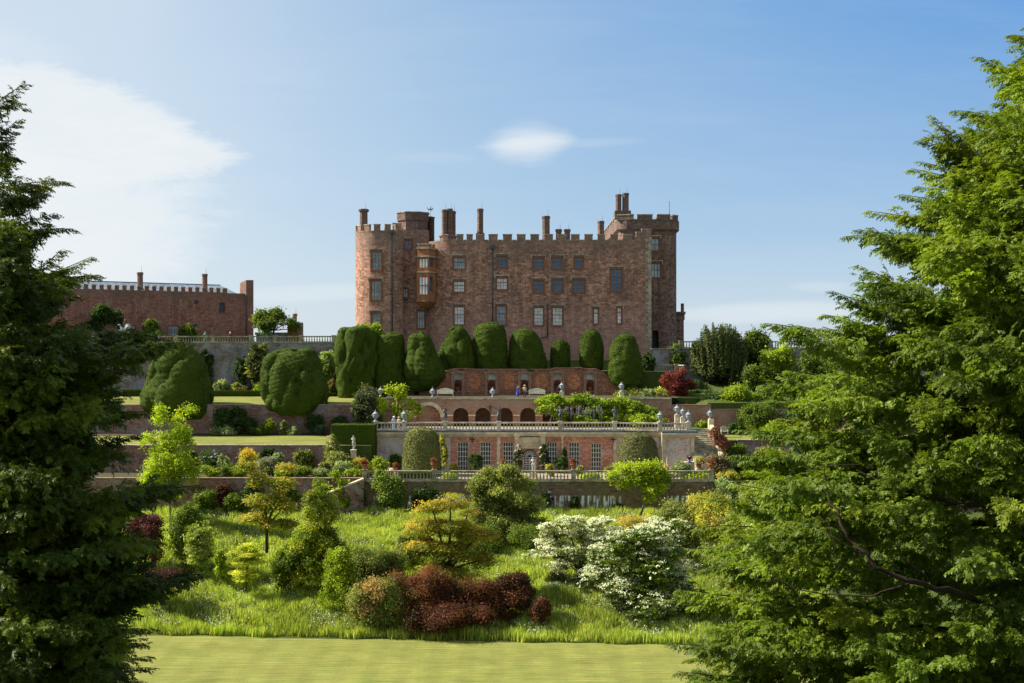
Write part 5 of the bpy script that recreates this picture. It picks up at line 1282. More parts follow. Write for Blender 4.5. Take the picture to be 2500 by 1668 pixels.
# ---- named trees and shrubs: middle and upper garden
plant('laurel_bush', 'pale green bush peeping over the tallest yew by the round tower', 'bush', 905, 188, 786, 36, G_BR, 3200, .28, trunk=False, ybase=860)
plant('garden_tree', 'round-headed green tree on the skyline between wing and castle', 'tree', 665, 212, 757, 48, G_MID, 5200, .32, blobs=[(640,782,22,22,0),(672,775,26,20,1),(700,792,20,20,0),(655,796,28,18,-1),(720,805,14,16,0)], cover=.1)
plant('yellow_green_tree', 'yellow-green fig-like tree in front of the blank arch', 'tree', 965, 168, 940, 55, G_LIME, 2600, .25, blobs=[(935,985,12,22,0),(975,962,16,22,0),(952,952,11,12,0),(965,1005,14,18,.5),(1012,1000,16,14,0),(985,1015,20,10,.5),(1000,985,12,10,0),(938,1005,10,12,0)], trunk=True, clump=16, cs=.14)
plant('dark_evergreen_bush', 'large dark glossy bush with pale flecks left of the yellow-green tree', 'bush', 893, 168, 945, 36, [((.06,.08,.05),4),((.14,.16,.11),1.4)], 4200, .24, trunk=False, cover=.02)
plant('laurel_bush', 'bright grey-green bush between the rounded yew and the tallest yew', 'bush', 795, 185.5, 858, 27, [((.16,.24,.07),3),((.26,.34,.14),2)], 3000, .28, trunk=False)
plant('magnolia_tree', 'dark magnolia with pale glossy leaves against the high wall', 'tree', 628, 185.5, 838, 34, [((.05,.07,.025),4),((.30,.30,.16),1.1)], 3600, .28, trunk=True, cover=.12)
plant('wall_shrub', 'dark conical shrub against the high wall left of the magnolia', 'shrub', 585, 185.7, 868, 20, G_DK, 1500, .24, trunk=False)
plant('ivy', 'dark climber on the high wall right of the bell-shaped yew', 'climber', 502, 186.5, 848, 22, G_DK, 2400, .26, trunk=False, dp=.3)
plant('wall_climber', 'dark leafy climber on the high wall above the rounded yew', 'climber', 755, 186.5, 842, 26, G_DK, 1800, .26, trunk=False, dp=.3)
plant('ivy', 'broad ivy patch climbing the brick wing, centre left', 'climber', 262, 205.5, 745, 38, G_DK, 3600, .3, blobs=[(250,775,24,30,0),(285,785,16,30,0),(230,800,20,20,0)], trunk=False, dp=.25)
plant('ivy', 'green ivy mound on the wing between two lower windows', 'climber', 370, 209, 780, 30, G_MID, 2000, .3, trunk=False, dp=.3)
plant('ivy', 'light green low climber on the wing right of its lower window', 'climber', 460, 213, 797, 30, G_MID, 2000, .3, trunk=False, dp=.3)
# palm
o = thing('fan_palm', 'yellow-green fan palm on a short trunk before the high wall', 'palm tree', (X(611, 185), 185, ground(-40, 184)))
w = MB(); xx = X(611, 185); zc = Z(912, 185); w.tube([(xx, 185, ground(-40, 184)-.1), (xx+.05, 185, zc-.6), (xx, 185, zc)], [.22, .18, .2], 8); w.build('trunk', M['bark'], o)
rng = np.random.default_rng(5); Vs = []; Cs = []
for k in range(26):
    a = rng.uniform(0, 6.28); el = rng.uniform(-.7, 1.2); d = Vector((math.cos(a)*math.cos(el), math.sin(a)*math.cos(el), math.sin(el))); L = rng.uniform(.75, 1.15)
    base = Vector((xx, 185, zc))+d*.45; s_ = d.cross(Vector((0, 0, 1))).normalized(); u_ = s_.cross(d); cc = pick(rng, [((.30, .34, .06), 2), ((.16, .22, .04), 2), ((.40, .32, .10), 1)], 1)[0]
    for j in range(9):
        f = (j-4)/4*1.25; e = (d*math.cos(f)+s_*math.sin(f)).normalized(); tip = base+e*L*.75-Vector((0, 0, .22*L)); md = base+e*L*.4; q_ = e.cross(u_).normalized()*.05
        Vs.append([base, md-q_, tip, md+q_]); Cs += [cc*rng.uniform(.8, 1.2)]*4
np_mesh('fronds', np.array([[tuple(p) for p in q_] for q_ in Vs]), np.array(Cs), 4, M['leaf'], o)

# wisteria hanging from the terrace edge
def wisteria():
    rng = np.random.default_rng(77); o = thing('wisteria', 'bright lime-green wisteria draped over the right half of the arcade', 'climber', (X(1450, 170), 170.8, T2))
    B = []
    top = [(1318, 975), (1350, 966), (1400, 962), (1470, 966), (1520, 972), (1560, 985), (1590, 1000), (1610, 1012)]
    bot = [(1318, 992), (1340, 1010), (1380, 1030), (1420, 1035), (1500, 1036), (1600, 1036)]
    for k in range(85):
        px = rng.uniform(1322, 1608); yt = np.interp(px, [a for a, _ in top], [b for _, b in top]); yb = np.interp(px, [a for a, _ in bot], [b for _, b in bot]); py = yt+6+(yb-yt-6)*rng.random()**1.2
        B.append(((X(px, 170.5), 171.4-1.7*(1-math.cos((py-yt)/(yb-yt+1)*1.5))-rng.uniform(0, .9), Z(py, 170.5)), (1.0, .7, .62)))
    for k in range(16):
        px = rng.uniform(1548, 1620); B.append(((X(px, 166.5), 166.5+rng.uniform(-.5, .5), Z(rng.uniform(1016, 1034), 166.5)), (.7, .6, .5)))
    V, C = leaf_crown(rng, B, 24000, .24, [((.18, .26, .022), 3), ((.25, .33, .035), 2), ((.10, .16, .015), 2)], 26, .34, .6, .7, .4)
    np_mesh('foliage', V, C, 4, M['leaf'], o)
    n = 110; px = rng.uniform(1330, 1470, n); py = rng.uniform(988, 1012, n)
    L = rng.uniform(.4, .95, n); P_ = []
    for a, b, l in zip(px, py, L):
        m_ = int(12*l/.5); t = rng.random(m_)
        P_.append(np.stack([np.full(m_, X(a, 169.6))+rng.normal(size=m_)*.06*(1.3-t), 169.3+rng.normal(size=m_)*.06, Z(b, 169.6)-t*l], 1))
    P_ = np.concatenate(P_); V = quads(rng, P_, unit(rng.normal(size=P_.shape)), .11, .7); c = pick(rng, [((.50, .45, .55), 2), ((.40, .42, .38), 1)], len(P_))
    np_mesh('blossom', V, np.repeat(c, 4, 0), 4, M['petal'], o)
    for a, b in ((1340, 1400), (1430, 1500), (1540, 1590)):
        w = MB(); w.tube([(X(a, 170.5), 170.6, T2), (X(a+8, 170.5), 170.9, Z(1010, 170)), (X(b, 170.5), 171.2, Z(985, 170))], [.16, .11, .06], 7)
        w.build('stem', M['palebark'], o)
wisteria()

# upper right group
def irish_yew():
    rng = np.random.default_rng(9); D = 187.5; o = thing('upright_yew', 'big dark many-stemmed upright yew on the skyline right of the castle', 'tree', (X(1760, D), D, Z(965, D)))
    rows = [(782, 1735, 1790), (800, 1700, 1815), (840, 1688, 1830), (880, 1682, 1832), (920, 1695, 1815), (945, 1720, 1790)]
    V = []; C = []
    for k in range(300):
        px = rng.uniform(1685, 1828); c = (px-1757)/72; ytop = 784+62*abs(c)**2.4+rng.uniform(0, 22); ybot = ytop+rng.uniform(45, 95)
        ytop += rng.random()*60*(rng.random() < .6); ybot = min(ybot+30, 940-30*abs(c))
        m_ = 190; t = rng.random(m_)**.8; dy = rng.uniform(-3.6, 3.6)*math.sqrt(max(0, 1-c*c)); x0 = X(px, D)
        zz_ = Z(ytop, D)+(Z(ybot, D)-Z(ytop, D))*t; wd = .10+.40*np.sqrt(t)*(1-t*.3); a = rng.uniform(0, 6.28, m_)
        xx = x0+(x0-X(1757, D))*.0+wd*np.cos(a)*rng.uniform(.5, 1, m_)-(x0-X(1757, D))*.25*t; yy_ = D+dy+wd*np.sin(a)*rng.uniform(.5, 1, m_)
        p = np.stack([xx, yy_, zz_], 1); nr = unit(np.stack([np.cos(a), np.sin(a), .3*np.ones(m_)], 1)+rng.normal(size=(m_, 3))*.4)
        V.append(quads(rng, p, nr, .3, .5)); C.append(np.repeat(pick(rng, [((.085, .115, .042), 3), ((.06, .085, .032), 2), ((.13, .15, .06), 1)], 1)*rng.uniform(.75, 1.25, (m_, 1)), 4, 0))
    np_mesh('crown', np.concatenate(V), np.concatenate(C), 4, M['clipped'], o)
    w = MB()
    for k in range(9): a = rng.uniform(-.9, .9); w.tube([(X(1757, D)+a*.5, D, Z(968, D)), (X(1757, D)+a*1.5, D, Z(930, D)), (X(1757, D)+a*3.2, D, Z(870, D))], [.22, .16, .08], 6)
    w.build('trunk', M['yewbark'], o)
irish_yew()
plant('red_maple', 'round crimson maple between the steps and the upright yew', 'tree', 1652, 178, 897, 46, [((.13,.028,.03),3),((.19,.045,.05),2),((.08,.02,.022),2)], 6500, .2, blobs=[(1645,945,34,34,0),(1665,915,20,18,0),(1630,930,20,20,0),(1680,945,20,24,0),(1640,972,26,12,0)], flat=.5, ybase=1000)
plant('garden_tree', 'loose green tree right behind the upright yew', 'tree', 1845, 189, 800, 38, G_MID, 4200, .3, ybase=950, cover=.05)
plant('garden_bush', 'rounded mid-green bush below the skyline balustrade', 'bush', 1905, 186, 845, 55, G_BR, 6500, .3, trunk=False, ybase=975)
plant('garden_bush', 'dense dark green bush right of the upright yew trunk', 'bush', 1845, 182, 880, 40, G_MID, 5000, .3, trunk=False, ybase=1000)
plant('garden_bush', 'round bright green bush above the orange brick wall', 'bush', 1798, 175, 940, 48, G_BR, 6000, .26, trunk=False, ybase=1030)
plant('garden_bush', 'far right green bush under the skyline balustrade, behind the big yew', 'bush', 2000, 184, 850, 60, G_MID, 5200, .32, trunk=False, ybase=1000)
plant('garden_bush', 'dark bush between the upright yew and the red maple', 'bush', 1715, 181, 950, 36, G_DK, 3600, .26, trunk=False, ybase=1005)
plant('garden_bush', 'dark trailing evergreen beneath the red maple', 'bush', 1660, 177, 978, 60, G_DK, 5600, .24, trunk=False, ybase=1030)
plant('garden_bush', 'grey-green feathery shrub left of the red maple', 'bush', 1590, 177, 952, 30, G_SILV, 2600, .2, trunk=False, ybase=985)
plant('garden_bush', 'small yellow variegated shrub touching the red maple', 'bush', 1614, 176, 947, 18, [((.42,.40,.14),3),((.20,.22,.07),2)], 1300, .2, trunk=False, ybase=980)
plant('wall_shrub', 'leafy shrub at the foot of the rear tower by its steps', 'shrub', 1655, 190.5, 838, 28, G_MID, 2600, .28, trunk=False, ybase=920)
plant('wall_shrub', 'dark shrub between the last clipped yew and the tower yard', 'shrub', 1580, 186.5, 862, 22, G_DK, 2600, .26, trunk=False, ybase=950)
plant('garden_bush', 'low olive planting along the scrolled wall end', 'bush', 1540, 180, 955, 40, G_OLV, 2600, .2, trunk=False, ybase=978)
plant('garden_bush', 'deep green bush filling the bank behind the staircase urn', 'bush', 1745, 176, 965, 44, G_DK, 5200, .26, trunk=False, ybase=1005)
plant('garden_bush', 'dark glossy bank shrub under the crimson maple, nearest the arcade end', 'bush', 1610, 175.5, 975, 42, G_DK, 4200, .24, trunk=False, ybase=1000)
plant('garden_bush', 'broad green bank shrub between the round bright bush and the big yew', 'bush', 1890, 176, 945, 60, G_MID, 6200, .28, trunk=False, ybase=1010)
plant('garden_bush', 'dark bush at the foot of the upright yew, left side', 'bush', 1700, 184, 930, 34, G_DK, 3600, .26, trunk=False, ybase=975)
plant('flower_bush', 'pink-red flowering shrub spilling beside the stone staircase', 'flowering shrub', 1757, 158.5, 1050, 22, [((.24,.10,.10),3),((.14,.08,.06),2)], 3200, .2, blobs=[(1742,1062,14,16,0),(1757,1078,16,16,0),(1772,1090,14,14,0)], trunk=False, flowers=([((.55,.25,.28),1)], 400, .16, .5))
plant('garden_bush', 'green bush filling the corner at the top of the staircase', 'bush', 1712, 169.5, 1030, 16, G_BR, 1500, .22, trunk=False)
plant('garden_bush', 'dark bronze shrub at the foot of the staircase', 'bush', 1752, 153.5, 1110, 40, [((.10,.08,.06),3),((.16,.13,.09),1)], 3600, .2, trunk=False)
plant('garden_bush', 'rounded grey-green shrub near the seated visitor', 'bush', 1665, 152.5, 1127, 26, G_SILV, 2200, .18, trunk=False)
plant('garden_bush', 'dark bushy shrub right of the bronze one', 'bush', 1815, 155, 1120, 34, G_DK, 3000, .2, trunk=False)
# left terraces
Bd = 'shrubs along the terrace borders'
rows_ = [
 ('dark rounded shrub left end under the mottled wall', 545, 168.6, 992, 30, G_DK, 1, None),
 ('dark spreading laurel next to the wall, second from the left', 575, 169, 992, 24, G_DK, 1, None),
 ('slender green columnar shrub against the mottled wall', 592, 169, 992, 14, G_MID, 1, None),
 ('compact dark mound right of the columnar shrub', 612, 168.4, 1020, 18, G_DK, 1, None),
 ('small bright green ball shrub under the mottled wall', 656, 168.4, 1025, 16, G_BR, 1, None),
 ('short shrub with cream flowers left of the wall pipe', 692, 168.4, 1030, 12, G_OLV, 1, ([((.6,.55,.4),1)], 90, .18, .5)),
 ('low silvery cushion plant in the shrub border', 716, 168.2, 1043, 16, G_SILV, 1, None),
 ('dark green shrub behind the silvery cushion', 765, 168.8, 1012, 26, G_DK, 1, None),
 ('grey-blue round shrub near the square hedge', 782, 168.3, 1038, 17, G_BLUE, 1, None),
 ('low grey-green ground shrub in front of the dark laurel', 545, 168, 1042, 34, G_SILV, 1, None),
 ('low dark green cushion between the ball shrub and the mound', 630, 168, 1045, 20, G_MID, 1, None),
 ('dim leafy shrub at the corner of the square hedge', 830, 168.5, 1015, 26, G_DK, 1, None),
 ('small reddish perennial before the high wall', 588, 184.6, 942, 18, [((.28,.16,.12),2),((.12,.14,.05),2)], .5, None),
 ('pale grassy clump before the high wall left of the palm', 540, 184.8, 928, 24, G_SILV, .6, None),
 ('low light green clump right of the palm', 640, 184.6, 930, 24, G_BR, .6, None),
 ('white-flowered tuft left of the palm trunk', 575, 184.5, 935, 12, G_BR, .5, ([((.7,.7,.6),1)], 80, .18, .5)),
 ('russet shrub at the foot of the tallest yew', 812, 184, 925, 14, [((.20,.12,.08),2),((.12,.13,.05),2)], .6, None),
]
for lb, px, D, yt, hw, pal, k, fl in rows_:
    plant('border_shrub', lb, 'shrub', px, D, yt, hw, pal, int(1500*k+hw*22), .2, trunk=False, group=Bd, flowers=fl, cs=.2)
Bf = 'plants in the long flower border'
rows_ = [
 ('lilac-flowered dark rhododendron at the left end of the flower border', 515, 156, 1098, 34, G_DK, ([((.55,.45,.62),2),((.7,.65,.7),1)], 300, .2, .4)),
 ('golden-leaved shrub glowing against the dark brick wall', 610, 156, 1096, 30, [((.50,.38,.06),3),((.30,.30,.06),2)], None),
 ('silver round shrub left of the golden shrub', 548, 155, 1110, 18, G_SILV, None),
 ('lavender-blue haze of catmint right of the golden shrub', 650, 154.5, 1122, 34, [((.22,.20,.30),2),((.12,.16,.08),3)], None),
 ('grey-green shrub near the right end of the dark wall', 676, 155.5, 1108, 22, G_SILV, None),
 ('fresh green hosta-like clump at the left of the border', 510, 152.5, 1140, 26, G_BR, None),
 ('broad leafy green perennials right of the hosta clump', 560, 152.5, 1138, 30, G_MID, None),
 ('bright green perennial drift below the golden shrub', 585, 152, 1145, 22, G_BR, None),
 ('dusty pink flower drift in the middle of the border', 705, 153, 1135, 28, G_OLV, ([((.55,.28,.20),1)], 160, .18, .5)),
 ('mid green clump beneath the dusty pink drift', 740, 152, 1142, 26, G_MID, None),
 ('low bright green carpet plant near the border edge', 690, 151.5, 1152, 22, G_BR, None),
 ('grey-leaved mound left of the stone steps', 780, 152, 1146, 22, G_SILV, None),
 ('tall grey-green shrub beside the terracotta pot', 838, 153, 1128, 26, G_SILV, None),
 ('leafy green plants at the balustrade corner', 862, 151.5, 1148, 22, G_BR, None),
 ('cream rhododendron on the wall corner left of the statue', 812, 156.5, 1060, 20, G_OLV, ([((.68,.58,.38),1)], 260, .2, .5)),
 ('large cream-flowered shrub in front of the pale statue', 825, 155.2, 1098, 30, G_OLV, ([((.70,.64,.42),2),((.6,.4,.25),.6)], 520, .22, .5)),
 ('pale pink shrub rose left of the cream shrub', 790, 154.5, 1128, 16, G_OLV, ([((.68,.56,.44),1)], 160, .2, .5)),
 ('orange-tinged low hedge plant along the stair wall', 880, 155, 1120, 32, G_GOLD, None),
 ('fresh green shrub climbing behind the stair wall', 930, 157.5, 1115, 24, G_BR, None),
 ('sparse green shrub against the pale orangery end', 965, 159.5, 1108, 18, G_MID, None),
]
for lb, px, D, yt, hw, pal, fl in rows_:
    plant('border_plant', lb, 'plant', px, D, yt, hw, pal, int(1300+hw*26), .17, trunk=False, group=Bf, flowers=fl, cs=.2)
Br = 'plants by the orangery'
rows_ = [
 ('gold-green columnar climber beside the speckled clipped column', 1082, 160.8, 1062, 12, G_YEL, None),
 ('dark clipped ball between the first two orangery windows', 1163, 160, 1108, 19, [((.045,.08,.025),1)], None),
 ('dark pear-shaped climber between the last two orangery windows', 1371, 160, 1110, 19, [((.05,.09,.03),1)], None),
 ('slim climber rising above the pear-shaped one', 1378, 161.2, 1093, 9, G_DK, None),
 ('pink rose column on the left of the orangery door', 1264, 160.6, 1088, 13, G_DK, ([((.72,.50,.42),1),((.75,.66,.6),1)], 260, .2, .3)),
 ('pink rose column on the right of the orangery door', 1327, 160.4, 1086, 15, G_DK, ([((.72,.50,.42),1),((.75,.66,.6),1)], 300, .2, .3)),
 ('yellow-green shrub in a tub right of the pale statue', 1343, 155.5, 1134, 13, G_YEL, None),
 ('yellow-green potted shrub behind the balustrade, left of the first window', 1108, 156, 1132, 12, G_YEL, None),
 ('grey-green potted shrub in front of the second window', 1187, 156, 1138, 12, G_OLV, None),
 ('leafy tub plant right of the purple pot', 1415, 155.5, 1138, 12, G_OLV, None),
 ('leafy tub plant left of the dome-shaped bush', 1486, 155.5, 1138, 13, G_OLV, None),
 ('tawny grass tuft right of the dome-shaped bush', 1622, 155, 1135, 16, [((.50,.38,.22),2),((.30,.26,.12),1)], None),
 ('yellow-flowered perennials behind the right end of the balustrade', 1700, 152.5, 1158, 40, G_LIME, None),
 ('low green perennials behind the balustrade centre', 1440, 152.5, 1160, 30, G_BR, None),
 ('low green clump behind the balustrade, right of the box edging', 1100, 152.5, 1160, 24, G_BR, None),
 ('yellow-green mound spilling past the right balustrade pier', 1775, 152, 1150, 30, G_YEL, None),
 ('white-flowered clump right of the yellow-green mound', 1830, 152.5, 1152, 28, G_BR, ([((.75,.75,.68),1)], 240, .2, .5)),
 ('red-flowered clump half behind the big yew', 1885, 152.5, 1155, 24, G_MID, ([((.55,.06,.04),1)], 160, .2, .5)),
 ('soft grey-green shrub on the low wall, right of the balustrade', 1770, 149, 1168, 34, G_SILV, None),
]
for lb, px, D, yt, hw, pal, fl in rows_:
    plant('terrace_plant', lb, 'plant', px, D, yt, hw, pal, int(1100+hw*40), .17, trunk=False, group=Br, flowers=fl, cs=.16)
for lb, px, D, yt, hw, pal, fl in [
 ('dark climbing rose on the low border wall below the golden maple top', 620, 149.3, 1172, 34, G_DK, ([((.6,.45,.45),1)], 60, .16, .3)),
 ('leafy climber on the low border wall right of the pointed tree', 790, 149.2, 1180, 26, G_MID, None),
 ('green wall shrub between the golden maple and the pointed tree', 705, 149, 1186, 30, G_MID, None),
 ('dark creeper on the dark brick terrace wall above the catmint', 655, 157.4, 1092, 26, G_DK, None),
 ('pale leafy climber on the dark brick terrace wall near the cream shrubs', 745, 157.3, 1096, 28, G_OLV, None),
 ('dark climber on the dark brick wall left of the lilac rhododendron', 455, 157.4, 1094, 30, G_DK, None)]:
    plant('wall_climber', lb, 'climber', px, D, yt, hw, pal, 1500+hw*45, .18, trunk=False, dp=.3, flowers=fl)
# pots
REDP = [((.17,.065,.05),2),((.12,.07,.045),1)]
pot0 = make_pot('terracotta pot of russet leaves on the left corner pier of the lowest balustrade', (X(890, 150), 150.1, T1+1.47), 1.05, REDP)
for lb, px, D, z, s in (('terracotta pot with rusty foliage behind the balustrade, second from the left', 965, 151.5, T1+1.0, .95), ('large terracotta pot of reddish foliage on the pier below the speckled column', 1060, 150.1, T1+1.47, 1.15),
    ('terracotta pot of dark leaves on the pier hidden by the magnolia', 1228, 150.1, T1+1.47, 1.0), ('purple-leaved terracotta pot on the pier below the fifth window', 1400, 150.1, T1+1.47, 1.1), ('terracotta pot of red flowers on the right end pier', 1736, 150.1, T1+1.47, 1.15),
    ('orange pot on the parapet near the seated visitor', 1682, 156, T1+1.6, .9)):
    dup(pot0, (X(px, D), D, z), px, lb, s)
for px, D, z in ((965, 151.5, T1+1.0), (1682, 156, T1+1.6)):
    w = MB(); w.box(X(px, D)-.35, X(px, D)+.35, D-.35, D+.35, T1, z); tag(w.build('pot_stand', M['cream']), 'square stone block carrying the pot '+('second from the left' if px < 1000 else 'near the seated visitor'), 'pedestal')
pot1 = make_pot('pot with a bright green plant beside the staircase foot', (X(1706, 154.5), 154.5, T1+1.1), 1.2, G_YEL, 4)
w = MB(); w.box(X(1706, 154.5)-.35, X(1706, 154.5)+.35, 154.15, 154.85, T1, T1+1.1); tag(w.build('pot_stand', M['cream']), 'square stone block carrying the bright green potted plant', 'pedestal')

for lb, px in (('first', 1118), ('second', 1200), ('middle', 1281), ('fourth', 1361), ('last', 1441)):
    dup(pot0, (X(px, 182), 182.1, Z(956, 182)), px, 'dark potted plant in the %s niche from the left, orange brick wall' % lb, 1.05)
for lb, px, D, yt, hw, pal in [
 ('leafy bush hiding the middle of the right brick wall', 1850, 169.5, 985, 52, G_MID), ('dark bush in front of the right brick wall, next to the big yew', 1950, 169, 980, 56, G_DK),
 ('bright low bush on the small right lawn below the brick wall', 1900, 166, 1035, 40, G_BR), ('green shrub at the left foot of the right brick wall', 1800, 170.5, 1035, 26, G_DK),
 ('yellow-green bush on the terrace right of the bronze shrub', 1880, 156, 1095, 52, G_OLV), ('leafy bush right of the stone staircase side wall', 1800, 159, 1085, 34, G_MID)]:
    plant('garden_bush', lb, 'bush', px, D, yt, hw, pal, 3600+hw*50, .24, trunk=False)
# ---- meadow trees and shrubs
plant('lime_tree', 'bright lime-green young tree in front of the dark yew, left', 'tree', 418, 143, 985, 72, G_LIME, 15000, .19, blobs=[(400,1015,30,28,0),(450,1015,28,24,.5),(425,1050,45,32,0),(375,1080,36,34,.5),(440,1090,50,36,0),(410,1130,62,36,0),(395,1175,60,30,.8),(455,1160,34,34,0),(370,1200,34,22,0),(430,1210,40,20,0)], clump=26, cs=.14, bark='palebark', tw=.03)
plant('golden_maple', 'tall airy golden-tipped maple left of the pointed green tree', 'tree', 652, 134, 1130, 60, G_GOLD, 11500, .17, blobs=[(612,1150,24,20,0),(700,1150,24,16,0),(640,1175,30,18,0),(680,1190,36,20,0),(650,1230,44,22,0),(690,1240,34,18,0),(622,1270,30,14,0),(670,1285,40,16,0)], flat=.35, cs=.2, up=1.0, tw=.05, ybase=1345)
plant('golden_maple', 'broad orange and yellow maple above the red bushes, centre', 'tree', 1090, 125, 1195, 105, G_GOLD, 23000, .15, blobs=[(1100,1220,40,22,0),(1060,1240,40,22,-1),(1140,1250,45,24,.5),(1035,1280,34,16,0),(1100,1290,60,24,0),(1160,1310,40,24,0),(1040,1335,46,20,0),(1100,1350,60,26,.5),(1160,1370,46,24,0),(1060,1390,40,16,0),(1120,1400,50,20,0),(1020,1310,34,14,1)], flat=.28, cs=.2, up=1.1, shell=.35, tw=.045, ybase=1440)
plant('magnolia_tree', 'large loose olive-green tree rising over the lowest balustrade, centre', 'tree', 1235, 141, 1142, 100, G_OLV, 26000, .20, blobs=[(1225,1165,45,24,0),(1180,1195,40,30,0),(1270,1200,45,34,0),(1225,1220,60,36,0),(1290,1245,44,34,0),(1190,1260,46,36,0),(1250,1280,70,30,0),(1310,1290,36,22,0),(1200,1295,50,22,0)], cs=.13, tw=.045, clump=22)
plant('pointed_green_tree', 'dense pointed green tree left of centre with gold-tinged top', 'tree', 782, 127, 1172, 55, [((.15,.20,.022),3),((.25,.27,.035),2),((.08,.12,.018),2)], 20000, .17, blobs=[(775,1195,26,22,0),(775,1230,38,30,0),(785,1275,44,34,0),(770,1320,54,36,0),(800,1365,58,38,0),(760,1400,50,34,0),(735,1350,30,34,0)], cs=.14, tw=.05)
plant('yellow_maple_sapling', 'small tiered yellow-green maple left of the pointed tree', 'tree', 600, 126, 1318, 42, [((.42,.44,.06),3),((.28,.34,.04),2)], 4600, .15, blobs=[(610,1335,24,8,0),(600,1352,34,9,0),(606,1372,36,10,0),(592,1395,30,10,0),(606,1415,28,9,0)], flat=.2, cs=.2, up=1.3, ybase=1450)
plant('green_bush', 'rounded bright green bush right of the pointed tree foot', 'bush', 830, 122, 1338, 42, G_BR, 7200, .16, trunk=False)
plant('green_bush', 'leafy dark green bush left of the pointed tree', 'bush', 705, 127, 1330, 44, G_MID, 6800, .17, trunk=False)
plant('pieris_bush', 'green and pinkish rounded bush at the left end of the red group', 'bush', 918, 119.5, 1420, 62, G_PINKG, 15000, .15, trunk=False, blobs=[(915,1470,54,46,0),(890,1450,34,34,0),(945,1455,34,34,-.5),(900,1510,46,30,0),(940,1515,40,26,0)])
plant('red_bush', 'brick-red rounded bush, largest of the red group', 'bush', 1035, 120, 1392, 62, G_RED, 18000, .14, trunk=False, blobs=[(1045,1430,44,34,0),(1000,1450,36,34,0),(1075,1460,38,36,0),(1025,1490,50,36,0),(1065,1510,46,32,.4),(960,1425,32,20,1)])
plant('red_bush', 'red-brown bush right of the brick-red one, under the golden maple', 'bush', 1175, 120.5, 1398, 56, G_RED, 15000, .14, trunk=False, blobs=[(1175,1425,34,26,0),(1150,1450,38,30,0),(1195,1460,36,32,0),(1165,1490,50,32,0),(1130,1500,36,30,.3)])
plant('dark_bush', 'dark purple-brown bush at the right of the red group', 'bush', 1262, 120.2, 1405, 48, G_DRED, 12000, .14, trunk=False, blobs=[(1255,1435,38,30,0),(1280,1465,30,32,0),(1245,1480,46,32,0)])
plant('dark_bush', 'small low dark bush trailing off the right end of the red group', 'bush', 1316, 118.8, 1462, 30, G_DRED, 3200, .14, trunk=False)
plant('dark_bush', 'shadowed dark maroon bush in front below the brick-red one', 'bush', 1110, 118.3, 1485, 70, G_DRED, 12000, .14, trunk=False, blobs=[(1100,1510,70,28,0),(1050,1515,50,26,0),(1160,1510,50,26,0)])
PW = [((.80,.82,.55),3),((.62,.68,.36),2)]
def cornus(label, px, D, ybase, tiers, n, nf, seed, pal=G_MID, wh=PW):
    rng = np.random.default_rng(seed); x = X(px, D); zg = ground(x, D); o = thing('flowering_dogwood', label, 'flowering tree', (x, D, zg), 'white flowering dogwoods on the meadow')
    t2 = []
    for a, b, c, e, dy in tiers:
        for q_ in range(4): t2.append((a+rng.uniform(-.55, .55)*c, b+rng.uniform(-22, 22), c*rng.uniform(.42, .75), e*rng.uniform(1.3, 2.3), dy+rng.uniform(-1.2, 1.2)))
    B = [((X(a, D), D+dy, Z(b, D)), (c*D/F, c*D/F*.85, e*D/F)) for a, b, c, e, dy in t2]
    V, C = leaf_crown(rng, B, n, .17, pal, 24, .34, .3, .8, .45); np_mesh('crown', V, C, 4, M['leaf'], o)
    # bracts lie in flat plates on top of the tiers
    k = int(nf*.5)//14; bi = rng.choice(len(B), k); Bc = np.array([b[0] for b in B])[bi]; Rc = np.array([b[1] for b in B])[bi]
    a = rng.uniform(0, 6.28, k); r = np.sqrt(rng.random(k)); el = np.sqrt(1-r*r*.96)
    c = Bc+np.stack([np.cos(a)*r*Rc[:, 0]*1.05, np.sin(a)*r*Rc[:, 1]*1.05, el*Rc[:, 2]+.06], 1)
    p = np.repeat(c, 14, 0)+rng.normal(size=(k*14, 3))*np.array([.2, .2, .07]); nr = unit(np.array([-.35, -.35, .8])+rng.normal(size=p.shape)*.35)
    cc = pick(rng, wh, len(p))*rng.uniform(.85, 1.1, (len(p), 1)); V = quads(rng, p, nr, .15, .8); V2, C2 = leaf_crown(rng, B, nf*.45, .15, wh, 9, .2, .5, .9, .85, .08)
    np_mesh('blossom', np.concatenate([V, V2]), np.concatenate([np.repeat(cc, 4, 0), C2]), 4, M['petal'], o)
    w = MB(); w.tube([(x, D, zg-.2), (x+.1, D, zg+1.0), B[0][0]], [.14, .12, .05], 7)
    for b in B[::3]: c_ = b[0]; w.tube([(x+.1, D, zg+.9), ((x+c_[0])/2, (D+c_[1])/2, (zg+1+c_[2])/2+.3), c_], [.08, .06, .02], 5)
    w.build('trunk', M['bark'], o)
cornus('loose flowering dogwood thick with white bracts, left of the green-white one', 1425, 126.5, 1450, [(1395,1285,34,8,0),(1345,1312,40,8,0),(1420,1308,50,11,.5),(1380,1330,56,11,-.5),(1445,1335,46,12,0),(1325,1357,36,6,0),(1400,1360,56,12,.6),(1460,1375,40,12,-.4),(1375,1395,34,10,0),(1430,1405,36,12,.3),(1365,1420,30,7,0),(1410,1435,36,9,0),(1480,1330,46,14,0),(1475,1370,44,14,.5),(1470,1405,40,14,.3),(1450,1300,40,10,0)], 17000, 19000, 3, G_OLV)
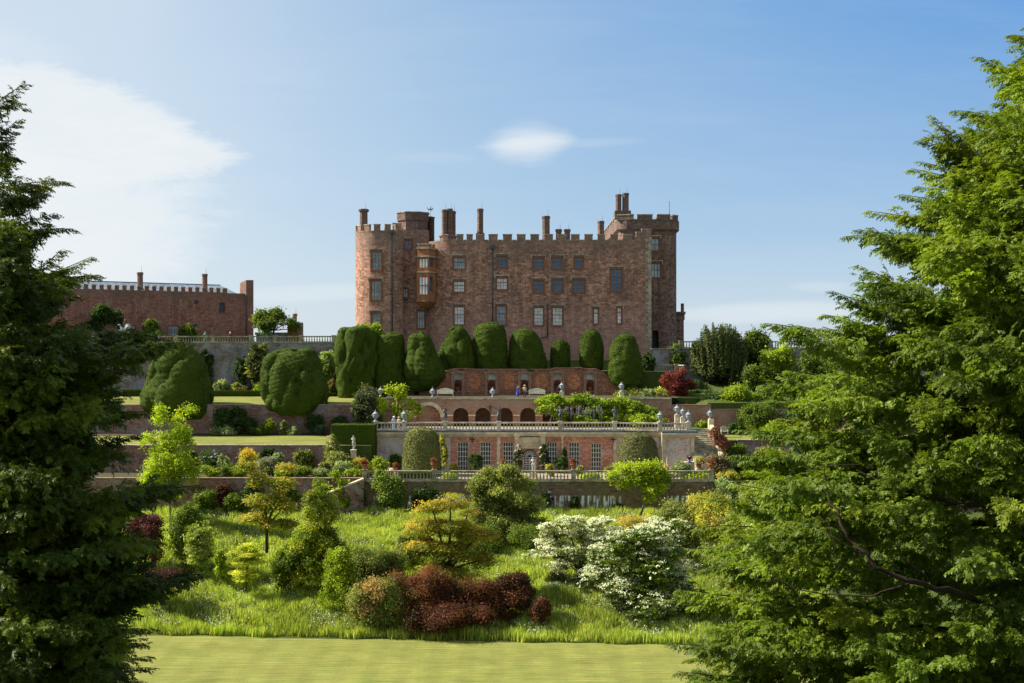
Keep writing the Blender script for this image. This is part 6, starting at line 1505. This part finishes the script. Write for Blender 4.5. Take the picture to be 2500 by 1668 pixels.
cornus('big dome of dark leaves dusted with white bracts, beside the big yew', 1590, 122, 1560, [(1580,1290,46,10,0),(1560,1310,80,14,0),(1640,1320,50,14,.5),(1540,1345,78,18,0),(1620,1350,80,18,-.5),(1500,1385,60,18,0),(1580,1390,90,22,-.8),(1660,1400,46,22,0),(1500,1430,60,20,-.4),(1570,1440,96,24,-.9),(1650,1450,50,22,-.3),(1510,1475,56,20,0),(1590,1490,90,26,-1),(1540,1530,60,24,-.8),(1620,1540,80,26,-.6),(1470,1370,40,20,.5),(1455,1410,36,18,.5)], 52000, 27000, 4, G_MID, [((.66,.72,.44),3),((.76,.72,.44),1.2),((.40,.50,.22),1.4)])
plant('yellow_shrub', 'yellow-green spiky shrub behind the big dogwood', 'shrub', 1560, 134, 1252, 78, G_YEL, 10000, .16, trunk=False, dp=.5, flat=.5)
plant('dark_shrub', 'dark green mound behind the left dogwood', 'shrub', 1478, 131, 1285, 42, G_MID, 5200, .16, trunk=False)
plant('lime_tree', 'twisted small tree with lime leaves leaning on the lowest balustrade, right', 'tree', 1560, 147, 1125, 82, G_LIME, 11000, .2, blobs=[(1520,1145,28,14,0),(1500,1165,26,10,0),(1560,1150,34,16,0),(1590,1140,28,14,0),(1550,1175,36,12,0),(1600,1165,38,22,0),(1605,1195,34,24,0),(1520,1185,22,10,0),(1625,1175,20,18,0),(1595,1215,24,14,0)], cs=.13, bark='palebark', tw=.035, ybase=1262)
plant('wall_shrub', 'leafy green shrub climbing the lowest wall under the balustrade, left', 'shrub', 950, 148.6, 1150, 44, [((.12,.19,.04),3),((.24,.28,.10),1.4),((.06,.10,.02),2)], 9000, .2, trunk=False, dp=.4)
plant('wall_climber', 'dark rose climbing the wall right of the stair flank', 'climber', 862, 149.4, 1185, 34, G_DK, 3200, .18, trunk=False, dp=.3, flowers=([((.6,.5,.5),1)], 60, .16, .3))
plant('wall_climber', 'dark climbing rose with scattered pink blooms, left of the golden maple', 'climber', 1038, 149.4, 1190, 34, G_DK, 3400, .18, trunk=False, dp=.3, flowers=([((.62,.5,.6),1)], 150, .2, .3))
plant('rhododendron', 'small pink-flowered rhododendron against the lime-streaked wall', 'flowering shrub', 1330, 148.8, 1196, 22, G_DK, 2600, .18, trunk=False, dp=.5, flowers=([((.66,.42,.56),1)], 260, .22, .3))
plant('wall_climber', 'sparse dark climber low on the wall left of the lime streaks', 'climber', 1405, 149.5, 1210, 14, G_DK, 1100, .17, trunk=False, dp=.3)
plant('wall_climber', 'low dark climber in the middle of the lime streaks', 'climber', 1507, 149.5, 1232, 20, G_DK, 1100, .17, trunk=False, dp=.3)
plant('wall_shrub', 'thin straggly shrub draped over the left stair wall', 'shrub', 828, 148.2, 1140, 24, G_BR, 2200, .2, blobs=[(815,1160,18,10,0),(835,1178,18,12,0),(825,1205,16,14,0),(840,1230,18,14,0)], trunk=True, tw=.03)
plant('wall_shrub', 'grey-green bush at the wall foot behind the golden maple, left', 'shrub', 570, 148, 1208, 30, G_MID, 3200, .2, trunk=False)
plant('wall_shrub', 'rounded green bush at the wall foot right of the lime-green tree', 'shrub', 500, 148, 1200, 34, G_MID, 3400, .2, trunk=False)
plant('wall_climber', 'dark wall plant between the two wall-foot bushes', 'climber', 545, 149.3, 1180, 34, G_DRED, 2200, .18, trunk=False, dp=.3)
plant('purple_maple', 'dark purple maple half hidden by the left yew', 'tree', 355, 132, 1250, 55, G_PURP, 8500, .16, flat=.4, ybase=1400)
plant('purple_maple', 'low spreading purple maple below the larger purple one', 'tree', 400, 123.5, 1388, 48, G_PURP, 5200, .15, blobs=[(400,1405,48,12,0),(375,1420,36,12,0),(435,1400,30,8,0)], flat=.3, ybase=1470)
plant('green_bush', 'pale leafy sapling in the meadow left of the yellow maple', 'shrub', 490, 130, 1275, 34, [((.16,.22,.05),3),((.28,.32,.10),2)], 3400, .18, trunk=True, flat=.4, cs=.2)
plant('green_bush', 'tiny yellow-green upright bush in the shaded meadow', 'shrub', 538, 128, 1335, 18, G_BR, 1900, .15, trunk=False)
plant('yellow_shrub', 'cream and yellow leafy bush right of the wall end', 'shrub', 1735, 138, 1210, 62, G_YEL, 12000, .18, trunk=False)
plant('yellow_shrub', 'bright yellow-green maple behind the big right yew', 'shrub', 1845, 132, 1270, 60, G_LIME, 10000, .17, trunk=False, flat=.4)
plant('yellow_shrub', 'soft green-gold shrub at the foot of the low right wall', 'shrub', 1850, 145, 1180, 60, [((.18,.24,.07),3),((.26,.30,.10),2)], 9000, .18, trunk=False)
plant('green_bush', 'green-gold meadow shrub in front of the cream one', 'shrub', 1680, 131, 1255, 36, G_OLV, 5200, .17, trunk=False)
plant('meadow_shrub', 'wispy grey-green shrub in the meadow left of the golden maple', 'shrub', 955, 128, 1335, 46, G_OLV, 4200, .14, trunk=False, shell=.2)


# fillers that knit the planting on the bank together
Gf = 'small shrubs scattered through the meadow'
for lb, px, D, yt, hw, pal, k in [
 ('dusky green scrub in the hollow right of the bright bush', 895, 125, 1345, 52, G_OLV, 1),
 ('pale olive thicket left of the orange and yellow maple', 1010, 131, 1290, 44, G_OLV, 1),
 ('low green scrub joining the red bushes to the golden maple', 1085, 122.5, 1400, 44, G_MID, 1),
 ('leafy undergrowth at the foot of the loose olive tree, right', 1300, 137, 1290, 60, G_MID, 1),
 ('leafy undergrowth at the foot of the loose olive tree, left', 1180, 137, 1285, 50, G_MID, 1),
 ('green fern-like shrub in the shade beside the purple maple', 455, 132, 1225, 40, G_MID, 1),
 ('olive scrub between the yellow-green spiky shrub and the wall', 1655, 140, 1225, 46, G_OLV, 1),
 ('dark undergrowth between the big dogwood and the right yew', 1720, 121, 1450, 60, G_DK, 1),
 ('light green shrub low on the bank behind the detached dark bush', 1350, 127, 1400, 30, G_OLV, .6)]:
    plant('meadow_shrub', lb, 'shrub', px, D, yt, hw, pal, int((4200+hw*60)*k), .15, trunk=False, group=Gf)
# ---- tall meadow grass and flowers
def meadow():
    rng = np.random.default_rng(31); n = 300000
    x = rng.uniform(-48, 32, n); t = rng.random(n); ed_ = np.array([edge(a) for a in x])-.45-.35*np.sin(x*1.1)*np.sin(x*.37+1); y = ed_+t*(149.7-ed_)
    z = np.array([ground(a, b) for a, b in zip(x, y)])
    cl = np.sin(x*1.7+np.sin(y*1.3)*2)+np.sin(y*1.9+x*.6)+.6*np.sin(x*4.3+y*2.1); h = .46+.16*cl+rng.uniform(0, .35, n)+.25*(t < .03); h = np.maximum(h, .15)
    a = rng.uniform(0, 3.14, n); w_ = rng.uniform(.03, .07, n); ln = rng.normal(size=(n, 2))*.16
    dx, dy = np.cos(a)*w_, np.sin(a)*w_
    V = np.stack([np.stack([x-dx, y-dy, z-.03], 1), np.stack([x+dx, y+dy, z-.03], 1), np.stack([x+ln[:, 0]+.05, y+ln[:, 1], z+h], 1)], 1)
    pal = [((.12, .165, .028), 3), ((.18, .225, .045), 2), ((.26, .28, .09), 1), ((.08, .12, .022), 2.4)]
    c = pick(rng, pal, n); pt = (np.sin(x*.45+1)+np.sin(y*.7+x*.2))*.12; c = c*(1+pt+.08*cl)[:, None]
    straw_ = (rng.random(n) < .02+.10*np.clip(np.sin(x*.3)*np.sin(y*.5), 0, 1)); c[straw_] = np.array([.34, .33, .16])
    o = np_mesh('meadow_grass', V, np.repeat(c, 3, 0), 3, M['grass']); tag(o, 'long unmown meadow grass on the bank above the lawn', 'grass', kind='stuff')
    n = 10000; x = rng.uniform(-46, 32, n*4); e = np.array([edge(a) for a in x]); y = e+.5+rng.random(n*4)**1.3*(148-e)
    m_ = np.sin(x*.5+.5)*np.sin(y*.43+x*.15)+.5*np.sin(x*1.3+y)+rng.normal(size=len(x))*.4; k = m_ > .25; x, y = x[k][:n], y[k][:n]; z = np.array([ground(a, b) for a, b in zip(x, y)])
    p = np.stack([x, y, z+rng.uniform(.45, .85, len(x))], 1); V = quads(rng, p, unit(rng.normal(size=p.shape)*.5+np.array([0, -.5, .7])), .10, 1.0)
    c = pick(rng, [((.72, .74, .70), 3), ((.60, .62, .50), 1)], len(x)); o = np_mesh('meadow_flowers', V, np.repeat(c, 4, 0), 4, M['petal']); tag(o, 'drifts of small white wild flowers in the long grass', 'wild flowers', kind='stuff')
meadow()

# ---- the two big yews that frame the view
def spray_template(rng, nl=6, L=.33):
    V = []
    for i in range(nl):
        t = (i+.4)/nl
        for s in (-1, 1):
            bl = L*.5*(1-.5*t)*rng.uniform(.75, 1.25); b = np.array([t*L, 0, -.15*t*t*L]); ang = s*rng.uniform(.5, 1.0)
            d = np.array([math.cos(ang), math.sin(ang), rng.uniform(-.9, .0)]); d /= np.linalg.norm(d); w_ = np.array([-math.sin(ang), math.cos(ang), rng.uniform(-1, 1)]); w_ *= .023/np.linalg.norm(w_)
            V.append([b, b+d*bl*.55-w_, b+d*bl, b+d*bl*.55+w_])
    V.append([np.array([0, 0, 0]), np.array([L*.6, -.02, -.06*L]), np.array([L*1.12, 0, -.24*L]), np.array([L*.6, .02, -.06*L])])
    return np.array(V)
def bigyew(label, trunk_px, D, ytop, tips, region, n_in, seed, pal, Dr=(-8, 9), dens=1.0, limbs=(), name='yew_tree', rise=.12, n_far=190):
    rng = np.random.default_rng(seed); tx = X(trunk_px, D); gz = ground(tx, D)
    o = thing(name, label, 'tree', (tx, D, gz), 'big yews framing the view')
    T = [spray_template(rng) for _ in range(6)]
    limb = MB(); zt = Z(ytop, D)-1.2; limb.tube([(tx, D, gz-.5), (tx+.2, D, gz+(zt-gz)*.35), (tx-.1, D, gz+(zt-gz)*.7), (tx, D, zt)], [.75, .55, .32, .05], 10)
    lo, hi = region; pos = []; Rm = []; col = []; sc = []
    for k, tp in enumerate(list(tips)+[None]*n_in+['far']*n_far):
        if tp == 'far':      # the side of the crown turned away from the garden
            py = rng.uniform(lo[0], lo[1]); e0 = hi(py); R_ = abs(trunk_px-e0); an = rng.uniform(-.5*math.pi, .5*math.pi); sgn = 1 if trunk_px > 1250 else -1; q_ = rng.uniform(.35, .95)
            px = trunk_px+sgn*R_*q_*abs(math.cos(an)); Dd = D+R_*D/F*q_*math.sin(an)*.8; prom = 0
        elif tp is None:
            py = rng.uniform(lo[0], lo[1]); e0 = hi(py); px = e0+(rng.random()**.8)*(min(trunk_px, 2640 if trunk_px > 0 else trunk_px)-e0)*1.05
            if trunk_px < 0: px = e0-(rng.random()**.8)*(e0+60)
            Dd = D+rng.uniform(*Dr)*(1-.4*abs(px-trunk_px)/abs(trunk_px-e0+1e-3)); prom = 0
        else: (px, py), Dd, prom = tp[:2], tp[2] if len(tp) > 2 else D+rng.uniform(-3, 3), 1
        tip = np.array(P(px, py, Dd)); dist = math.hypot(tip[0]-tx, tip[1]-D)
        z0 = min(max(tip[2]-(rise+.25*max(0, (tip[2]+2)/12))*dist+rng.uniform(-1.5, .6), gz+1), zt-.3)
        root = np.array([tx, D, z0]); dv = tip-root; Ln = np.linalg.norm(dv); d = dv/Ln; sd = np.cross(d, [0, 0, 1]); sd /= np.linalg.norm(sd)+1e-9
        m1 = root+dv*.35+sd*rng.normal()*.09*Ln+np.array([0, 0, rng.uniform(-.10, .08)*Ln]); m2 = root+dv*.75+sd*rng.normal()*.06*Ln+np.array([0, 0, rng.uniform(-.02, .10)*Ln])
        B_ = lambda t: (1-t)**3*root+3*(1-t)**2*t*m1+3*(1-t)*t**2*m2+t**3*tip
        if rng.random() < .05: limb.tube([tuple(B_(t)) for t in np.linspace(0, .93, 9)], list(np.linspace(.022*Ln**.8+.015, .01, 9)), 5)
        elif prom: limb.tube([tuple(B_(t)) for t in np.linspace(max(0, 1-2.2/Ln), 1, 5)], list(np.linspace(.02, .008, 5)), 4)
        base = (pick(rng, pal, 1)[0]*.6+pick(rng, pal, 3).mean(0)*.4)*rng.uniform(.78, 1.25); span = min(Ln*.9, 4.2 if prom else 3.4)
        npad = int((11 if prom else 9)*dens*span/3)+2
        if prom:      # slender drooping tip with twigs on both sides
            m_ = 34; tt = np.arange(m_)/m_; axl = min(2.4, Ln*.5); pts = np.array([B_(1-axl/Ln*q_) for q_ in tt]); sg = np.where(np.arange(m_) % 2, 1, -1)[:, None]
            v = unit(d*1.0+sd*sg*(.35+.65*tt[:, None])+np.array([0, 0, -.75])*(.35+.65*rng.random((m_, 1)))+rng.normal(size=(m_, 3))*.15)
            up = rng.normal(size=(m_, 3))*.3+np.array([0, 0, 1.]); e2 = unit(np.cross(up, v)); e3 = np.cross(v, e2)
            pos.append(pts); Rm.append(np.stack([v, e2, e3], 1)); col.append(base*rng.uniform(.85, 1.15, (m_, 1))); sc.append((.75+.6*tt)*rng.uniform(.85, 1.15, m_))
        for j in range(npad):
            f = j/npad if not prom else .28+.72*j/npad; t = 1-(span/Ln)*f; wsp = (.10+.55*f**.7) if not prom else (.03+.62*f)
            c = B_(t)+sd*rng.normal()*wsp+np.array([0, 0, rng.normal()*wsp*.28-.05*f]); ns = int(rng.integers(12, 21) if j > 1 else 6)
            pt = base*rng.uniform(.85, 1.2)
            side = np.sign(np.dot(c-B_(t), sd)); out = d+sd*side*min(.9, f*1.2); out /= np.linalg.norm(out)
            v = out*1.1+rng.normal(size=(ns, 3))*np.array([.55, .55, .34])+np.array([0, 0, -.5]); v[0] = out+np.array([0, 0, .02]); v = unit(v)
            q = c+v*rng.uniform(0, .28, (ns, 1))+rng.normal(size=(ns, 3))*np.array([.12, .12, .06])*(.5+f)
            up = rng.normal(size=(ns, 3))*.5+np.array([0, 0, 1.]); e2 = unit(np.cross(up, v)); e3 = np.cross(v, e2)
            pos.append(q); Rm.append(np.stack([v, e2, e3], 1)); col.append(pt*rng.uniform(.85, 1.18, (ns, 1))); sc.append(rng.uniform(.7, 1.25, ns))
    pos = np.concatenate(pos); Rm = np.concatenate(Rm); col = np.concatenate(col); sc = np.concatenate(sc); ti = rng.integers(0, 6, len(pos)); VV = []; CC = []
    for q in range(6):
        k = ti == q; t = T[q]; v = np.einsum('lvj,njk->nlvk', t, Rm[k])*sc[k][:, None, None, None]+pos[k][:, None, None, :]
        VV.append(v.reshape(-1, 3)); CC.append(np.repeat(col[k], t.shape[0]*4, 0))
    np_mesh('crown', np.concatenate(VV), np.concatenate(CC), 4, M['yew'], o)
    for pts, r0 in limbs:
        q_ = np.array([P(a, b, c) for a, b, c in pts]); tt = np.linspace(0, len(q_)-1, len(q_)*5); cc_ = np.stack([np.interp(tt, range(len(q_)), q_[:, k]) for k in range(3)], 1)+rng.normal(size=(len(tt), 3))*.045
        limb.tube([tuple(v_) for v_ in cc_], list(np.linspace(r0, r0*.2, len(tt))*rng.uniform(.85, 1.2, len(tt))), 8)
        for v_ in cc_[4::3]: limb.tube([tuple(v_), tuple(v_+np.array([rng.uniform(-.6, .1), rng.uniform(-.4, .4), rng.uniform(-.1, .5)])), tuple(v_+np.array([rng.uniform(-1.3, -.3), rng.uniform(-.6, .6), rng.uniform(-.2, .9)]))], [r0*.22, r0*.14, .008], 5)
    limb.build('trunk', M['yewbark'], o)
    print('yew', label[:20], len(pos), 'sprays')
# right yew
tipsR = [(2470,85),(2390,140),(2440,165),(2385,285),(2330,270),(2430,250),(2280,285),(2285,325),(2245,342),(2250,395),(2225,412),(2240,455),(2200,475),(2255,540),(2118,515),(2095,560),(2062,578),(2130,555),(2095,645),(2120,690),(2030,710),(2060,740),(2008,768),(1960,798),(1868,790),(2010,800),(1980,850),(1925,905),(1860,940),(1880,975),(1805,1048),(1790,1110),(1815,1125),(1850,1060),(1900,1020),
         (1790,1180),(1740,1215),(1700,1290),(1690,1340),(1720,1390),(1660,1440),(1625,1465),(1690,1480),(1640,1570),(1680,1610),(1655,1640),(1720,1650),(1760,1600)]
def edR(py):
    return float(np.interp(py, [60, 250, 290, 450, 530, 650, 720, 800, 900, 1000, 1100, 1200, 1300, 1450, 1560, 1750], [2560, 2460, 2390, 2300, 2210, 2160, 2110, 2060, 1980, 1925, 1875, 1845, 1800, 1715, 1710, 1700]))
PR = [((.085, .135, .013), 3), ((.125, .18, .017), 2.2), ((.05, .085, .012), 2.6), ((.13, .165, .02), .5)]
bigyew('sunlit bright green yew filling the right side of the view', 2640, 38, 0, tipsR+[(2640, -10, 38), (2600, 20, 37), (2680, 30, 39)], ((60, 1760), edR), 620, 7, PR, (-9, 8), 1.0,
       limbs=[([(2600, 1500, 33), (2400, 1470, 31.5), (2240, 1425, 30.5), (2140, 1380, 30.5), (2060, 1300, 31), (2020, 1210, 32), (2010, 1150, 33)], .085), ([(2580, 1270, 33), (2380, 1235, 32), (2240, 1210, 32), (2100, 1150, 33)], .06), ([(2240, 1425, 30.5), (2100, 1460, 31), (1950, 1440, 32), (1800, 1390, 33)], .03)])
# left yew
tipsL = [(61,204),(41,294),(43,388),(162,444),(110,470),(135,520),(179,559),(150,610),(215,672),(224,627),(240,671),(190,720),(377,809),(340,812),(418,832),(467,834),(395,850),(300,860),(330,905),(310,960),(365,1006),(340,1060),(389,1180),(440,1182),(491,1184),(350,1240),(389,1320),(365,1370),(498,1403),(460,1425),(425,1440),(380,1450),(370,1534),(350,1570),(365,1602),(370,1630),(340,1660)]
def edL(py):
    return float(np.interp(py, [60, 180, 300, 430, 560, 660, 760, 850, 950, 1050, 1200, 1350, 1500, 1600, 1750], [-90, -90, -80, -60, 20, 75, 140, 215, 300, 310, 330, 340, 330, 325, 320]))
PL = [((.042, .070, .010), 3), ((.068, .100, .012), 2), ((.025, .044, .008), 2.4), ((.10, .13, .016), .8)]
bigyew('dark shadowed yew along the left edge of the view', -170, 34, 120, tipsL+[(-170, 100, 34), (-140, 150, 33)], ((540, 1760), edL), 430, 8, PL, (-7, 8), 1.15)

# ================================================================== SKY, SUN, CAMERA
SUN_EL, SUN_AZ = math.radians(40), math.radians(172)     # azimuth measured from +x towards +y: left and a touch behind the castle
sd = Vector((math.cos(SUN_AZ)*math.cos(SUN_EL), math.sin(SUN_AZ)*math.cos(SUN_EL), math.sin(SUN_EL)))
L = bpy.data.lights.new('sun', 'SUN'); L.energy = 5.0; L.angle = math.radians(.53); L.color = (1, .93, .80)
lo = bpy.data.objects.new('sun', L); COL.objects.link(lo); lo.rotation_euler = (-sd).to_track_quat('-Z', 'Y').to_euler()
wd = bpy.data.worlds.new('World'); scene.world = wd; wd.use_nodes = True
t = wd.node_tree; bg = t.nodes['Background']; s = NT.__new__(NT); s.t = t; s.b = None
sky = s.n('ShaderNodeTexSky', {'sky_type': 'NISHITA', 'sun_disc': False}); sky.sun_elevation = SUN_EL; sky.sun_rotation = math.pi/2-SUN_AZ
sky.altitude = 100; sky.air_density = 1.0; sky.dust_density = .5; sky.ozone_density = 1.2
tc = s.n('ShaderNodeTexCoord'); sp = s.n('ShaderNodeSeparateXYZ', i0=tc.outputs['Generated'])
yy = s.math('MAXIMUM', sp.outputs[1], .05)
u = s.math('DIVIDE', sp.outputs[0], yy); v = s.math('DIVIDE', sp.outputs[2], yy)
cmb = s.n('ShaderNodeCombineXYZ', i0=u, i1=v)
n1 = s.noise(s.n('ShaderNodeMapping', Vector=cmb, Scale=(3.0, 7.5, 1), Rotation=(0, 0, .1)).outputs[0], 1.6, 7, .62, .5)
n2 = s.noise(s.n('ShaderNodeMapping', Vector=cmb, Scale=(2, 14, 1), Rotation=(0, 0, -.05)).outputs[0], 2.2, 6, .65, .3)
n3 = s.noise(s.n('ShaderNodeMapping', Vector=cmb, Scale=(9, 30, 1), Rotation=(0, 0, .12)).outputs[0], 2.0, 8, .72, .6)
def ell(px, py, rx, ry, rot=0, soft=1.0, dist=.5, lens=False):
    cu, cv = (px-1250)/F, (HY-py)/F
    a = s.math('SUBTRACT', u, cu); b = s.math('SUBTRACT', v, cv)
    c_, s_ = math.cos(rot), math.sin(rot)
    p = s.math('DIVIDE', s.math('ADD', s.math('MULTIPLY', a, c_), s.math('MULTIPLY', b, s_)), rx/F)
    q = s.math('DIVIDE', s.math('SUBTRACT', s.math('MULTIPLY', b, c_), s.math('MULTIPLY', a, s_)), ry/F)
    d = s.math('ADD', s.math('MULTIPLY', p, p), s.math('ABSOLUTE', q) if lens else s.math('MULTIPLY', q, q))
    d = s.math('ADD', d, s.math('ADD', s.math('MULTIPLY', s.math('SUBTRACT', n1, .5), dist*2.2), s.math('MULTIPLY', s.math('SUBTRACT', n3, .5), dist*1.6)))
    return s.n('ShaderNodeMapRange', {'interpolation_type': 'SMOOTHSTEP'}, Value=d, i1=1.0+soft*.35, i2=1.0-soft*.65, i3=0.0, i4=1.0)
fac = None
for args, am in (((20, 330, 560, 175, -.09, .36, .5, True), .95), ((40, 570, 500, 240, .0, .9, .9), .85), ((0, 110, 190, 55, -.3, 2.5, .9), .3), ((1285, 350, 120, 46, .08, 1.5, .7, True), .85), ((1430, 350, 130, 12, .05, 2.4, 1.2), .2),
                 ((1880, 762, 260, 26, .03, 1.5, .9), .5), ((760, 716, 230, 24, .05, 1.5, .9), .35), ((2010, 700, 90, 14, 0, 1.5, .8), .25), ((1070, 385, 120, 14, 0, 1.6, .9), .12)):
    m_ = s.math('MULTIPLY', ell(*args), am)
    fac = m_ if fac is None else s.math('MAXIMUM', fac, m_)
hz = s.n('ShaderNodeMapRange', Value=n2, i1=.45, i2=.8, i3=0.0, i4=.10)
fac = s.math('MAXIMUM', fac, hz)
wisp = s.ramp(n1, [(.25, .72), (.6, 1.0)]); fac = s.math('MULTIPLY', s.math('MULTIPLY', fac, wisp), s.ramp(n3, [(.25, .82), (.6, 1.0)]))
SKY = .13
tt = s.math('MULTIPLY', s.math('MULTIPLY', s.math('ADD', sp.outputs[0], .28), s.math('MAXIMUM', sp.outputs[2], 0.0)), 5.3, True)
lf = s.n('ShaderNodeMapRange', {'interpolation_type': 'SMOOTHSTEP'}, Value=sp.outputs[0], i1=.08, i2=-.42, i3=0.0, i4=1.0)
g = s.mix(lf, (1.65, 2.25, 2.85), (2.4, 2.75, 3.1)); g = s.mix(tt, g, (.25, 1.1, 2.6))
lowh = s.n('ShaderNodeMapRange', Value=sp.outputs[2], i1=.09, i2=.0, i3=0.0, i4=.6); g = s.mix(lowh, g, (2.35, 2.7, 3.1))
zenith_fill = s.n('ShaderNodeMapRange', {'interpolation_type': 'SMOOTHSTEP'}, Value=sp.outputs[2], i1=.36, i2=.7, i3=0.0, i4=1.0)
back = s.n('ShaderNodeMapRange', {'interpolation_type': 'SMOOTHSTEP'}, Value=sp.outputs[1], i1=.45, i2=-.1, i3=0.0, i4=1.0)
g = s.mix(s.math('MAXIMUM', zenith_fill, back), g, (1.7, 1.9, 2.2))  # added fill: unseen overhead and rear sky brightened to lift the shaded fronts
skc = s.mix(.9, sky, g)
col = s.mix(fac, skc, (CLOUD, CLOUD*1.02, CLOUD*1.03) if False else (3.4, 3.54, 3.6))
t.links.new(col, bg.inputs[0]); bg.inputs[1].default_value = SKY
cam = bpy.data.cameras.new('camera'); co = bpy.data.objects.new('camera', cam); COL.objects.link(co); scene.camera = co
co.location = (0, 0, 0); co.rotation_euler = (math.pi/2, 0, 0)
cam.sensor_width = 36; cam.lens = 36*F/2500; cam.shift_y = (HY-834)/2500; cam.clip_end = 20000; cam.clip_start = .1
scene.view_settings.view_transform = 'Standard'; scene.view_settings.look = 'None'; scene.view_settings.exposure = .98; scene.view_settings.gamma = 1
scene.render.engine = 'CYCLES'
scene.cycles.max_bounces = 6; scene.cycles.diffuse_bounces = 3; scene.cycles.transmission_bounces = 4; scene.cycles.transparent_max_bounces = 4
